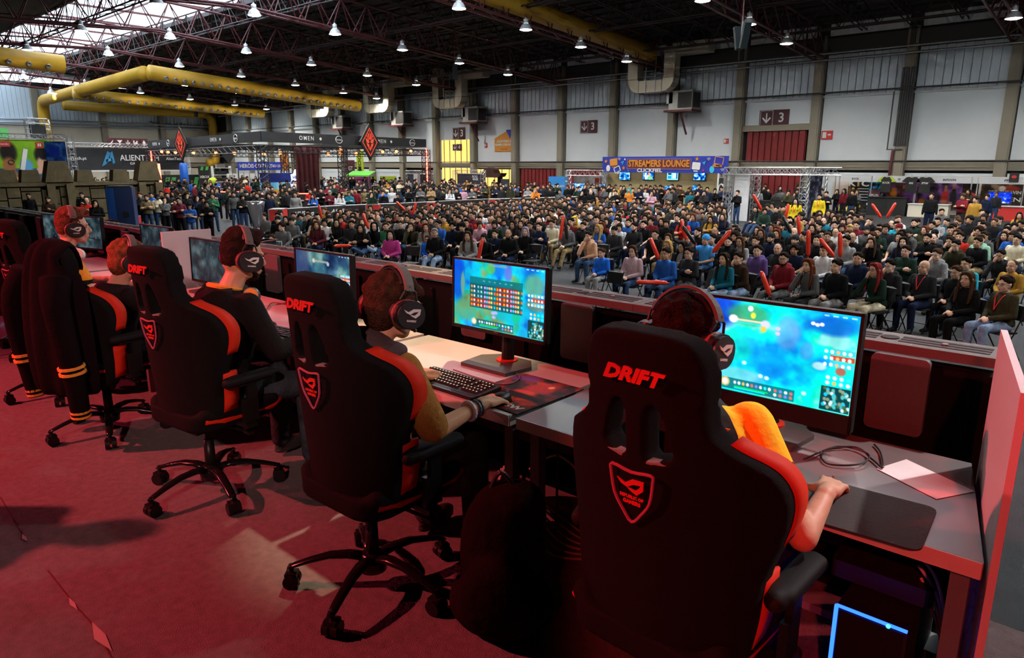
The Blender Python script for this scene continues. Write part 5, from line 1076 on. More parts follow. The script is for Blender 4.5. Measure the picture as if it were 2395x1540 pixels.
FRONT = [
 (1411, 580, 'lap', 'short', 'b', 'blue', 'lgrey', 'small boy in a bright blue puffer jacket and pale trousers at the aisle', '', .86),
 (1484, 573, 'flap', 'pony', 'b', 'lilac', 'jeans', 'girl in a pale lilac jumper and glasses beside the blue-jacketed boy', 'G'),
 (1562, 579, 'lap', 'short', 'd', 'royal', 'jeans', 'young man in a blue hoodie with a red stick across his lap', ''),
 (1614, 578, 'fold', 'short', 'd', 'char', 'grey', 'man in a charcoal tee and glasses clapping in the front row', 'G'),
 (1700, 590, 'flap', 'long', 'd', 'teal', 'ljeans', 'woman in a dark teal coat with long dark hair', ''),
 (1742, 588, 'chin', 'short', 'd', 'brown', 'ljeans', 'man in a brown leather jacket with a hand over his mouth', ''),
 (1838, 590, 'lapl', 'short', 'd', 'dred', 'grey', 'bearded man in a dark red jumper and glasses holding a red stick', 'BG'),
 (1905, 603, 'fchin', 'long', 'a', 'grey', 'char', 'girl in a grey knit with auburn hair resting her cheek on her hand', ''),
 (1963, 606, 'lap', 'short', 'k', 'black', 'lgrey', 'young man in a plain black coat with a pale bag on his lap', ''),
 (2064, 613, 'fchin', 'long', 'r', 'dgreen', 'cream', 'red-haired woman in glasses drinking from a can', 'G'),
 (2168, 608, 'lap', None, 'd', 'char', 'navy', 'bald man in a checked grey jacket with a red lanyard', 'L'),
 (2272, 634, 'flap', 'long', 'b', 'black', 'black', 'woman in a black coat with long brown hair', ''),
 (2362, 645, 'lap', 'short', 'd', 'olive', 'ljeans', 'boy in a camouflage jacket with a red lanyard and glasses', 'GL'),
 (1655, 549, 'raise', 'beanie', 'sky', 'sky', 'jeans', 'man in a blue tee and blue animal hat raising a red stick', ''),
 (1536, 537, 'tee', 'short', 'd', 'black', 'black', 'man in a black tee and glasses behind the lilac jumper', 'G'),
 (1566, 561, 'flap', 'long', 'y', 'char', 'black', 'woman with long fair hair and glasses behind the blue hoodie', 'G'),
 (1601, 564, 'ffold', 'long', 'k', 'lgrey', 'black', 'woman in a striped shirt with long black hair', 'G'),
 (1636, 532, 'lapr', 'short', 'd', 'black', 'black', 'bearded man in black behind the blue animal hat', 'B'),
 (1706, 553, 'lapl', 'short', 'd', 'black', 'char', 'bearded man in black behind the dark teal coat', 'B'),
 (1735, 552, 'flap', 'long', 'b', 'lgrey', 'jeans', 'curly brown-haired girl in pale grey with glasses', 'G'),
 (1776, 573, 'lapl', 'short', 'd', 'purple', 'black', 'man in a purple striped jumper beside the leather jacket', ''),
 (1824, 568, 'lapl', 'buzz', 'd', 'char', 'black', 'short-haired man in charcoal behind the dark red jumper', ''),
 (1863, 571, 'tee', 'curly', 'd', 'navy', 'black', 'curly-haired boy in a navy tee behind the dark red jumper', '', .95, (.36, .19, .11)),
 (1932, 572, 'lap', 'short', 'd', 'white', 'jeans', 'man in a white hoodie behind the grey knit', ''),
 (2012, 590, 'lapl', 'short', 'd', 'navy', 'black', 'smiling man in a navy jacket behind the plain black coat', ''),
 (2098, 605, 'chin', 'short', 'k', 'char', 'black', 'man in glasses and charcoal behind the drinking woman', 'G'),
 (2122, 574, 'fold', 'short', 'd', 'dgreen', 'black', 'man in a dark green hoodie with folded arms', ''),
 (2110, 543, 'tee', 'short', 'k', 'lgrey', 'jeans', 'broad man in a pale grey printed tee', ''),
 (2172, 546, 'fold', 'short', 'k', 'black', 'black', 'black-bearded man in a black tee', 'B'),
 (2206, 581, 'chin', 'short', 'b', 'lgrey', 'jeans', 'man in a pale grey hoodie with a lanyard and glasses', 'GL'),
 (2247, 561, 'chin', 'short', 'k', 'olive', 'black', 'man in an olive hoodie with a hand at his mouth', 'G'),
 (2268, 601, 'lap', 'short', 'k', 'cyan', 'jeans', 'man in a turquoise jacket behind the black coat', ''),
 (2243, 621, 'lap', 'short', 'b', 'black', 'black', 'boy in thick glasses beside the bald man', 'G', .93),
 (2297, 548, 'lapl', 'short', 'b', 'mint', 'jeans', 'man in a mint green tee near the edge of the audience', ''),
 (2374, 607, 'lap', 'buzz', 'b', 'mustard', 'jeans', 'boy in a mustard jacket behind the camouflage jacket', '', .95),
 (2352, 583, 'chin', 'short', 'd', 'char', 'black', 'boy in glasses and charcoal behind the mustard jacket', 'G', .95),
 (2384, 549, 'lap', 'short', 'k', 'cream', 'jeans', 'man in a cream hoodie and glasses behind the mustard jacket', 'G'),
 (2106, 524, 'flap', 'beanie', 'dred', 'char', 'black', 'woman under a dark red headscarf', ''),
 (1860, 532, 'lap', None, 'd', 'black', 'black', 'bald man in black beside an upright red stick', ''),
 (1918, 519, 'lapr', 'short', 'k', 'black', 'black', 'round-faced man leaning his head to the side', ''),
 (2055, 533, 'fold', 'short', 'd', 'dgreen', 'black', 'black-bearded man leaning in dark green', 'B'),
 (1990, 527, 'lap', 'quiff', 'y', 'white', 'jeans', 'fair-haired bearded man in a white collar', 'B'),
 (2100, 518, 'lapl', 'short', 'k', 'cyan', 'black', 'young man in turquoise with a thick black fringe', ''),
 # block beside the barrier
 (682, 508, 'lap', 'beanie', 'char', 'grey', 'black', 'man in a grey knit jumper and cap at the end of the front row', 'G'),
 (741, 516, 'flap', 'long', 'b', 'wine', 'navy', 'woman in burgundy with long brown hair', ''),
 (760, 511, 'lap', 'fringe', 'k', 'white', 'black', 'person in a white printed hoodie with a dark bowl cut', ''),
 (787, 511, 'flap', 'long', 'd', 'black', 'black', 'woman in black with a grey scarf of hair and glasses', 'G'),
 (826, 505, 'tee', 'short', 'd', 'char', 'black', 'man in a dark grey tee sitting upright', 'B'),
 (845, 523, 'ffold', 'long', 'd', 'black', 'jeans', 'woman with very long wavy hair and crossed jeans', ''),
 (875, 520, 'cross', 'hood', 'black', 'black', 'ljeans', 'hooded person in black with a yellow print', ''),
 (903, 520, 'lapl', 'short', 'b', 'green', 'jeans', 'man in green shading his eyes with his hand', 'B'),
 (915, 537, 'flap', 'bob', 'd', 'magenta', 'black', 'person in a magenta jumper and black trousers', ''),
 (964, 519, 'fchin', 'bob', 'b', 'olive', 'black', 'woman in olive with a yellow inflatable', ''),
 (997, 521, 'flap', 'long', 'a', 'lgrey', 'black', 'girl with a white cat-ear headband and grey top', ''),
 (1001, 550, 'lap', 'short', 'b', 'blue', 'ljeans', 'small boy in a bright blue hoodie and glasses', 'G', .82),
 (1018, 534, 'lapl', 'short', 'g', 'black', 'ljeans', 'grey-haired man in a black jacket and pale jeans', ''),
 (1027, 515, 'lapr', 'short', 'k', 'royal', 'black', 'man in blue and glasses behind the grey-haired man', 'G'),
 (1061, 519, 'lap', 'curly', 'k', 'navy', 'black', 'bearded man in a navy hoodie with bushy hair', 'B'),
 (1083, 521, 'lap', 'beanie', 'black', 'black', 'black', 'man in a black beanie and black jacket', ''),
 (1096, 540, 'flap', 'long', 'b', 'lgrey', 'black', 'girl in a pale grey hoodie with long brown hair', ''),
 (1134, 546, 'lap', 'fringe', 'd', 'black', 'black', 'boy in a black printed tee beside an upright red stick', '', .9),
 (1161, 537, 'tee', 'short', 'd', 'navy', 'black', 'boy in navy beside the boy in a black tee', '', .93),
 (1191, 535, 'lap', 'buzz', 'b', 'black', 'navy', 'balding man in a black jumper over a white collar', 'B'),
 (1231, 530, 'flap', 'bob', 'v', 'black', 'black', 'woman with lilac hair in black', ''),
 (1262, 520, 'fold', 'short', 'd', 'navy', 'navy', 'man in a navy checked shirt with folded arms', ''),
 (1293, 514, 'lap', 'short', 'd', 'cream', 'khaki', 'man in a cream hoodie and glasses', 'G'),
 (1328, 521, 'lapl', 'short', 'd', 'grey', 'khaki', 'man in a grey tee and glasses with a tan coat over his knees', 'G'),
 (1366, 519, 'lap', 'short', 'd', 'char', 'char', 'bearded man in a dark blue-grey jacket at the aisle', 'B'),
 (1410, 513, 'ffold', 'bob', 'b', 'dred', 'black', 'woman in a red jumper and glasses', 'G'),
 (1448, 509, 'chin', 'short', 'd', 'white', 'khaki', 'young man in a white hoodie and khaki trousers', ''),
 (1479, 507, 'flap', 'long', 'd', 'grey', 'black', 'woman in a grey cardigan beside the white hoodie', ''),
 (1128, 493, 'tee', 'short', 'b', 'white', 'jeans', 'stocky man in a white tee', ''),
 (1583, 497, 'lap', 'short', 'd', 'cream', 'black', 'man wrapped in a cream scarf', ''),
 (1385, 540, 'chin', 'short', 'd', 'peach', 'jeans', 'person in a peach top near the aisle', ''),
 (1345, 507, 'flap', 'hood', 'yellow', 'mustard', 'black', 'person under a yellow hood', ''),
 (638, 548, 'lap', 'short', 'b', 'black', 'black', 'fair man in glasses beside the trophy', 'G', .95),
 (660, 520, 'lapr', 'curly', 'd', 'grey', 'black', 'curly-haired person in grey beside the red box', ''),
 (650, 505, 'lap', 'cap', 'black', 'black', 'black', 'person in a black cap with a yellow collar before the red box', ''),
]
for r in FRONT: seatp(*r)
STAND = [
 (66, 453, 'sdown', 'short', 'd', 'black', 'black', 'standing bearded man in a black jacket over a white-printed tee', 'BG'),
 (111, 461, 'sphone', 'short', 'd', 'brown', 'navy', 'standing man with a moustache in a brown jacket', 'B'),
 (190, 451, 'sphone', 'short', 'd', 'black', 'black', 'standing man in black holding a phone before the stone wall', ''),
 (201, 463, 'sphone', None, 'd', 'red', 'black', 'bald man in a red jumper drinking before the stone wall', ''),
 (222, 468, 'schin', 'long', 'd', 'black', 'black', 'woman in black peeking beside the blue speaker', ''),
 (310, 450, 'sphone', 'short', 'd', 'navy', 'jeans', 'standing bearded man in a dark blue shirt beside the blue speaker', 'B'),
 (342, 457, 'sfold', 'short', 'b', 'khaki', 'jeans', 'standing man in a khaki parka with folded arms', 'B'),
 (368, 455, 'sfold', 'beanie', 'char', 'cream', 'jeans', 'standing person in a cream and mustard jumper', '', 1.0, (.10, .05, .03)),
 (417, 463, 'sfold', 'short', 'd', 'maroon', 'black', 'standing man in a maroon hoodie and glasses with folded arms', 'G'),
 (442, 475, 'stee', 'cap', 'black', 'royal', 'ljeans', 'boy in a blue tee reading DOUBLE looking at his phone', '', .93),
 (483, 470, 'sfold', 'fringe', 'd', 'black', 'black', 'standing boy in a black jumper and black trousers', '', .97),
 (439, 447, 'sdown', 'short', 'd', 'black', 'black', 'standing man in black with a white collar', ''),
 (496, 453, 'sphone', 'short', 'd', 'green', 'jeans', 'standing man in a green jacket with a backpack', ''),
 (546, 450, 'sdown', 'short', 'd', 'grey', 'jeans', 'standing man in a grey hoodie and jeans', 'B'),
 (575, 447, 'sfold', 'cap', 'black', 'black', 'navy', 'standing person in a black hoodie with a yellow print and cap', ''),
 (600, 452, 'sfold', 'short', 'd', 'char', 'black', 'standing man in charcoal behind the trophy', 'B'),
 (640, 450, 'sfold', 'short', 'd', 'olive', 'black', 'standing man in dark olive beside the trophy', ''),
 (690, 450, 'sdown', 'short', 'd', 'lgrey', 'black', 'standing person in a pale grey hoodie behind the barrier', ''),
 (725, 443, 'sfold', 'short', 'd', 'red', 'black', 'standing bearded man in a red tee behind the barrier', 'B'),
 (750, 441, 'sfold', 'short', 'd', 'black', 'black', 'standing man in a black tee beside the red tee', ''),
 (771, 446, 'sphone', 'cap', 'lgrey', 'maroon', 'black', 'standing man in a hat and maroon jacket', ''),
 (793, 450, 'schin', 'long', 'k', 'white', 'black', 'standing woman in a white top with long black hair', ''),
 (815, 444, 'sphone', 'short', 'd', 'black', 'black', 'standing man in black holding a rolled white paper', 'G'),
 (853, 440, 'sdown', 'short', 'd', 'khaki', 'black', 'standing man in a khaki jacket behind the barrier', 'B'),
 (869, 450, 'schin', 'long', 'd', 'dgreen', 'black', 'standing woman in dark green beside the khaki jacket', ''),
 (896, 447, 'schin', 'short', 'd', 'black', 'black', 'standing man in a black tee biting his nails', ''),
 (916, 440, 'sdown', None, 'd', 'white', 'black', 'bald man in a white shirt behind the barrier', ''),
 (930, 452, 'sphone', 'fringe', 'd', 'black', 'black', 'boy in a black tee photographing behind the barrier', '', .93),
 (955, 440, 'schin', 'short', 'd', 'black', 'black', 'tall standing man in black with a hand at his chin', ''),
 (1008, 437, 'sfold', 'short', 'd', 'tan', 'black', 'standing bearded man in a tan jacket beside the white post', 'B'),
 (1052, 442, 'schin', 'long', 'd', 'white', 'black', 'standing woman in white behind the barrier', ''),
 (1068, 441, 'sfold', 'short', 'd', 'black', 'black', 'standing man in black beside the woman in white', ''),
 (1104, 440, 'sfold', 'short', 'b', 'grey', 'black', 'standing man in a grey jumper with folded arms', ''),
 (1235, 437, 'sfold', 'short', 'd', 'lgrey', 'black', 'standing person in a pale grey top near the red door', ''),
 (1252, 440, 'schin', 'long', 'o', 'orange', 'black', 'standing person with a long orange wig', ''),
 (1310, 444, 'sdown', 'short', 'd', 'grey', 'black', 'standing man in grey leaning on the barrier', ''),
 (1362, 446, 'schin', 'long', 'd', 'black', 'black', 'standing woman in black with very long straight hair', ''),
 (1382, 445, 'sdown', 'buzz', 'g', 'black', 'black', 'balding man in a black jacket over a pale shirt', ''),
 (1440, 446, 'sfold', 'short', 'd', 'black', 'black', 'standing man in black with folded arms by the aisle end', ''),
 (1472, 440, 'sdown', 'long', 't', 'orange', 'sky', 'costumed person with long turquoise hair and white horns', ''),
 (1495, 440, 'sfold', 'short', 'd', 'navy', 'black', 'standing man in a navy coat with folded arms', ''),
 (1525, 447, 'schin', 'bob', 'b', 'pink', 'black', 'standing woman in a pink scarf', ''),
 (1862, 464, 'sdown', 'long', 'k', 'yellow', 'black', 'woman in a yellow tee with a lanyard under the truss gate', 'L'),
 (1918, 455, 'sdown', 'short', 'k', 'yellow', 'black', 'bearded man in a yellow tee with a lanyard beside the truss gate', 'BL'),
]
for (px, py, pose, hair, hc, top, tr, lab, *rest) in STAND:
    ex = rest[0] if rest else ''; sc = rest[1] if len(rest) > 1 else 1.0; sk = rest[2] if len(rest) > 2 else None
    p = AZ(px, py, HF + 1.71 * sc)
    if px < 700: p = AZ(px, py, HF + 1.71 * sc)
    add_person(p, pose, hair, hc, top, tr, lab, sk, sc, None, ex)
add_person((-4.72, -.36), 'sdown', 'short', 'd', 'black', 'black', 'crew member in black standing on the stage outside the view', z=0.0, yaw=-.8)
# printed words on the blue tee
_bt = [o for o in PEOPLE if 'DOUBLE' in o['label']][0]
text('shirt_print', 'DOUBLE', .085, M_wht, _bt, (0, .175, 1.27), math.pi, .001, .002); text('shirt_print', 'REWARDS', .07, M_wht, _bt, (0, .178, 1.18), math.pi, .001, .002)
# ---- the rest of the seats and the standing crowd
rr = random.Random(12)
def free(x, y, d=.5): return all((x - a) ** 2 + (y - b_) ** 2 > d * d for a, b_ in NEAR)
TOPW = [('black', 'black tee', 40), ('char', 'charcoal hoodie', 20), ('grey', 'grey jumper', 9), ('lgrey', 'pale grey hoodie', 4), ('white', 'white top', 3), ('navy', 'navy jacket', 8), ('royal', 'blue top', 3), ('dred', 'dark red jumper', 4), ('maroon', 'maroon top', 3), ('olive', 'olive jacket', 4), ('dgreen', 'dark green jacket', 4), ('brown', 'brown jacket', 4), ('khaki', 'khaki jacket', 3), ('red', 'red top', 2), ('cream', 'cream jumper', 2), ('mustard', 'mustard top', 1), ('pink', 'pink top', 1), ('teal', 'teal jacket', 1)]
HAIRW = [('short', 'd', 'short dark hair', 30), ('short', 'k', 'short black hair', 20), ('short', 'b', 'short brown hair', 14), ('quiff', 'd', 'a dark quiff', 8), ('fringe', 'd', 'a dark fringe', 8), ('curly', 'd', 'curly dark hair', 6), ('buzz', 'd', 'cropped hair', 6), ('long', 'd', 'long dark hair', 9), ('long', 'b', 'long brown hair', 6), ('pony', 'b', 'tied-back hair', 3), ('bob', 'a', 'an auburn bob', 2), ('beanie', 'char', 'a dark beanie', 2), ('cap', 'black', 'a black cap', 2), ('long', 'y', 'long fair hair', 1)]
def wpick(L): return rr.choices(L, [q[-1] for q in L])[0]
ORD = ['first', 'second', 'third', 'fourth', 'fifth', 'sixth', 'seventh', 'eighth', 'ninth', 'tenth', 'eleventh', 'twelfth', 'thirteenth', 'fourteenth', 'fifteenth', 'sixteenth', 'seventeenth', 'eighteenth', 'nineteenth', 'twentieth']
cand = []
for row in range(20):
    y = 12.9 + row * .98
    for blk, (x0, x1) in enumerate(((-23.8, -10.6), (-8.9, 4.0))):
        x = x0 + rr.uniform(0, .3)
        while x < x1:
            yy = y + rr.uniform(-.12, .12) + (.30 * (x + 17) / 6 if 0 else 0); xx = x + rr.uniform(-.07, .07); x += .60
            if blk == 0 and yy < 11.9 - (xx + 17) * .02: continue
            if blk == 1 and row > 16 and xx > -3: continue
            px, py = PR((xx, yy, HF + 1.25))
            if not (-30 < px < 2430): continue
            if py > (518 + (px - 640) * .012 if px < 1390 else 562): continue
            if px > 2030 and py < 512 and rr.random() < .9 or 1930 < px <= 2030 and py < 494 and rr.random() < .8: continue
            if rr.random() < .05 or not free(xx, yy, .46): continue
            if 1700 < px < 1765 and row > 9: continue
            cand.append((xx, yy, 'sit', blk, row)); NEAR.append((xx, yy))
AVOID = [(-40, 9 + k, 1.1) for k in range(9)] + [(-47.5, y, 1.0) for y in (28, 29.5, 31, 32.5, 34, 35.5, 37)] + [(-55, y, 1.1) for y in range(29, 43)] + [(-66, 26, .8), (-64, 27, .8), (-16.5, 36, .8), (-12.2, 36, .8), (-16.5, 38.6, .8), (-12.2, 38.6, .8), (-14.5, 37.5, 1.6), (-15.6, 36.6, .9)]
for _px, _py in ((520, 446), (690, 450)):
    _q = AZ(_px, _py, -.15); AVOID += [(_q.x + d * math.cos(.9), _q.y + d * math.sin(.9), .8) for d in (-2.4, -1.6, -.8, 0, .8, 1.6, 2.4)]
def standers(n, xr, yr, zone, dmin):
    k = 0
    for _ in range(n * 6):
        if k >= n: break
        x, y = rr.uniform(*xr), rr.uniform(*yr)
        if not free(x, y, dmin) or any((x - a) ** 2 + (y - c) ** 2 < r * r for a, c, r in AVOID) or x > -28.6 + max(0, y - 29) * .75 and zone == 'behind the barrier banners': continue
        px, py = PR((x, y, HF + 1.6))
        if -20 < px < 2420: cand.append((x, y, zone, 0, 0)); NEAR.append((x, y)); k += 1
standers(70, (-33, -25), (12, 40), 'behind the barrier banners', .5)
standers(90, (-43, -31), (13, 42), 'in the crowd before the black fascia booth', .6)
standers(60, (-26, -11), (33.5, 42), 'near the lounge screens', .6)
standers(5, (-20, -14.5), (40, 46), 'beside the truss gate', .7)
standers(6, (-7.5, 2), (33, 44), 'before the jersey stall', .8)
standers(230, (-80, -44), (14, 46), 'far', .7)
cand.sort(key=lambda c: -1 / ((c[0]) ** 2 + (c[1]) ** 2))
nind = 300 - len(PEOPLE); REST = cand[nind:]
for (x, y, kind, blk, row) in cand[:nind]:
    tc, tn, _ = wpick(TOPW); hk, hcol, hn, _ = wpick(HAIRW); fem = hk in ('long', 'pony', 'bob'); ex = '' if fem else rr.choice(['', '', 'B', 'G', '', 'B']); ex = ex if not fem else rr.choice(['', '', 'G'])
    exn = {'B': ' and a beard', 'G': ' and glasses', '': ''}[ex]; tr = rr.choice(['black', 'navy', 'jeans', 'char', 'khaki', 'jeans'])
    if kind == 'sit':
        pose = rr.choice(['flap', 'fchin', 'ffold'] if fem else ['lap', 'lap', 'lapl', 'lapr', 'fold', 'chin', 'tee', 'cross'])
        lab = 'spectator in %s, %s%s, %s row %s' % (tn, hn, {'B': ', beard', 'G': ', glasses', '': ''}[ex], ORD[row], 'beside the barrier' if blk == 0 else 'before the gate')
    else:
        pose = rr.choice(['schin', 'sdown'] if fem else ['sdown', 'sfold', 'sphone', 'stee', 'sfold']); lab = 'visitor in %s, %s%s, standing %s' % (tn, hn, {'B': ', beard', 'G': ', glasses', '': ''}[ex], kind)
    add_person((x, y), pose, hk, hcol, tc, tr, lab, None, rr.uniform(.95, 1.04), None, ex, group='spectators ' + ('seated' if kind == 'sit' else 'standing'))
# the farthest visitors: one mass
LOW = {}
def low(pose):
    if pose in LOW: return LOW[pose]
    F = PS[pose]; out = []
    for part, ratio in (('body', .022), ('top', .026), ('trousers', .022)):
        o = bpy.data.objects.new('t', F[part]); COL.objects.link(o); d = o.modifiers.new('d', 'DECIMATE'); d.ratio = ratio; me = evalmesh(o, 't'); bpy.data.objects.remove(o)
        v = np.empty(len(me.vertices) * 3); me.vertices.foreach_get('co', v); out.append((part, v.reshape(-1, 3), [list(p.vertices) for p in me.polygons])); bpy.data.meshes.remove(me)
    LOW[pose] = out; return out
LOWH = {}
for k in ('short', 'long', 'curly', 'fringe'):
    o = bpy.data.objects.new('t', HAIRS[k]); COL.objects.link(o); d = o.modifiers.new('d', 'DECIMATE'); d.ratio = .03; me = evalmesh(o, 't'); bpy.data.objects.remove(o)
    v = np.empty(len(me.vertices) * 3); me.vertices.foreach_get('co', v); LOWH[k] = (v.reshape(-1, 3), [list(p.vertices) for p in me.polygons])
VV = []; FF = []; CC = []; nvt = 0
for (x, y, kind, blk, row) in REST:
    pose = rr.choice(['lap', 'lapl', 'flap'] if kind == 'sit' else ['sdown', 'sfold', 'schin']); yaw = math.atan2(-(STAGE_T.x - x), STAGE_T.y - y) + rr.uniform(-.5, .5) + (rr.choice([0, 0, math.pi, 1.5]) if kind == 'far' else 0)
    R = np.array(Matrix.Rotation(yaw, 3, 'Z')) * rr.uniform(.93, 1.05); hk = rr.choice(['short', 'short', 'long', 'curly', 'fringe']); off = np.array((x, y, HF)); HMn = np.array(PS[pose]['HM'])
    cols = {'body': rr.choice(SKINS), 'top': C_[wpick(TOPW)[0]], 'trousers': C_[rr.choice(['black', 'navy', 'jeans', 'char'])]}
    parts = [(v, f, cols[p]) for p, v, f in low(pose)] + [(LOWH[hk][0] @ HMn[:3, :3].T + HMn[:3, 3], LOWH[hk][1], H_[rr.choice(['k', 'd', 'd', 'k', 'b'])])]
    for v, f, c in parts:
        VV.append(v @ R.T + off); FF += [[i + nvt for i in q] for q in f]; CC.append(np.tile((*c, 1.0), (len(v), 1))); nvt += len(v)
if VV:
    me = bpy.data.meshes.new('crowd'); me.from_pydata(np.concatenate(VV).tolist(), [], FF); a = me.color_attributes.new('Col', 'FLOAT_COLOR', 'POINT'); a.data.foreach_set('color', np.concatenate(CC).astype(np.float32).ravel())
    me.materials.append(vcmat('far crowd cloth', 0, .85, .15)); me.polygons.foreach_set('use_smooth', [True] * len(FF))
    tag(put('crowd', me), 'dense far crowd of visitors between the booths', 'crowd', kind='stuff')
print('people', len(PEOPLE), 'rest', len(REST))
# empty chairs at the aisle
for px, py, yw in ((1402, 575, 'between the tan coat and the peach top'), (1425, 640, 'beside the small boy in the blue puffer jacket'), (1245, 575, 'before the woman with lilac hair'), (960, 580, 'beside the magenta jumper')):
    p = AZ(px, py, HF + .85); fchair(p.x, p.y, math.atan2(-(STAGE_T.x - p.x), STAGE_T.y - p.y), 'empty black folding chair ' + yw, 'empty folding chairs at the aisle')
# red inflatable sticks
M_stick = mat('red inflatable film', (.80, .045, .02), .25, var=.1); M_bstick = mat('black inflatable film', (.015, .015, .018), .25)
def stick(px, py, z, px2, py2, z2, label, m=M_stick, r=.045):
    a = AZ(px, py, z); d0 = (a - CAM).length; b_ = _ray(px2, py2).normalized() * d0 + CAM; d = b_ - a; L_ = d.length; d.normalize()
    L_ = max(.45, min(.75, L_)); o = root('inflatable_stick', label, 'inflatable stick', a)
    o.rotation_euler = d.to_track_quat('Z', 'Y').to_euler()
    MB().lathe([(.006, -.02), (r * .6, 0), (r, .05), (r, L_ - .05), (r * .6, L_), (.006, L_ + .02)], 12).obj('tube', m, o, smooth=True); MB().cyl((0, 0, -.05), (0, 0, -.01), .008).obj('valve', m, o); return o
for q in ((1668, 590, .1, 1708, 540, 0, 'red inflatable stick held by the man in the blue animal hat'), (1560, 662, -.55, 1490, 660, 0, 'red inflatable stick across the blue hoodie\'s lap'), (1800, 690, -.6, 1785, 648, 0, 'red inflatable stick held by the dark red jumper'), (1118, 610, -.45, 1128, 560, 0, 'red inflatable stick beside the boy in the black tee'), (1310, 560, -.25, 1318, 505, 0, 'red inflatable stick held up beside the tan coat'), (1540, 605, -.2, 1530, 580, 0, 'red inflatable stick behind the lilac jumper'), (1890, 598, -.1, 1891, 540, 0, 'tall upright red inflatable stick in the middle of the gate block'), (1965, 600, .0, 1965, 562, 0, 'upright red inflatable stick behind the plain black coat'), (1950, 600, -.1, 1936, 582, 0, 'slanting red inflatable stick behind the grey knit'), (1780, 490, .55, 1762, 456, 0, 'raised red inflatable stick under the truss gate'), (1836, 515, .1, 1844, 478, 0, 'upright red inflatable stick beside the yellow tee'), (2060, 508, .2, 2040, 478, 0, 'first of two crossed raised red inflatable sticks'), (2075, 508, .2, 2093, 478, 0, 'second of two crossed raised red inflatable sticks'), (820, 575, -.5, 782, 576, 0, 'red inflatable stick lying before the dark grey tee'), (862, 535, -.1, 853, 512, 0, 'short red inflatable stick behind the very long wavy hair'), (965, 503, .0, 972, 478, 0, 'upright red inflatable stick before the barrier'), (948, 492, .05, 935, 480, 0, 'tilted red inflatable stick before the barrier'), (752, 510, -.1, 750, 500, 0, 'short red inflatable stick behind the burgundy top'), (1870, 548, .0, 1869, 535, 0, 'red inflatable stick beside the bald man in black')): stick(*q)
for q in ((1625, 570, .05, 1598, 530, 0, 'black inflatable stick raised beside a red one', M_bstick), (1604, 560, .05, 1597, 532, 0, 'red inflatable stick raised beside a black one'), (1326, 560, -.25, 1322, 512, 0, 'black inflatable stick beside the tan coat', M_bstick), (1850, 545, .1, 1838, 520, 0, 'black inflatable stick behind the upright red one', M_bstick)): stick(*q)
# ================================================================== booths, signs, ducts
M_silver = mat('silver truss', (.55, .56, .58), .3, .8); M_btruss = mat('black truss', (.012, .012, .013), .45)
M_red = mat('red print', (.55, .022, .018), .6); M_glowr = mat('red neon', (1, .08, .05), .4, emit=9, ecol=(1, .05, .03)); M_glowo = mat('red lamp lens', (1, .1, .02), .4, emit=14, ecol=(1, .10, .02))
M_ban = mat('dark banner cloth', (.018, .019, .022), .75, var=.2, scale=2); M_bblue = mat('royal blue print', (.02, .04, .42), .6); M_lime = mat('lime print', (.42, .55, .02), .6); M_org = mat('orange print', (.62, .24, .02), .6)
M_omen = mat('emblem red', (.70, .05, .02), .6, emit=.25, ecol=(.8, .06, .02)); M_print = vcmat('printed sheet', 0, .6)
M_cy = mat('cyan print', (.03, .50, .70), .6); M_mag = mat('magenta print', (.45, .05, .30), .6); M_grn = mat('green print', (.06, .38, .08), .6); M_dwin = mat('dark red print', (.10, .02, .03), .6)
def board(name, p0, p1, z0, z1, m, th=.08, parent=None):
    p0 = Vector((p0[0], p0[1], 0)); p1 = Vector((p1[0], p1[1], 0)); d = p1 - p0
    return MB().box((0, 0, (z0 + z1) / 2), (d.length, th, z1 - z0)).obj(name, m, parent, (p0 + p1) / 2, math.atan2(d.y, d.x))
def facing(p0, p1):
    """matrix of a vertical sheet from p0 (reader's left end) to p1, local -y towards the reader"""
    d = Vector((p1[0] - p0[0], p1[1] - p0[1], 0)); return math.atan2(d.y, d.x)
def on(p0, p1, t, z, off=.06):
    d = Vector((p1[0] - p0[0], p1[1] - p0[1], 0)); n = Vector((d.y, -d.x, 0)).normalized(); p = Vector((p0[0], p0[1], 0)) + d * t + n * off; return (p.x, p.y, z)
def box_truss(A, B, w_=.3, n=None, r=.025, rd=.012):
    A = Vector(A); B = Vector(B); d = B - A; u, v, _ = frame(d); n = n or max(2, int(d.length / (w_ * 1.1))); b = MB(); C4 = [(u * sx + v * sy) * w_ / 2 for sx, sy in ((-1, -1), (1, -1), (1, 1), (-1, 1))]
    for c in C4: b.cyl(A + c, B + c, r, n=5)
    for i in range(n):
        p = A + d * (i / n); q = A + d * ((i + 1) / n)
        for k in range(4): b.cyl(p + C4[k], q + C4[(k + 1) % 4], rd, n=4, cap=False); b.cyl(p + C4[k], p + C4[(k + 1) % 4], rd, n=4, cap=False)
    return b
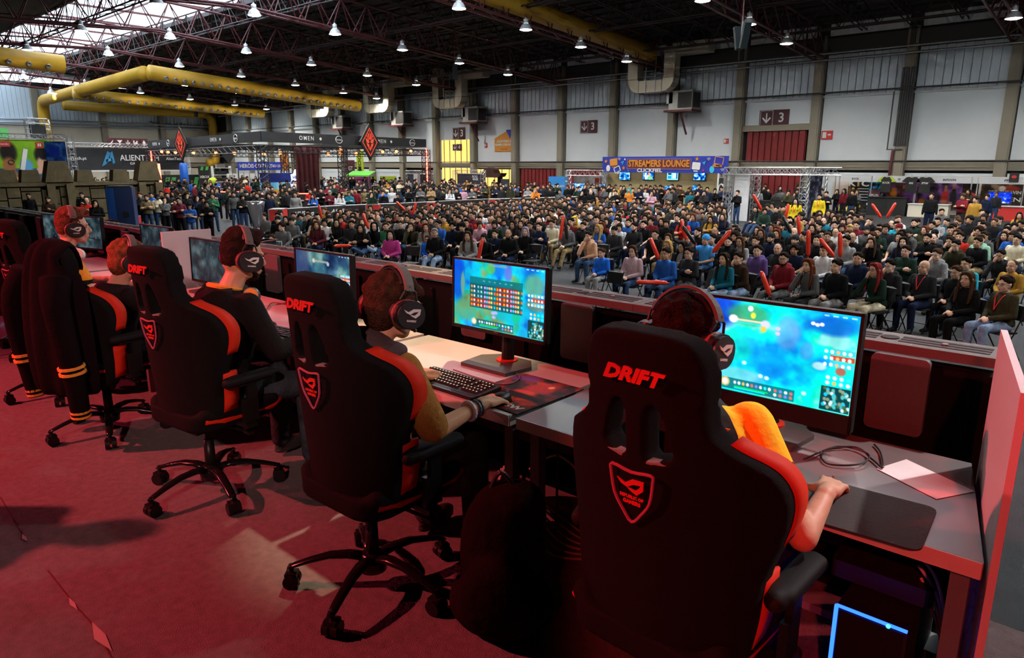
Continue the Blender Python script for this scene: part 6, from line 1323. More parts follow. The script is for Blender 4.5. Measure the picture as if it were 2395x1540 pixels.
# ---- black fascia booth
zt, zb = 3.80, 3.80 - .66
OC, OR_, OL = AZ(609, 307, zt), AZ(995, 326, zt), AZ(346, 330, zt); OB = OL + (OR_ - OC)
fb = root('fascia_booth', 'black square booth canopy with white brand lettering and hanging diamonds', 'booth', (OC.x, OC.y, HF))
def P3(o, p): return (p[0] - o.location.x, p[1] - o.location.y, p[2] - o.location.z)
def child_of(o, parent): o.parent = parent; o.location = Vector(o.location) - parent.location; return o
for a, c in ((OL, OC), (OC, OR_), (OR_, OB), (OB, OL)): child_of(board('fascia_board', a, c, zb, zt, M_ban, .12), fb)
for a, c in ((OL, OC), (OC, OR_), (OR_, OB), (OB, OL)): child_of(box_truss((a.x, a.y, zb - .45), (c.x, c.y, zb - .45), .45, 24, .035, .02).obj('truss_beam', M_btruss), fb)
for p in (OL, OC, OR_, OB, OC.lerp(OR_, .42), OL.lerp(OC, .02), OC.lerp(OB, .55)): child_of(box_truss((p.x, p.y, HF), (p.x, p.y, zb - .2), .5, 12, .035, .02).obj('truss_post', M_btruss), fb)
def fword(a, c, t, s, sz, nm='lettering'):
    o = text(nm, s, sz, M_wht, None, on(a, c, t, (zb + zt) / 2, .09), facing(a, c), .004, .001, spacing=1.35); return child_of(o, fb)
for t, sz in ((.22, .40), (.66, .40)): fword(OC, OR_, t, 'OMEN', sz); o = child_of(MB().lathe([(.10, 0), (.10, .02)], 14, RX(math.pi / 2)).obj('maker_logo', M_wht, None, on(OC, OR_, t + .075, (zb + zt) / 2, .08), facing(OC, OR_)), fb)
for t, sz in ((.09, .40), (.67, .40)): fword(OL, OC, t, 'OMEN', sz); o = child_of(MB().lathe([(.10, 0), (.10, .02)], 14, RX(math.pi / 2)).obj('maker_logo', M_wht, None, on(OL, OC, t + .055, (zb + zt) / 2, .08), facing(OL, OC)), fb)
def intel(a, c, t):
    fword(a, c, t, 'intel', .24, 'chip_logo_text'); o = MB().tube([(.36 * math.cos(x) * .95, 0, .25 * math.sin(x)) for x in [.5 + 5.7 * k / 24 for k in range(25)]], .022, 5).obj('chip_logo_ring', M_wht, None, on(a, c, t, (zb + zt) / 2, .09), facing(a, c)); child_of(o, fb)
for a, c, t in ((OC, OR_, .40), (OC, OR_, .89), (OL, OC, .245), (OL, OC, .84)): intel(a, c, t)
def diamond(p, rz, h, label, blank=False):
    o = root('diamond_sign', label, 'sign', p, rz, 'diamond signs hung on the black fascia booth'); w_ = h * .80
    MB().prism([(0, -h), (w_, 0), (0, h), (-w_, 0)], -.05, .05).obj('backing', M_blk, o)
    MB().box((0, .0, h + .3), (.02, .02, .8)).obj('hanger', M_btruss, o)
    if not blank:
        b = MB(); k1, k2 = .78, .70
        for (a, c) in (((0, -1), (1, 0)), ((1, 0), (0, 1)), ((0, 1), (-1, 0)), ((-1, 0), (0, -1))):
            b.add([(a[0] * w_ * k1, -.06, a[1] * h * k1), (c[0] * w_ * k1, -.06, c[1] * h * k1), (c[0] * w_ * k2, -.06, c[1] * h * k2), (a[0] * w_ * k2, -.06, a[1] * h * k2)], [(0, 1, 2, 3)])
        b.obj('border', M_omen, o)
        b = MB(); q = lambda pts: b.add([(x * w_, -.065, z * h) for x, z in pts], [tuple(range(len(pts)))])
        for s in (-1, 1):
            q([(s * .05, .06), (s * .42, .22), (s * .34, -.02), (s * .10, -.06)]); q([(s * .12, -.12), (s * .36, -.04), (s * .28, -.22), (s * .16, -.30)]); q([(s * .03, .14), (s * .08, .12), (s * .20, .44), (s * .10, .50)]); q([(s * .12, .10), (s * .17, .12), (s * .32, .34), (s * .24, .38)]); q([(s * .08, -.12), (s * .14, -.16), (s * .20, -.42), (s * .12, -.34)])
        q([(-.02, .14), (.02, .14), (.02, .62), (-.02, .62)]); q([(-.07, -.30), (0, -.22), (.07, -.30), (.07, -.40), (0, -.48), (-.07, -.40)]); b.obj('mask_emblem', M_omen, o)
    return o
p = on(OC, OR_, .56, zb + .22, .5); diamond(p, facing(OC, OR_) + 0, 1.35, 'large black diamond sign with a bright red mask emblem')
p = on(OL, OC, .43, zb + .16, .5); diamond(p, facing(OL, OC) + .15, 1.35, 'dim dark red diamond sign with a mask emblem, seen aslant')
p = OL.lerp(OR_, .30); diamond((p.x, p.y, zb - .25), .6, 1.1, 'blank black diamond sign under the booth canopy', True)
# red lamps under the canopy
PARM = MB().lathe([(.09, -.16), (.15, -.14), (.15, .14), (.13, .16)], 12).mesh('lamp_can', M_btruss); LENS = MB().lathe([(.125, .0), (.11, .03), (.02, .05)], 12).mesh('lamp_lens', M_glowo, True); YOKE = MB().tube([(-.17, 0, 0), (-.17, 0, .22), (.17, 0, .22), (.17, 0, 0)], .015, 4).mesh('lamp_yoke', M_btruss)
k = 0
for px, py, z in ((378, 353, 2.6), (393, 354, 2.6), (410, 355, 2.6), (452, 356, 2.6), (505, 356, 2.6), (548, 356, 2.6), (617, 357, 2.55), (655, 355, 2.6), (768, 358, 2.6), (796, 348, 2.85), (796, 357, 2.6), (833, 357, 2.6), (860, 355, 2.6), (895, 353, 2.6), (927, 352, 2.6), (961, 351, 2.6)):
    q = AZ(px, py, z); t_ = Vector((-46, 24, 0)); q = AX(px, py, OC.x + .6) if px > 609 and 0 else (AY(px, py, OC.y + .6 + (609 - px) * .008) if px < 609 else AX(px, py, OC.x - 1.0 - (px - 609) * .006))
    o = root('par_lamp', 'red glowing par lamp under the black fascia booth', 'lamp', q, 0, 'red par lamps under the fascia booth'); R = (CAM - q).normalized().to_track_quat('Z', 'Y').to_matrix().to_4x4() @ RX(.5)
    put('lamp_can', PARM, o, M=R); put('lamp_lens', LENS, o, M=R @ T(0, 0, .15)); put('lamp_yoke', YOKE, o); MB().cyl((0, 0, .2), (0, 0, .42), .02).obj('clamp', M_btruss, o)
for px, y0, y1, X, nm in ((371, 383, 440, -43.4, 'beside the booth corner post'), (997, 348, 426, None, 'at the far booth post'), (352, 352, 397, None, 'at the stone wall end of the booth')):
    a = AX(px, y0, X) if X else (AX(px, y0, OR_.x) if px > 900 else AY(px, y0, OL.y)); c = AX(px + (4 if px < 900 else 3), y1, X) if X else (AX(px + 4, y1, OR_.x) if px > 900 else AY(px + 5, y1, OL.y))
    tag(MB().cyl(a, (a.x, a.y, max(c.z, HF)), .07, n=8).obj('neon_tube', M_glowr), 'upright red neon tube ' + nm, 'neon tube')
# curtain
b = MB(); rings = []
ca, cb_ = AX(690, 380, -47.5), AX(746, 380, -47.5)
for z in np.linspace(3.1, -.9, 9): rings.append([(-47.5 + .18 * math.sin(i * 1.1 + z * .3), lerp(ca.y, cb_.y, i / 28) + .25 * (i / 28 - .5) * (z > 2.5), z) for i in range(29)])
cu = b.loft(rings, False, closed=False).obj('curtain', mat('dark red velvet', (.07, .008, .010), .8, var=.4, scale=3), smooth=True); cu.modifiers.new('s', 'SOLIDIFY').thickness = .04; tag(cu, 'dark red velvet curtain hanging in the black fascia booth', 'curtain')
# red glowing counters inside the booth
for px, py, ln in ((520, 446, 3.5), (690, 450, 5.0)):
    q = AZ(px, py, -.15); o = root('booth_counter', 'dark counter with a red glowing edge before the %s' % ('cosplay stand' if px < 600 else 'blue game panel'), 'counter', (q.x, q.y, HF), .9); MB().box((0, 0, .5), (ln, .7, 1.0)).obj('counter_body', M_blk, o); MB().box((0, -.36, 1.02), (ln, .04, .05)).obj('light_strip', M_glowr, o)
# ---- big flat posters and panels
def sheet(name, label, cat, p0, p1, z0, z1, arr=None, m=None, th=.06, legs=True):
    """free standing panel from p0 to p1 (reader's left to right)"""
    d = Vector((p1[0] - p0[0], p1[1] - p0[1], 0)); L_ = d.length; c = Vector(((p0[0] + p1[0]) / 2, (p0[1] + p1[1]) / 2, z0)); o = root(name, label, cat, (c.x, c.y, HF), facing(p0, p1))
    MB().box((0, th / 2 + .002, (z0 + z1) / 2 - HF), (L_, th, z1 - z0)).obj('panel', m or M_wht, o)
    if arr is not None: put('print', raster('print', arr, L_, z1 - z0, M_print), o, (0, -.004, (z0 + z1) / 2 - HF))
    if legs and z0 > HF + .1:
        for s in (-1, 1): MB().box((s * (L_ / 2 - .08), th + .04, (z0 - HF) / 2), (.07, .07, z0 - HF)).obj('support_post', M_btruss, o)
    return o, L_, (z0 + z1) / 2 - HF
def noise_print(h, w_, seed, stops, cells=6): t = vnoise(h, w_, cells, seed); return ramp(np.clip((t - .5) * 2.2 + .5, 0, 1), stops)
# poster wall with two faces
X_ = -56.
a0, a1 = AX(-60, 372, X_), AX(122, 372, X_); z1_, z0_ = AX(60, 327, X_).z, AX(60, 424, X_).z
A = noise_print(90, 170, 5, [(0, (.38, .62, .08)), (1, (.55, .75, .12))]); A[62:] = A[62:] * .2 + np.array((.15, .25, .55)) * .8
fx = lambda px: (px + 60) / 182
for (x, y, rx, ry, c) in ((fx(18), .30, .13, .30, (.10, .07, .05)), (fx(16), .62, .10, .24, (.62, .40, .25)), (fx(24), .82, .06, .10, (.62, .40, .25)), (fx(56), .62, .105, .21, (.35, .62, .82)), (fx(96), .36, .115, .24, (.06, .05, .06)), (fx(95), .58, .085, .22, (.85, .66, .56)), (fx(86), .74, .05, .10, (.85, .66, .56)), (fx(30), .95, .12, .08, (.85, .60, .35)), (fx(75), .97, .08, .10, (.80, .40, .15)), (fx(104), .92, .10, .08, (.62, .42, .32)), (fx(100), .34, .08, .16, (.06, .05, .06))): blob(A, x, y, rx, ry, c)
o, L_, zc = sheet('poster_wall', 'green poster wall showing two faces nose to nose and a big numeral', 'poster', a0, a1, z0_, z1_, A)
text('numeral', '1', 1.9, M_wht, o, (L_ * (fx(52) - .5), -.02, zc - .05), 0, .01, .05, .9, M=T(L_ * (fx(52) - .5), -.03, zc) @ RY(.25))
MB().box((L_ * (fx(6) - .5), -.02, zc + 1.05), (.95, .03, .34)).obj('red_logo_plate', M_red, o); text('logo_text', 'Nintendo', .2, M_wht, o, (L_ * (fx(6) - .5), -.05, zc + 1.05), 0, .004); MB().box((L_ * (fx(95) - .5), -.02, zc + 1.0), (.44, .03, .40)).obj('red_logo_plate', M_red, o)
for s in (-1, 1): MB().prism(rrect(.09, .2, .04, 3), -.05, -.04, off=(L_ * (fx(95) - .5) + s * .06, zc + 1.02)).obj('logo_half', M_wht, o)
MB().tube([(L_ * (fx(22) - .5) + .16 * math.cos(t), -.03, zc - .1 + .14 * math.sin(t)) for t in [2 * math.pi * k / 14 for k in range(15)]], .025, 5).obj('printed_glasses', M_blk, o)
tr_ = box_truss((a0.x, a0.y, z1_ + .22), (a1.x, a1.y, z1_ + .22), .3).obj('truss_beam', M_silver); tag(tr_, 'silver truss beam above the green poster wall', 'truss')
b0, b1 = AX(108, 372, X_ + .3), AX(158, 372, X_ + 1.2)
A = noise_print(70, 50, 8, [(0, (.06, .16, .35)), (.5, (.10, .28, .55)), (1, (.30, .45, .62))]); blob(A, .4, .25, .4, .2, (.05, .15, .55), .8); blob(A, .5, .75, .5, .15, (.35, .38, .42), .8)
sheet('game_poster', 'deep blue misty poster panel beside the green poster wall', 'poster', b0, b1, z0_, z1_ - .1, A)
t2 = box_truss((b0.x, b0.y, z1_ + .22), (b1.x, b1.y, z1_ + .22), .3).obj('truss_beam', M_silver); tag(t2, 'silver truss beam above the misty blue poster', 'truss')
t3 = box_truss((b1.x + .2, b1.y + .25, HF), (b1.x + .2, b1.y + .25, z1_ + .3), .36).obj('truss_post', M_silver); tag(t3, 'silver truss post beside the misty blue poster', 'truss')
# screen in a truss cube and green flag behind
q0, q1 = AX(66, 305, -70), AX(112, 305, -70); o = root('truss_screen', 'black screen framed in silver truss above the poster wall', 'screen', (q0.x, (q0.y + q1.y) / 2, HF)); w_ = q1.y - q0.y; zc = AX(88, 308, -70).z - HF
MB().box((0, 0, zc), (.15, w_ * .85, 1.1)).obj('screen_face', M_blk, o); box_truss((0, -w_ / 2, zc + .85), (0, w_ / 2, zc + .85), .4).obj('truss_beam', M_silver, o)
for s in (-1, 1): box_truss((0, s * w_ / 2, 0), (0, s * w_ / 2, zc + 1.0), .35).obj('truss_post', M_silver, o)
q0, q1 = AX(-40, 310, -75), AX(20, 310, -75); sheet('striped_backdrop', 'black panel with a bright green stripe at the frame edge', 'panel', q0, q1, AX(0, 322, -75).z, AX(0, 300, -75).z, m=M_grn)
# black gaming store banner
X_ = -72.; a0, a1 = AX(158, 372, X_), AX(430, 372, X_); z1_, z0_ = AX(300, 347, X_).z, AX(300, 398, X_).z
o, L_, zc = sheet('store_banner', 'long black gaming store banner with a blue letter emblem', 'banner', a0, a1, z0_, z1_, m=M_ban); fx = lambda px: L_ * ((px - 158) / 272 - .5)
text('lettering', 'ALIENTECH', .74, M_wht, o, (fx(320), -.03, zc + .10), 0, .006, .006, .92); text('lettering', 'GAMING STORE', .32, M_wht, o, (fx(328), -.03, zc - .40), 0, .006, .002, 1.1); text('lettering', 'AlienTech.pt', .38, M_wht, o, (fx(172), -.03, zc + .05), 0, .006, .004); text('lettering', 'AlienTech.pt', .38, M_wht, o, (fx(410), -.03, zc + .05), 0, .006, .004)
for s, pts in ((0, [(-.85, -.75), (-.15, .80), (.10, .62), (-.35, -.45), (-.6, -.62)]), (1, [(.10, .62), (.30, .80), (.45, -.35), (.25, -.5), (.02, .25)]), (2, [(-.35, -.05), (.15, .15), (.25, -.15), (-.40, -.30)])): MB().prism([(fx(250) + x * .9, zc + z * .9) for x, z in pts], -.03, -.01).obj('blue_emblem', mat('emblem blue', (.03, .22, .42), .5), o)
MB().box((0, 0, z0_ - HF - .06), (L_, .1, .12)).obj('bottom_bar', M_wht, o); t = box_truss((a0.x, a0.y, z1_ + .25), (a1.x, a1.y, z1_ + .25), .3).obj('truss_beam', M_silver); tag(t, 'slim silver truss above the gaming store banner', 'truss')
for px in (440,): q = AX(px, 380, X_); tag(box_truss((q.x, q.y, HF), (q.x, q.y, z1_ + .3), .3).obj('truss_post', M_silver), 'silver truss post at the end of the gaming store banner', 'truss')
# pictogram row
X_ = -74.; a0, a1 = AX(251, 336, X_), AX(346, 336, X_); z1_, z0_ = AX(300, 324, X_).z, AX(300, 344, X_).z; hh = z1_ - z0_
for k in range(5):
    p0 = a0.lerp(a1, k / 5 + .004); p1 = a0.lerp(a1, (k + 1) / 5 - .004); o, L_, zc = sheet('pictogram_sign', 'maroon pictogram sign with a white %s, in the row over the store banner' % ('diagonal arrow', 'cocktail glass', 'down arrow', 'exit stairs figure', 'standing figure')[k], 'sign', p0, p1, z0_, z1_, m=M_maroon)
    S_ = hh * .34; P = lambda pts: MB().prism([(x * S_, zc + z * S_) for x, z in pts], -.03, -.01).obj('pictogram', M_wht, o)
    if k == 0: P([(-.8, -.8), (.0, -.8), (-.15, -.55), (.7, .6), (.5, .8), (-.4, -.35), (-.6, -.1)])
    elif k == 1: P([(-.9, .8), (.9, .8), (.12, -.1), (.12, -.6), (.5, -.8), (-.5, -.8), (-.12, -.6), (-.12, -.1)])
    elif k == 2: P([(-.14, .8), (.14, .8), (.14, -.3), (.7, .3), (.7, -.1), (0, -.85), (-.7, -.1), (-.7, .3), (-.14, -.3)])
    elif k == 3: P([(-.9, -.8), (-.9, .8), (-.5, .8), (-.5, -.1), (.1, .3), (.3, .8), (.6, .5), (.4, .0), (.9, -.8), (.6, -.8), (.2, -.3), (-.1, -.8)])
    else: P([(-.3, -.9), (-.3, -.2), (-.5, .0), (-.4, .4), (-.15, .5), (-.2, .85), (.2, .85), (.15, .5), (.4, .4), (.5, .0), (.3, -.2), (.3, -.9)])
# green striped booth wall
X_ = -70.; a0, a1 = AX(365, 412, X_), AX(470, 412, X_); z1_, z0_ = AX(420, 409, X_).z, HF + .03; o, L_, zc = sheet('striped_backdrop', 'long black booth wall with slanting green stripes below the store banner', 'panel', a0, a1, z0_, z1_, m=M_blk)
for t in (-.35, -.22, .30, .42): MB().prism([(t * L_ - .25, zc - .9), (t * L_ + .15, zc - .9), (t * L_ + .65, zc + .75), (t * L_ + .25, zc + .75)], -.03, -.01).obj('green_stripe', M_grn, o)
a0, a1 = AX(464, 400, -69), AX(490, 400, -69); o, L_, zc = sheet('striped_backdrop', 'tall black booth panel with green stripes and white print', 'panel', a0, a1, HF + .03, AX(470, 389, -69).z, m=M_blk)
for t in (-.2, .25): MB().prism([(t * L_ - .15, zc + 1.0), (t * L_ + .12, zc + 1.0), (t * L_ + .22, zc + 1.35), (t * L_ - .05, zc + 1.35)], -.03, -.01).obj('green_stripe', M_grn, o)
text('panel_print', 'XBOX', .34, M_wht, o, (0, -.02, zc + .35), 0, .004, .004)
# costumed display figure in blue, lime ball, white merchandise shelf
q = AX(432, 420, -66); o = root('punch_bag', 'tall blue display cylinder on a stand among the crowd', 'display', (q.x, q.y, HF)); MB().lathe([(.30, 1.2), (.36, 1.35), (.36, 2.9), (.25, 3.1)], 14).obj('cylinder_body', mat('bright blue vinyl', (.01, .12, .55), .4), o, smooth=True); MB().cyl((0, 0, 0), (0, 0, 1.25), .06).obj('stand_pole', M_btruss, o); MB().lathe([(.35, 0), (.35, .05)], 14).obj('stand_base', M_btruss, o)
q = AX(498, 426, -64); o = root('lime_balloon', 'round lime balloon above the crowd', 'balloon', (q.x, q.y, HF)); MB().ell((0, 0, q.z - HF), (.42, .42, .42), 16, 12).obj('balloon_skin', M_lime, o, smooth=True); MB().cyl((0, 0, 0), (0, 0, q.z - HF - .4), .012).obj('string', M_wht, o)
q = AX(519, 415, -72); o = root('merchandise_shelf', 'white shelf stacked with dark and red boxes', 'shelf', (q.x, q.y, HF), math.pi / 2)
for k in range(4):
    MB().box((0, 0, .5 + k * .7), (1.9, .5, .05)).obj('shelf_board', M_wht, o); MB().box((-.1, -.05, .72 + k * .7), (1.5 - .2 * k, .35, .38)).obj('stock_box', (M_red, M_blk, M_blk, M_grey)[k], o)
for s in (-1, 1): MB().box((s * .95, 0, 1.4), (.05, .5, 2.8)).obj('shelf_side', M_wht, o)
# cosplay stand
X_ = -74.; a0, a1 = AX(556, 388, X_), AX(660, 388, X_); z1_, z0_ = AX(600, 379, X_).z, AX(600, 398.5, X_).z; o, L_, zc = sheet('cosplay_banner', 'royal blue banner reading HERÓIS COSPLAY', 'banner', a0, a1, z0_, z1_, m=M_bblue); text('lettering', 'HERÓIS·COSPLAY', .58, M_wht, o, (-L_ * .1, -.03, zc), 0, .006, .012, .85); text('lettering', 'BD·25', .4, M_wht, o, (L_ * .36, -.03, zc), 0, .006, .006)
a0, a1 = AX(530, 415, X_ - 1), AX(610, 415, X_ - 1); o, L_, zc = sheet('stand_wall', 'white modular stand wall behind the crowd', 'stand wall', a0, a1, HF + .03, AX(560, 406, X_ - 1).z, m=M_wht)
for k in range(7): MB().box((lerp(-L_ / 2, L_ / 2, k / 6), -.03, zc), (.05, .05, 2.2)).obj('aluminium_post', M_pipe, o)
a0, a1 = AX(655, 385, -76), AX(676, 385, -76); A = noise_print(60, 40, 14, [(0, (.25, .08, .02)), (.5, (.80, .40, .08)), (1, (1, .78, .35))]); sheet('fiery_poster', 'glowing amber patterned poster behind the curtain', 'poster', a0, a1, 1.0, AX(665, 355, -76).z, A, legs=True)
# blue game panel with crown logo
X_ = -55.; a0, a1 = AX(608, 420, X_), AX(684, 420, X_); A = noise_print(40, 70, 15, [(0, (.25, .55, .75)), (1, (.55, .78, .85))]); A[:14] = np.array((.02, .10, .38)); blob(A, .45, .75, .16, .2, (.85, .55, .12)); blob(A, .72, .7, .08, .2, (.45, .42, .42)); sheet('game_backdrop', 'pale blue game panel with a dark blue top edge', 'panel', a0, a1, HF + .03, AX(650, 405, X_).z, A)
a0, a1 = AX(681, 428, X_ + 1), AX(743, 428, X_ + 1); A = noise_print(36, 60, 16, [(0, (.10, .18, .60)), (.5, (.35, .30, .75)), (1, (.85, .45, .75))]); blob(A, .5, .9, .3, .5, (.90, .50, .75), .7); o, L_, zc = sheet('game_backdrop', 'violet and blue game panel under the white crest', 'panel', a0, a1, HF + .03, AX(710, 422, X_ + 1).z, A)
cr = MB(); cr.prism([(-1.25, 1.55), (-1.3, 2.15), (-1.05, 2.2), (-.9, 2.55), (-.45, 2.6), (0, 2.95), (.45, 2.6), (.9, 2.55), (1.05, 2.2), (1.3, 2.15), (1.25, 1.55), (.6, 1.2), (0, 1.1), (-.6, 1.2)], -.12, .0); c = cr.obj('crest', mat('white glowing crest', (.80, .82, .95), .5, emit=.5, ecol=(.8, .85, 1)), o); text('crest_text', 'HEARTHSTONE', .36, mat('crest letter blue', (.10, .16, .45), .5), c, (0, -.14, 1.9), 0, .01, .012, .95)
# lime stands
Y_ = 46.; q0, q1 = AY(834, 380, Y_), AY(849, 380, Y_); o, L_, zc = sheet('flag_banner', 'tall lime feather banner reading MOCHE upright', 'banner', q0, q1, AY(840, 400, Y_).z, AY(840, 352, Y_).z, m=M_lime); put('lettering', textmesh('MOCHE', .75, M_blk, .004, .006), o, M=T(0, -.03, zc + .2) @ RY(-math.pi / 2)); MB().lathe([(.3, 0), (.3, .02)], 6, T(0, -.02, zc - .95) @ RX(math.pi / 2)).obj('hexagon_logo', M_blk, o)
for (x0, x1, y0, y1, m, nm, tx) in ((831, 866, 411, 428, M_mag, 'magenta counter panel beside the lime banner', ''), (889, 926, 412, 430, M_lime, 'lime counter panel reading MOCHE', 'MOCHE'), (868, 880, 413, 425, M_lime, 'small lime counter panel', ''), (808, 830, 375, 428, M_dwin, 'tall dark roll-up poster with a red car print', 'GT')):
    q0, q1 = AY(x0, 420, Y_), AY(x1, 420, Y_); o, L_, zc = sheet('stall_display', nm, 'panel', q0, q1, HF + .03 if tx != 'GT' else .0, AY(x0, y0, Y_).z, m=m)
    if tx: text('lettering', tx, .42 if tx != 'GT' else .6, M_blk if tx != 'GT' else M_wht, o, (.2, -.03, zc + .2), 0, .004, .008)
    MB().box((0, -.01, zc + .5), (L_ * .9, .02, .05)).obj('panel_trim', M_blk, o)
q0, q1 = AY(826, 405, Y_ - .5), AY(880, 405, Y_ - .5); o = root('green_awning', 'bright green awning under the lime banner', 'awning', (q0.x, q0.y, HF)); w_ = q1.x - q0.x
MB().loft([[(0, 0, 2.3), (w_, 0, 2.3)], [(0, -.9, 1.9), (w_, -.9, 1.9)], [(0, -.92, 1.75), (w_, -.92, 1.75)]], False, closed=False).obj('awning_cloth', mat('green awning cloth', (.08, .45, .03), .6), o); [MB().cyl((x, -.9, 0), (x, -.9, 1.9), .03).obj('awning_pole', M_pipe, o) for x in (.1, w_ - .1)]; [MB().cyl((x, 0, 0), (x, 0, 2.3), .03).obj('awning_pole', M_pipe, o) for x in (.1, w_ - .1)]
# truss frames with dark banners
for (x0, x1, y1, nm, tx) in ((1065, 1130, 398, 'silver truss frame holding a dark banner with white logos', 'ROG MASK'), (952, 1010, 399, 'silver truss frame holding a blue-grey banner behind the booth post', '')):
    Y_ = 44.; q0, q1 = AY(x0, 400, Y_), AY(x1, 400, Y_); zt_ = AY(x0, y1, Y_).z; o = root('truss_stand', nm, 'truss stand', ((q0.x + q1.x) / 2, Y_, HF)); w_ = q1.x - q0.x; h = zt_ - HF
    for s in (-1, 1): box_truss((s * w_ / 2, 0, 0), (s * w_ / 2, 0, h), .3).obj('truss_post', M_silver, o)
    box_truss((-w_ / 2, 0, h - .15), (w_ / 2, 0, h - .15), .3).obj('truss_beam', M_silver, o); MB().box((0, .0, h * .44), (w_ - .5, .06, h * .86)).obj('banner_sheet', mat('slate banner', (.03, .035, .05), .6), o)
    if tx: text('lettering', 'ROG', .3, M_wht, o, (w_ * .22, -.05, h * .78), 0, .004, .004); text('lettering', 'MASK', .26, M_wht, o, (w_ * .24, -.05, h * .69), 0, .004, .004)
    for j in range(2 if tx else 0):
        for i in range(5): put('small_logo', textmesh('ASUS' if (i + j) % 2 else 'ROG', .17, M_wht, .003, .002), o, (-w_ * .38 + i * w_ * .18, -.05, h * .5 - j * .35))
Y_ = 46.; q0, q1 = AY(1283, 425, Y_), AY(1326, 425, Y_); o, L_, zc = sheet('store_display', 'sky blue stand panel reading PREDITORIO', 'panel', q0, q1, HF + .03, AY(1300, 413, Y_).z, m=mat('sky blue print', (.02, .22, .60), .6)); text('lettering', 'PREDITORIO', .24, M_wht, o, (0, -.03, zc + .2), 0, .004, .004)
q0, q1 = AY(1171, 425, Y_), AY(1190, 425, Y_); o, L_, zc = sheet('store_display', 'small dark stand panel before the lit doorway', 'panel', q0, q1, HF + .03, AY(1180, 419, Y_).z, m=mat('slate banner', (.03, .035, .05), .6)); text('lettering', 'ROG', .3, M_wht, o, (0, -.03, zc + .3), 0, .004, .003)
# dragon-like food stall silhouette in the lit doorway
q = AY(1149, 420, 48); o = root('food_stall', 'small dark food stall with a pointed roof in the lit doorway', 'stall', (q.x, q.y, HF)); MB().prism([(-1.4, 1.9), (-1.6, 2.2), (-.8, 2.2), (-.6, 2.5), (0, 2.7), (.6, 2.5), (.8, 2.2), (1.6, 2.2), (1.4, 1.9), (1.0, 1.8), (-1.0, 1.8)], -.4, .4).obj('pointed_roof', mat('dark timber', (.05, .015, .01), .6), o); MB().box((0, 0, .5), (2.4, .8, 1.0)).obj('stall_counter', mat('amber stall front', (.45, .22, .03), .6), o); [MB().box((s * 1.1, 0, 1.4), (.1, .6, .9)).obj('stall_post', M_blk, o) for s in (-1, 1)]
# small stage booth with truss left of the lounge
Y_ = 44.; q0, q1 = AY(1328, 420, Y_), AY(1410, 420, Y_); w_ = q1.x - q0.x; h = AY(1330, 398, Y_).z - HF; o = root('truss_stand', 'silver truss booth with a grey cartoon backdrop beside the lounge', 'truss stand', ((q0.x + q1.x) / 2, Y_, HF))
for s in (-1, 1): box_truss((s * w_ / 2, 0, 0), (s * w_ / 2, 0, h), .35).obj('truss_post', M_silver, o)
box_truss((-w_ / 2, 0, h - .2), (w_ / 2, 0, h - .2), .4).obj('truss_beam', M_silver, o); A = noise_print(40, 60, 17, [(0, (.42, .40, .40)), (1, (.58, .55, .54))]); A[4:, 40:54] = np.array((.42, .10, .07)); blob(A, .45, .45, .06, .3, (.35, .10, .08)); blob(A, .45, .72, .12, .14, (.70, .45, .10)); blob(A, .2, .8, .08, .12, (.85, .6, .3)); MB().box((0, .62, h * .43), (w_ - .3, .05, h * .84)).obj('backdrop', M_grey, o); put('backdrop_print', raster('p', A, w_ - .3, h * .84, M_print), o, (0, .58, h * .43))
for px, m in ((-.27, 18), (.30, 19)):
    S_ = noise_print(20, 30, m, [(0, (.05, .35, .75)), (1, (.8, .95, 1))]); MB().box((px * w_, .45, h * .48), (1.25, .1, .72)).obj('screen_case', M_blk, o); put('screen', raster('s', S_, 1.17, .64, M_scr), o, (px * w_, .39, h * .48))
# ---- lounge
Y_ = 46.; q0, q1 = AY(1409, 385, Y_), AY(1703, 385, Y_); z1_, z0_ = AY(1556, 366, Y_).z, AY(1556, 404.5, Y_).z; o, L_, zc = sheet('lounge_banner', 'long blue banner reading STREAMERS LOUNGE with gadget icons', 'banner', q0, q1, z0_, z1_, m=mat('lounge blue', (.015, .03, .36), .6, var=.2, scale=.8), legs=False); fx = lambda px: L_ * ((px - 1409) / 294 - .5); fz = lambda py: zc + (385 - py) / 38.5 * (z1_ - z0_)
MB().box((fx(1549), -.015, fz(383.5)), (L_ * .51, .02, .70)).obj('title_plate', mat('title maroon', (.13, .015, .02), .6), o); text('title', 'STREAMERS LOUNGE', .66, M_org, o, (fx(1549), -.04, fz(383)), 0, .006, .020, .80); text('sponsor_name', 'CLICKFIEL', .36, M_wht, o, (fx(1529), -.04, fz(399)), 0, .006, .010, 1.3); b = MB()
for (x, z, w_, h) in ((fx(1549), fz(383.5) + .36, L_ * .512, .02), (fx(1549), fz(383.5) - .36, L_ * .512, .02), (fx(1549) - L_ * .256, fz(383.5), .02, .74), (fx(1549) + L_ * .256, fz(383.5), .02, .74)): b.box((x, -.03, z), (w_, .01, h))
b.obj('title_border', mat('pale blue line', (.35, .4, .75), .6), o)
star = lambda x, z, s, m: MB().prism([(x + s * (1 if k % 2 == 0 else .45) * math.sin(k * math.pi / 5), z + s * (1 if k % 2 == 0 else .45) * math.cos(k * math.pi / 5)) for k in range(10)], -.035, -.015).obj('star_icon', m, o)
for px, py, s, m in ((1419, 377, .17, M_org), (1465, 393.5, .17, M_org), (1637, 372, .17, M_org), (1467.5, 372, .10, M_wht), (1652, 397.5, .12, M_mag), (1477, 400, .06, M_cy)): star(fx(px), fz(py), s, m)
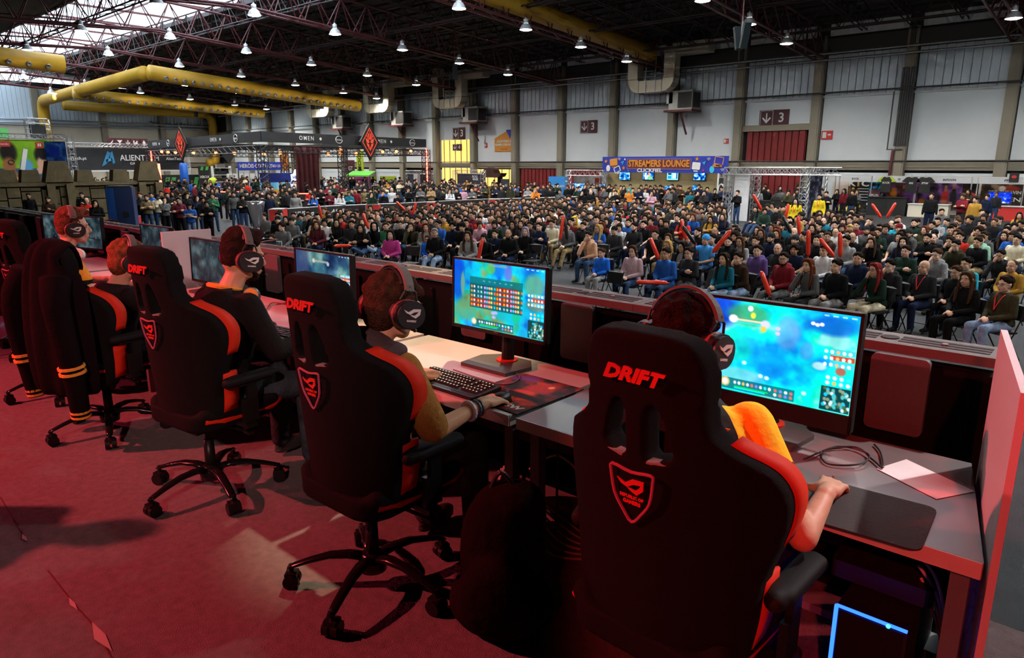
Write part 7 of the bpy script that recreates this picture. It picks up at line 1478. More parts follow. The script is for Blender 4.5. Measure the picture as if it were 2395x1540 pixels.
def mon_icon(px, py, w_, h, m, rot=0, nm='monitor_icon', hollow=False):
    M_ = T(fx(px), -.03, fz(py)) @ RY(rot); b = MB(); b.prism(rrect(w_, h, .06, 2), -.01, .01, M=M_) if not hollow else [b.box(c, d, M=M_) for c, d in (((0, 0, h / 2), (w_, .02, .06)), ((0, 0, -h / 2), (w_, .02, .06)), ((w_ / 2, 0, 0), (.06, .02, h)), ((-w_ / 2, 0, 0), (.06, .02, h)))]
    b.box((0, 0, -h / 2 - .10), (w_ * .5, .02, .07), M=M_); b.obj(nm, m, o)
mon_icon(1439, 379, .68, .52, M_org, -.12); mon_icon(1636, 388, .62, .50, M_wht, .08); mon_icon(1448.5, 397, .50, .38, M_wht, -.45, 'laptop_icon', True); mon_icon(1684, 376, .62, .48, mat('salmon line', (.65, .28, .22), .6), .15, 'laptop_icon', True); MB().box((fx(1681), -.03, fz(387)), (.66, .02, .18), M=None).obj('laptop_base_icon', M_org, o)
for px, py, m in ((1425, 394, M_wht), (1670, 396, M_cy)): MB().ell((fx(px), -.025, fz(py)), (.18, .012, .24), 14, 10).obj('mouse_icon', m, o)
for px, py in ((1453, 372), (1662, 373), (1692, 397)):
    for k in range(3): MB().tube([(fx(px) + (.06 + .07 * k) * math.sin(t), -.03, fz(py) - .1 + (.06 + .07 * k) * math.cos(t)) for t in (-.8, -.4, 0, .4, .8)], .016, 4).obj('signal_icon', M_wht, o)
for px, py in ((1461, 380.5), (1652, 382)): MB().prism([(fx(px) - .14, fz(py) + .02), (fx(px) + .15, fz(py) + .16), (fx(px) + .03, fz(py) - .16), (fx(px), fz(py) - .02)], -.035, -.015).obj('cursor_icon', M_cy, o)
p0, p1 = AY(1417, 430, Y_ + 1.0), AY(1697, 430, Y_ + 1.0); ow, Lw, zw = sheet('lounge_wall', 'tan chipboard wall of the streamers lounge', 'stand wall', p0, p1, HF + .02, z0_ + .05, m=mat('chipboard', (.42, .33, .16), .8, var=.25, scale=5, bump=.3, bscale=12), legs=False, th=.1)
for s in (-1, 1): MB().box((s * (Lw / 2 - .1), -.5, (z0_ - HF) / 2), (.12, 1.0, z0_ - HF)).obj('side_return', M_wht, ow)
for k, (px, y0, y1, sd) in enumerate(((1461, 402, 421, 20), (1516, 402, 421, 21), (1573, 402, 421.5, 22), (1636, 402, 422, 23), (1562, 435, 445, 24), (1628, 434, 446, 25))):
    q = AY(px, (y0 + y1) / 2, Y_ + .85); hh = AY(px, y0, Y_).z - AY(px, y1, Y_).z; o = root('wall_screen', 'wall screen with %s on the chipboard lounge wall' % ('a blue and white scene', 'a split white and green page', 'a pale cyan web page', 'a deep blue swirl', 'a bright blue logo, low and small', 'a blue emblem, low and small')[k], 'screen', (q.x, q.y, q.z)); MB().box((0, .04, 0), (hh * 1.62, .08, hh + .06)).obj('screen_case', M_blk, o)
    S_ = noise_print(24, 40, sd, [(0, (.02, .10, .45)), (.5, (.10, .55, .9)), (1, (.95, 1, 1))], 5)
    if k == 2: S_[:] = np.array((.55, .88, .95)); S_[6:18, 22:30] = (1, 1, 1); S_[4:9, 4:16] = (.05, .15, .3); S_[12:20, 4:16] = (.1, .6, .85); S_[3:20, 33:37] = (.1, .35, .6)
    if k == 1: S_[2:22, 8:14] = (.95, .97, 1); S_[3:12, 20:26] = (.9, .6, .5); S_[14:22, 18:36] = (.5, .8, .5)
    put('screen', raster('s', S_, hh * 1.55, hh, M_scr), o, (0, -.005, 0)); MB().box((0, .11, 0), (.2, .08, .2)).obj('wall_bracket', M_blk, o)
p0, p1 = AY(1681, 430, Y_ - .4), AY(1694, 430, Y_ - .4); o, L_, zc = sheet('roll_up', 'dark roll-up poster with a white arch beside the truss gate', 'banner', p0, p1, HF + .03, AY(1690, 417, Y_ - .4).z, m=M_ban); MB().tube([(.2 * math.sin(t), -.03, zc + .2 + .42 * math.cos(t)) for t in [-2.2 + 4.4 * k / 14 for k in range(15)]], .05, 5).obj('arch_logo', M_wht, o)
# ---- truss gate
Y_ = 36.; q0, q1 = AY(1706, 392, Y_), AY(1886, 392, Y_); zt_ = q0.z; h = zt_ - HF; o = root('truss_gate', 'silver truss gate standing at the back of the audience', 'truss gate', (q0.x, Y_, HF)); w_ = q1.x - q0.x
for x, y in ((0, 0), (w_, 0), (0, 2.6), (w_, 2.6), (1.15, .9)): box_truss((x, y, 0), (x, y, h - .35), .34, 8, .028, .014).obj('truss_post', M_silver, o)
for a, c in (((-.2, 0), (w_ + .2, 0)), ((-.2, 2.6), (w_ + .2, 2.6)), ((0, 0), (0, 2.6)), ((w_, 0), (w_, 2.6)), ((w_, 0), (w_ + 1.2, 1.2))): box_truss((*a, h - .18), (*c, h - .18), .36, None, .028, .014).obj('truss_beam', M_silver, o)
MB().box((.60, .35, h * .44), (.85, .06, h * .86)).obj('white_drape', mat('white drape', (.62, .62, .63), .7), o)
p0, p1 = AY(1888, 440, Y_ + .7), AY(1922, 440, Y_ + .9); A = noise_print(60, 30, 27, [(0, (.06, .06, .10)), (.6, (.14, .14, .22)), (1, (.45, .47, .52))]); sheet('game_poster', 'dark poster with silver blades on the truss gate side', 'poster', p0, p1, HF + .03, zt_ - .4, A)
p0 = AY(1746, 470, Y_ + 1.5); p1 = AY(1850, 470, Y_ + 1.5); o = root('gate_counter', 'black draped counter inside the truss gate', 'counter', ((p0.x + p1.x) / 2, p0.y, HF)); MB().rbox((0, 0, .55), (p1.x - p0.x, .8, 1.1), .1).obj('counter_body', M_blk, o); MB().ell((-.9, 0, 1.1), (.35, .3, .25), 12, 8).obj('draped_equipment', M_blk, o); MB().ell((.7, 0, 1.15), (.6, .3, .4), 12, 8).obj('draped_equipment', M_blk, o)
# ---- jersey stall
Y_ = 48.2; p0, p1 = AY(1930, 430, Y_), AY(2420, 430, Y_); z1_, z0_ = AY(2100, 412.5, Y_).z, AY(2100, 427, Y_).z; ow = root('jersey_stall', 'long white modular stall with team posters and fascia lettering', 'stall', ((p0.x + p1.x) / 2, Y_, HF)); L_ = p1.x - p0.x; fx = lambda px: lerp(-L_ / 2, L_ / 2, (px - 1930) / 490); hz = lambda py: AY(2100, py, Y_).z - HF
MB().box((0, 0, (z0_ + z1_) / 2 - HF), (L_, .08, z1_ - z0_)).obj('fascia_board', mat('pale grey fascia', (.50, .52, .54), .6), ow); MB().box((0, 1.5, (z1_ - HF) / 2), (L_, .06, z1_ - HF)).obj('back_wall', mat('beige stall panel', (.58, .50, .44), .7), ow)
for px in (1932, 1958, 1969, 2054, 2163, 2165, 2290, 2303, 2400): MB().box((fx(px), -.02, (z1_ - HF) / 2), (.06, .06, z1_ - HF)).obj('aluminium_post', M_pipe, ow)
for px, s in ((2011, 'K1CK'), (2122, 'O'), (2240, 'IN7OON'), (2366, 'FTW')): text('fascia_text', s, .17, M_blk, ow, (fx(px), -.06, (z0_ + z1_) / 2 - HF), 0, .003, .004)
def poster(px0, px1, py0, py1, label, A, dy=.9):
    k = 1.0; o = root('team_poster', label, 'poster', (ow.location.x + (fx(px0) + fx(px1)) / 2, Y_ + dy, HF)); w2 = fx(px1) - fx(px0); h0, h1 = hz(py1), hz(py0); MB().box((0, .04, (h0 + h1) / 2), (w2, .04, h1 - h0)).obj('poster_board', M_blk, o); put('print', raster('p', A, w2, h1 - h0, M_print), o, (0, .01, (h0 + h1) / 2)); MB().box((0, .08, h0 / 2), (.06, .06, h0)).obj('foot_post', M_pipe, o); return o, w2, (h0 + h1) / 2, h1 - h0
A = noise_print(50, 70, 31, [(0, (.08, .07, .07)), (1, (.24, .20, .19))]); blob(A, .08, .3, .06, .3, (.45, .30, .20)); o, w2, zc, hh = poster(1982, 2046, 424, 492, 'dark team poster reading K1CK with a white list', A); text('lettering', 'K1CK', .52, M_wht, o, (.12, -.02, zc + hh * .38), 0, .004, .016, 1.3); text('lettering', '1', .52, M_yel, o, (-.12, -.03, zc + hh * .38), 0, .004, .016, 1.0)
for k in range(5): MB().box((.25, -.01, zc + .35 - k * .18), (.75, .01, .04)).obj('list_line', M_wht, o); MB().ell((-.40, -.01, zc + .35 - k * .18), (.09, .01, .07), 8, 6).obj('list_icon', M_yel, o)
A = noise_print(60, 34, 32, [(0, (.02, .10, .16)), (.5, (.03, .30, .42)), (1, (.25, .70, .85))]); o, w2, zc, hh = poster(2043, 2076, 426, 500, 'cyan roll-up with a shield logo', A, .4); MB().prism([(-.35, .25), (0, .42), (.35, .25), (.3, -.2), (0, -.38), (-.3, -.2)], -.03, -.01, off=(0, zc + .1)).obj('shield_logo', M_dwin, o); text('lettering', 'LPLOL', .2, M_wht, o, (0, -.05, zc + .1), 0, .004, .006); MB().box((0, -.02, zc - .45), (.8, .01, .14)).obj('white_strip', M_wht, o)
A = noise_print(50, 90, 33, [(0, (.16, .10, .09)), (.5, (.22, .13, .14)), (1, (.45, .22, .50))]); blob(A, .30, .5, .12, .3, (.65, .38, .06)); blob(A, .17, .7, .10, .2, (.45, .18, .06)); blob(A, .55, .4, .10, .35, (.25, .05, .06)); blob(A, .72, .55, .20, .35, (.40, .20, .50), .8); blob(A, .57, .20, .05, .12, (.50, .30, .22)); poster(2075, 2164, 428, 480, 'orange and purple team poster behind the black table', A)
A = noise_print(50, 110, 34, [(0, (.14, .10, .14)), (.5, (.30, .18, .36)), (1, (.50, .34, .60))])
for (x, y, rx, ry, c) in ((.58, .62, .10, .42, (.62, .12, .10)), (.58, .24, .045, .16, (.62, .42, .34)), (.56, .80, .10, .10, (.62, .40, .30)), (.76, .62, .08, .45, (.05, .05, .06)), (.76, .18, .045, .16, (.60, .40, .32)), (.76, .30, .035, .06, (.10, .06, .05)), (.72, .85, .05, .07, (.6, .4, .3)), (.07, .30, .07, .18, (.10, .40, .65)), (.06, .80, .10, .12, (.80, .42, .05))): blob(A, x, y, rx, ry, c)
poster(2166, 2270, 427, 480, 'purple poster with a red-shirted and a black-shirted player', A)
A = noise_print(60, 36, 35, [(0, (.08, .06, .07)), (1, (.22, .12, .13))]); o, w2, zc, hh = poster(2268, 2303, 427, 492, 'dark roll-up with a red and blue shield logo', A, .5); MB().prism([(-.38, .25), (0, .42), (.38, .25), (.3, -.2), (0, -.4), (-.3, -.2)], -.03, -.01, off=(0, zc - .05)).obj('shield_logo', M_bblue, o); MB().prism([(-.38, .25), (0, .42), (.38, .25), (.34, .08), (-.34, .08)], -.04, -.03, off=(0, zc - .05)).obj('shield_top', M_red, o); text('lettering', 'LPLOL', .24, M_wht, o, (0, -.06, zc - .08), 0, .004, .006); MB().box((0, -.02, zc - .62), (w2 * .95, .01, .12)).obj('white_strip', M_wht, o)
A = noise_print(50, 90, 36, [(0, (.16, .12, .09)), (.6, (.30, .24, .19)), (1, (.55, .46, .38))]); blob(A, .55, .2, .22, .16, (.62, .24, .16)); blob(A, .40, .2, .08, .14, (.85, .80, .76)); o, w2, zc, hh = poster(2306, 2418, 428, 476, 'brown poster with an orange fist and white lettering', A); text('lettering', 'FOR THE WIN', .25, M_wht, o, (-.1, -.02, zc + .15), 0, .004, .006); text('lettering', 'OMEN', .34, M_wht, o, (0, -.02, zc - .25), 0, .004, .004, 1.5); text('lettering', 'RAZER', .16, M_grn, o, (-.85, -.02, zc - .55), 0, .004, .004, 1.3)
# team shirts hung on the fascia
def tee(px, body, trim_, label, tx=''):
    o = root('hung_shirt', label, 'shirt', (ow.location.x + fx(px), Y_ - .12, HF)); zz = hz(430); b = MB().prism([(-.30, -.52), (.30, -.52), (.28, .08), (.30, .22), (.14, .42), (.06, .38), (-.06, .38), (-.14, .42), (-.30, .22), (-.28, .08)], -.05, .03, off=(0, zz)); b.obj('shirt_body', body, o)
    for s in (-1, 1): MB().prism([(s * .28, .40 - .0), (s * .14, .42), (s * .28, .08), (s * .52, .14)][::s], -.045, .025, off=(0, zz)).obj('sleeve', trim_, o)
    MB().cyl((0, 0, zz + .38), (0, .0, zz + .55), .012).obj('hook', M_pipe, o)
    if tx: text('shirt_print', tx, .16, M_wht, o, (0, -.065, zz + .05), 0, .003, .004)
tee(2092, M_blk, M_lime, 'black football shirt with lime sleeves hung on the stall fascia', 'K1CK'); tee(2153, M_blk, M_blk, 'plain black shirt with a pale print hung on the stall fascia', 'GG'); tee(2186, M_blk, M_blk, 'black shirt with a small red print hung beside the plain one', 'FTW')
for (px0, px1, h_, m, nm, cat) in ((2070, 2166, 1.05, M_blk, 'long black draped table before the team posters', 'table'), (2168, 2263, .72, mat('cream counter', (.66, .62, .50), .6), 'long cream bench before the purple poster', 'bench'), (2300, 2420, .75, M_red, 'long red counter at the edge of the stall', 'counter')):
    o = root('stall_counter', nm, cat, (ow.location.x + (fx(px0) + fx(px1)) / 2, Y_ - 1.6, HF)); w2 = (fx(px1) - fx(px0)) * .96; MB().box((0, 0, h_ / 2), (w2, .7, h_)).obj('counter_body', m, o); MB().box((0, -.02, h_ + .02), (w2 + .06, .78, .04)).obj('counter_top', m if m is M_blk else M_wht, o)
o = root('counter_screen', 'bright blue and white screen on the red stall counter', 'screen', (ow.location.x + fx(2362), Y_ - 1.5, HF + .79)); MB().box((0, .04, .42), (1.12, .06, .66)).obj('screen_case', M_blk, o); put('screen', raster('s', noise_print(24, 40, 41, [(0, (.02, .10, .65)), (.6, (.1, .3, .9)), (1, (1, 1, 1))]), 1.05, .58, M_scr), o, (0, .005, .42)); MB().box((0, .06, .05), (.3, .2, .1)).obj('screen_foot', M_blk, o)
o = root('yellow_beanbag', 'yellow and black lounging cushion beside the dark list poster', 'cushion', (ow.location.x + fx(2012), Y_ - 1.4, HF)); put('cushion_body', remesh(MB().ell((0, 0, .22), (.75, .4, .24), 14, 8).ell((.5, 0, .42), (.35, .3, .2), 12, 8), 'cushion_body', .03, mat('yellow cushion', (.55, .42, .02), .7), 3), o); MB().box((0, -.36, .12), (1.2, .04, .10)).obj('black_band', M_blk, o)
# ---- wall signs
def wsign(px, py, w_, h, tx, label, y=WY - .12):
    q = AY(px, py, y); o = root('gate_sign', label, 'sign', q); MB().box((0, .03, 0), (w_, .05, h)).obj('sign_board', M_maroon, o); S_ = h * .36; x0 = -w_ * .25
    MB().prism([(x0 - .1 * S_, .9 * S_), (x0 + .1 * S_, .9 * S_), (x0 + .1 * S_, -.35 * S_), (x0 + .6 * S_, .2 * S_), (x0 + .78 * S_, .02 * S_), (x0, -.85 * S_), (x0 - .78 * S_, .02 * S_), (x0 - .6 * S_, .2 * S_), (x0 - .1 * S_, -.35 * S_)], -.02, .0).obj('arrow', M_wht, o); text('numeral', tx, h * .80, M_wht, o, (w_ * .25, -.01, 0), 0, .006, .012)
    b = MB(); k = h * .46
    for c, d in (((x0, -.005, k), (w_ * .42, .01, .025)), ((x0, -.005, -k), (w_ * .42, .01, .025)), ((x0 - w_ * .21, -.005, 0), (.025, .01, 2 * k)), ((x0 + w_ * .21, -.005, 0), (.025, .01, 2 * k))): b.box(c, d)
    b.obj('arrow_border', M_wht, o); return o
wsign(1810, 276.5, 2.1, 1.12, '3', 'maroon gate sign with arrow and 3 above the tall red door'); wsign(1376.5, 296.5, 1.75, 1.05, '3', 'maroon gate sign with arrow and 3 on the plain wall'); wsign(1073, 312.5, 1.75, 1.15, '3', 'maroon gate sign with arrow and 3 above the lit doorway'); wsign(1069, 345, 1.3, .65, '4', 'amber-lit gate sign with arrow and 4 inside the doorway', WY - .35)
q = AY(1179, 331, WY - .12); o = root('house_sign', 'orange house-shaped wall sign with a blue corner', 'sign', q); MB().prism([(-1.22, -.92), (1.22, -.92), (1.22, .62), (.75, 1.0), (.3, .92), (-1.22, .30)], .0, .06).obj('sign_board', M_org, o); MB().prism([(.25, 1.05), (1.22, 1.05), (.75, .28)], -.04, .0).obj('corner_flag', M_bblue, o); text('lettering', 'AUDITÓRIO E', .30, M_wht, o, (0, -.02, .0), 0, .004, .008); text('lettering', 'GAME-CON HUB', .30, M_wht, o, (0, -.02, -.30), 0, .004, .008); text('lettering', 'Powered by', .17, M_maroon, o, (0, -.02, -.70), 0, .003)
for px, py, w_, h, lab in ((1934, 316, .72, .55, 'red and white fire equipment sign beside the tall red door'), (1136, 340, .35, .42, 'small red fire sign beside the house-shaped sign'), (1698, 330, .36, .34, 'small square alarm sign above the lounge banner')):
    q = AY(px, py, WY - .12); o = root('fire_sign', lab, 'sign', q); MB().box((0, .03, 0), (w_, .06, h)).obj('sign_board', M_red, o); MB().box((-w_ * .22, -.01, 0), (w_ * .34, .02, h * .7)).obj('white_symbol', M_wht, o); MB().box((w_ * .22, -.01, .02), (w_ * .28, .02, h * .2)).obj('white_symbol', M_wht, o)
for px, py, nm in ((1937, 398, ''),): pass
q = AY(2372, 415, Y_ - .1); o = root('hanging_flag', 'small dark square flag hung on the stall fascia', 'flag', q); MB().box((0, 0, 0), (.45, .03, .5)).obj('flag_cloth', M_blk, o); MB().ell((0, -.02, .02), (.12, .01, .09), 10, 8).obj('flag_print', M_red, o)
# ---- ducts
def pol(pts, r, m, nm, parent=None, n=18): return MB().tube(pts, r, n).obj(nm, m, parent, smooth=True)
NOZ = MB().lathe([(.16, .0), (.18, .12), (.12, .14), (.05, .02)], 12).mesh('nozzle', M_pipe, True)
def yduct(label, pts, r, noz=None):
    o = root('yellow_duct', label, 'duct', pts[0]); P = [Vector(p) - Vector(pts[0]) for p in pts]; pol(P, r, M_yel, 'duct_body', o)
    if noz:
        a, c, n_ = Vector(noz[0]) - Vector(pts[0]), Vector(noz[1]) - Vector(pts[0]), noz[2]; d = (c - a).normalized(); sd = Vector((.86, 0, -.5))
        for k in range(n_): p = a.lerp(c, k / (n_ - 1)); put('nozzle', NOZ, o, M=Matrix.Translation(p + sd * r * .98) @ sd.to_track_quat('Z', 'Y').to_matrix().to_4x4())
    return o
def bend(a, c, e, r=1.2, n=5):
    a, c, e = Vector(a), Vector(c), Vector(e); p = c + (a - c).normalized() * r; q = c + (e - c).normalized() * r; return [p.lerp(c, t).lerp(c.lerp(q, t), t) for t in [k / n for k in range(n + 1)]]
yduct('fat yellow duct with round nozzles running from the roof ridge', [(-63, 25.7, 9.14), (-63, 46.6, 7.72)], .62, ((-63, 26.8, 9.07), (-63, 46, 7.77), 26))
yduct('yellow duct with dark nozzles near the skylight edge', [(-62.8, 19.4, 9.12), (-63.6, 8, 9.7)], .66, ((-62.9, 18.2, 9.2), (-63.5, 8.5, 9.6), 9))
yduct('yellow duct rising from the far wall to the roof ridge', [(-101, 28.3, 3.4)] + bend((-101, 28.3, 3.4), (-101, 28.3, 9.2), (-63, 25.7, 9.14), 1.6) + [(-64, 25.75, 9.14)], .62)
yduct('lower yellow duct with pale nozzles in the far bay', [(-84, 26.5, 8.85), (-84, 47.5, 7.95)], .58, ((-84, 27.5, 8.8), (-84, 46.5, 8.0), 24))
yduct('yellow duct along the far wall bending down to an open elbow', [(-101, 30.5, 8.8)] + bend((-101, 30.5, 8.8), (-101, 49.2, 8.6), (-101, 49.2, 2.2), 1.3) + bend((-101, 49.2, 8.6), (-101, 49.2, 1.9), (-101, 47.5, 1.9), .8) + [(-101, 47.9, 1.9)], .58)
yduct('wide yellow duct over the lounge side roof truss', [(-28, 20.5, 11.30), (-28, 46.7, 9.50)], .55)
def uduct(x0, x1, zb_, label):
    o = root('air_duct', label, 'duct', ((x0 + x1) / 2, 48.0, 0), 0, 'cream U-shaped air ducts on the long wall'); w_ = x1 - x0; s = .85; r = .55; pts = [(-w_ / 2 + s / 2, 10.6)]; zc = zb_ + s / 2
    for k in range(5): a = math.pi + k / 4 * math.pi / 2; pts.append((-w_ / 2 + s / 2 + r + r * math.cos(a), zc + r + r * math.sin(a)))
    for k in range(5): a = -math.pi / 2 + k / 4 * math.pi / 2; pts.append((w_ / 2 - s / 2 - r + r * math.cos(a), zc + r + r * math.sin(a)))
    pts.append((w_ / 2 - s / 2, 10.0)); rings = []
    for i, (x, z) in enumerate(pts):
        a = Vector(pts[max(i - 1, 0)]); c = Vector(pts[min(i + 1, len(pts) - 1)]); t = (c - a).normalized(); n = Vector((-t.y, t.x)) * s / 2; rings.append([(x + n.x, -s / 2, z + n.y), (x + n.x, s / 2, z + n.y), (x - n.x, s / 2, z - n.y), (x - n.x, -s / 2, z - n.y)])
    MB().loft(rings).obj('duct_body', mat('cream duct sheet', (.56, .52, .40), .5, var=.1, scale=2), o); MB().box((w_ / 2 + 1.0, .4, 9.85), (2.8, 1.0, .8)).obj('duct_branch', MATS['cream duct sheet'], o)
    for i in range(len(pts)):
        if i in (1, 5, 6, 10): x, z = pts[i]; MB().box((x, 0, z), (.95 if i in (1, 10) else .05, .90, .05 if i in (1, 10) else .95)).obj('flange', M_tan, o)
    for xx in (-.35, .45): MB().cyl((xx, -.45, zb_), (xx, -.45, 10.4), .035, n=5).obj('hanger_rod', M_pipe, o)
    u = root('air_handler', 'grey air handling unit on a maroon bracket ' + label.split(' duct ')[1], 'air handler', (x1 + .1, 49.2, zb_ - .6), 0, 'air handling units on the long wall'); MB().box((0, 0, 0), (1.9, 1.3, 1.35)).obj('unit_case', mat('grey unit sheet', (.40, .40, .38), .5), u); MB().box((.98, 0, 0), (.04, 1.0, 1.05)).obj('side_grille', M_dark, u); MB().box((.35, -.66, 0), (1.1, .04, 1.1)).obj('front_grille', M_dark, u); MB().box((-.1, -.1, -.75), (2.3, 1.5, .14)).obj('bracket_shelf', M_truss, u); MB().tube([(.0, -.6, -.8), (0, .5, -2.4)], .09, 4).obj('bracket_strut', M_truss, u); MB().box((-.9, -.3, .2), (.5, .7, .8)).obj('duct_collar', M_pipe, u); return o
uduct(-30.5, -26.6, 6.95, 'cream U-shaped air duct above the streamers lounge'); uduct(-52.5, -48.5, 6.9, 'cream U-shaped air duct above the lit doorway'); uduct(-63.4, -59.2, 7.0, 'cream U-shaped air duct above the large diamond sign'); uduct(-74.2, -69.8, 7.0, 'cream U-shaped air duct beyond the large diamond sign')
# hanging loudspeaker clusters under the roof
for px, py, Y_, lab in ((1735, 80, 30, 'V-shaped black speaker pair hanging near the long wall'), (1064, 165, 36, 'V-shaped black speaker pair hanging above the lit doorway'), (458, 262, 42, 'V-shaped black speaker pair hanging at the far end')):
    q = AY(px, py, Y_); o = root('speaker_cluster', lab, 'loudspeaker', q, -.7)
    for s in (-1, 1): MB().box((s * .35, 0, 0), (.16, .30, 1.0), M=RY(s * .32)).obj('speaker_panel', mat('dark teal panel', (.012, .02, .022), .5), o)
    MB().box((0, 0, .1), (.05, .05, 1.2)).obj('centre_plate', M_grey, o); MB().cyl((0, 0, .5), (0, 0, zr(Y_) - .02 - q.z), .03).obj('drop_pole', M_truss, o)
# ---- stone castle wall
X_ = -40.; M_stone = mat('weathered brown stone', (.12, .092, .044), .9, var=.45, scale=3.5, bump=.8, bscale=9); rc = random.Random(4)
ys = AX(-25, 425, X_).y; ye = AX(366, 425, X_).y; zt_ = AX(180, 425, X_).z; cw = root('castle_wall', 'brown stone castle wall prop with trapezoid battlements', 'castle wall', (X_, (ys + ye) / 2, HF)); yl = ye - ys; hh = zt_ - HF
MB().box((-.25, 0, hh / 2), (.4, yl, hh)).obj('wall_core', M_stone, cw)
y = -yl / 2
while y < yl / 2 - .2:
    w_ = rc.uniform(.45, .95); w_ = min(w_, yl / 2 - y); z = 0
    while z < hh - .25:
        h_ = rc.uniform(.35, .75); h_ = min(h_, hh - .22 - z); 
        if h_ < .12: break
        MB().box((rc.uniform(0, .06), y + w_ / 2, z + h_ / 2), (.22, w_ - .05, h_ - .05)).obj('stone_block', M_stone, cw); z += h_
    y += w_
MB().box((.0, 0, hh - .1), (.5, yl, .18)).obj('coping', M_stone, cw)
for px in (135, 345):
    yy = AX(px, 425, X_).y - cw.location.y; k = 1 if px < 300 else 1.0
    for j in (-1, 1): MB().box((.25, yy + j * .42, (hh - .1) / 2), (.3, .36, hh - .1)).obj('buttress', M_stone, cw)
    MB().prism([(yy - .62, hh), (yy + .62, hh), (yy + .40, hh + 1.0), (yy - .38, hh + 1.0)], -.3, .35, 'yz').obj('battlement', M_stone, cw)
for px, w_, h_ in ((15, .42, .58), (70, .42, .58), (197, .40, .56), (280, .42, .58)):
    yy = AX(px, 425, X_).y - cw.location.y; MB().prism([(yy - w_, hh), (yy + w_, hh), (yy + w_ * .78, hh + h_), (yy - w_ * .78, hh + h_)], -.25, .25, 'yz').obj('battlement', M_stone, cw)
# ---- speakers, red boxes, barrier
M_spk = mat('navy speaker paint', (.012, .035, .13), .5, var=.15); M_spk2 = mat('bright blue speaker side', (.01, .10, .42), .5)
sp = root('speaker_stack', 'dark blue loudspeaker stack standing before the stage', 'loudspeaker', (-19.6, 6.95, HF), 1.05)
MB().box((0, 0, .60), (.62, .5, 1.2)).obj('lower_cabinet', M_spk, sp); u = MB().box((0, 0, 1.815), (.60, .48, 1.21)).obj('upper_cabinet', M_spk, sp); MB().box((-.20, -.245, 1.815), (.18, .02, 1.18)).obj('side_stripe', M_spk2, u); MB().box((.10, -.245, 1.75), (.12, .02, .12)).obj('handle_recess', M_blk, u); MB().box((0, 0, 2.44), (.54, .4, .04)).obj('top_plate', M_blk, u); MB().box((0, 0, 1.205), (.62, .5, .02)).obj('joint_strip', M_blk, u)
def redbox(px, py0, py1, label, w_=1.0, X=None, yaw=-.75, h=1.15, tx='REPUBLIC'):
    q = AZ(px, py0, HF + h); o = root('red_display_box', label, 'display box', (q.x, q.y, HF), yaw, 'red display boxes'); MB().box((0, 0, h / 2), (w_, w_ * .6, h)).obj('box_body', M_red, o)
    for s in (-1, 1): MB().box((s * w_ / 2, -w_ * .3, h / 2), (.04, .04, h)).obj('edge_strip', M_grey, o)
    put('lettering', textmesh(tx, .22, M_wht, .004, .004), o, M=T(.05, -w_ * .3 - .02, h * .5) @ RY(-math.pi / 2)); MB().box((0, 0, h), (w_, w_ * .6, .03)).obj('box_top', M_grey, o); return o
redbox(650, 489, 535, 'red display box nearest the trophy', .95); redbox(873, 478, 505, 'red display box before the red-shirted standing man', 1.0); redbox(1013, 473, 497, 'red display box before the white post', 1.0); redbox(1156, 466, 484, 'red display box in the middle of the barrier', 1.0); redbox(1320, 463, 476, 'red display box near the aisle end of the barrier', 1.0); redbox(309, 507, 560, 'narrow red display box beside the blue speaker stack', .55, h=1.3)
ba = [AZ(x, y, HF + 1.1) for x, y in ((672, 489), (760, 483), (852, 479), (935, 476), (997, 473), (1075, 469), (1141, 466), (1225, 464), (1300, 462), (1372, 460))]; M_bban = mat('black banner with amber haze', (.018, .014, .012), .6, var=.6, scale=1.2)
for k, (a, c) in enumerate(zip(ba, ba[1:])):
    o = root('crowd_barrier', 'black sponsor banner on the crowd barrier, %s from the trophy' % ORD[k], 'barrier', (a.x, a.y, HF), facing(a, c)); L_ = (c - a).length; MB().box((L_ / 2, 0, .56), (L_ - .04, .05, 1.06)).obj('banner_sheet', M_bban, o); MB().cyl((0, .05, 1.1), (L_, .05, 1.1), .03, n=6).obj('top_rail', M_pipe, o)
    for x in (.05, L_ - .05): MB().cyl((x, .05, 0), (x, .05, 1.1), .025, n=6).obj('barrier_post', M_pipe, o)
    text('lettering', 'ASUS', .24, M_wht, o, (.6, -.04, .86), 0, .003, .004, 1.2, .3); put('eye_logo', EYEW, o, M=T(L_ * .6, -.04, .8) @ Matrix.Scale(5, 4)); text('lettering', 'IN SEARCH OF INCREDIBLE', .14, mat('amber lettering', (.55, .16, .03), .6), o, (L_ * .5, -.04, .35), 0, .003)
# white post with a raised bat prop beside the booth corner
q = AZ(975, 418, .45); tag(MB().box((q.x, q.y, (HF + .9) / 2), (.55, .3, .9 - HF)).obj('white_post', mat('pale grey post', (.48, .44, .45), .6)), 'pale grey rectangular post among the standing visitors', 'post')
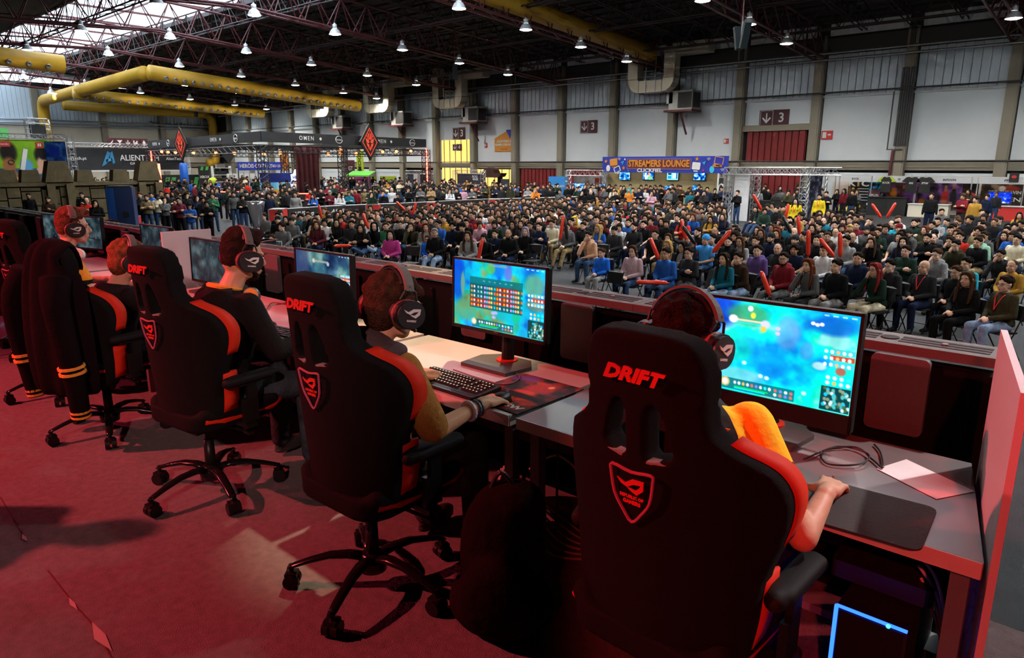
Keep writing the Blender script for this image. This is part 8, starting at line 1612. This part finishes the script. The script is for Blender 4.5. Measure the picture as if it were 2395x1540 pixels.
# ---- trophy on its stand, laptop
q = AZ(605, 561, -.10); tp = root('pedestal', 'dark draped pedestal under the silver trophy', 'pedestal', (q.x, q.y, HF), .4); hp = -.10 - HF; MB().box((0, 0, hp / 2), (.62, .55, hp)).obj('pedestal_body', M_blk, tp); MB().box((0, 0, hp - .015), (.70, .62, .03)).obj('pedestal_top', M_dwin, tp)
M_chr = mat('polished silver', (.80, .80, .86), .2, .85); tr = root('trophy', 'tall silver trophy cup with ribbed flutes on the dark pedestal', 'trophy', (q.x, q.y, HF + hp), 0)
MB().lathe([(.15, 0), (.15, .04), (.10, .07), (.06, .11), (.075, .15), (.045, .19), (.06, .24), (.035, .28)], 20).obj('trophy_foot', M_chr, tr, smooth=True); MB().loft([[((r * (1 + .10 * math.cos(k * math.pi / 2 * 1.0 * 2))) * math.cos(2 * math.pi * k / 24), (r * (1 + .10 * math.cos(k * math.pi))) * math.sin(2 * math.pi * k / 24), z) for k in range(24)] for r, z in ((.035, .28), (.07, .36), (.11, .50), (.15, .68), (.185, .85), (.20, .95), (.17, .95))]).obj('trophy_cup', M_chr, tr, smooth=True)
for s in (-1, 1): MB().tube(spline([(s * .08, 0, .38), (s * .19, 0, .50), (s * .235, 0, .72), (s * .24, 0, .92)], 5), .014, 8).obj('trophy_handle', M_chr, tr, smooth=True)
# laptop showing above the video wall
q = AZ(645, 584, -.50); tb = root('side_table', 'small black table under the silver-edged laptop', 'table', (q.x, q.y, HF), .9); MB().box((0, 0, -.52 - HF), (.6, .45, .03)).obj('table_top', M_blk, tb); [MB().cyl((sx * .27, sy * .2, 0), (sx * .27, sy * .2, -.53 - HF), .015).obj('leg', M_btruss, tb) for sx in (-1, 1) for sy in (-1, 1)]
o = root('laptop', 'silver-edged laptop open on a small table before the stage', 'laptop', (q.x, q.y, -.504), .75); MB().box((0, .0, .01), (.30, .15, .018)).obj('keyboard_base', M_grey, o); MB().box((0, .08, .12), (.31, .012, .21), M=T(0, 0, 0)).obj('lid', M_wht, o); put('screen', raster('s', game('L', 24, 16, 91), .28, .18, M_scrd), o, (0, .072, .12))
# black leaning screen behind the far players, with its printed box
pts = [AY(195, 524, 3.25), AY(263, 514, 3.25), AY(322, 610, 3.25), AY(205, 640, 3.25)]; o = root('leaning_screen', 'large black screen back leaning behind the player with white headphones', 'screen', (pts[0].x, 3.25, 0)); MB().prism([(p.x - pts[0].x, p.z) for p in pts], 0, .06).obj('screen_back', M_blk, o); MB().tube([(pts[0].x * 0, -.01, pts[0].z), (pts[1].x - pts[0].x, -.01, pts[1].z)], .008, 4).obj('light_edge', M_grey, o); MB().box((.4, .35, .4), (.05, .6, .8)).obj('back_stay', M_btruss, o)
for _m in bpy.data.materials:      # lamps carry their own light; the many small glowing faces need no direct sampling
    _m.cycles.emission_sampling = 'NONE'
bpy.data.scenes.remove(_work)
bpy.context.view_layer.update()
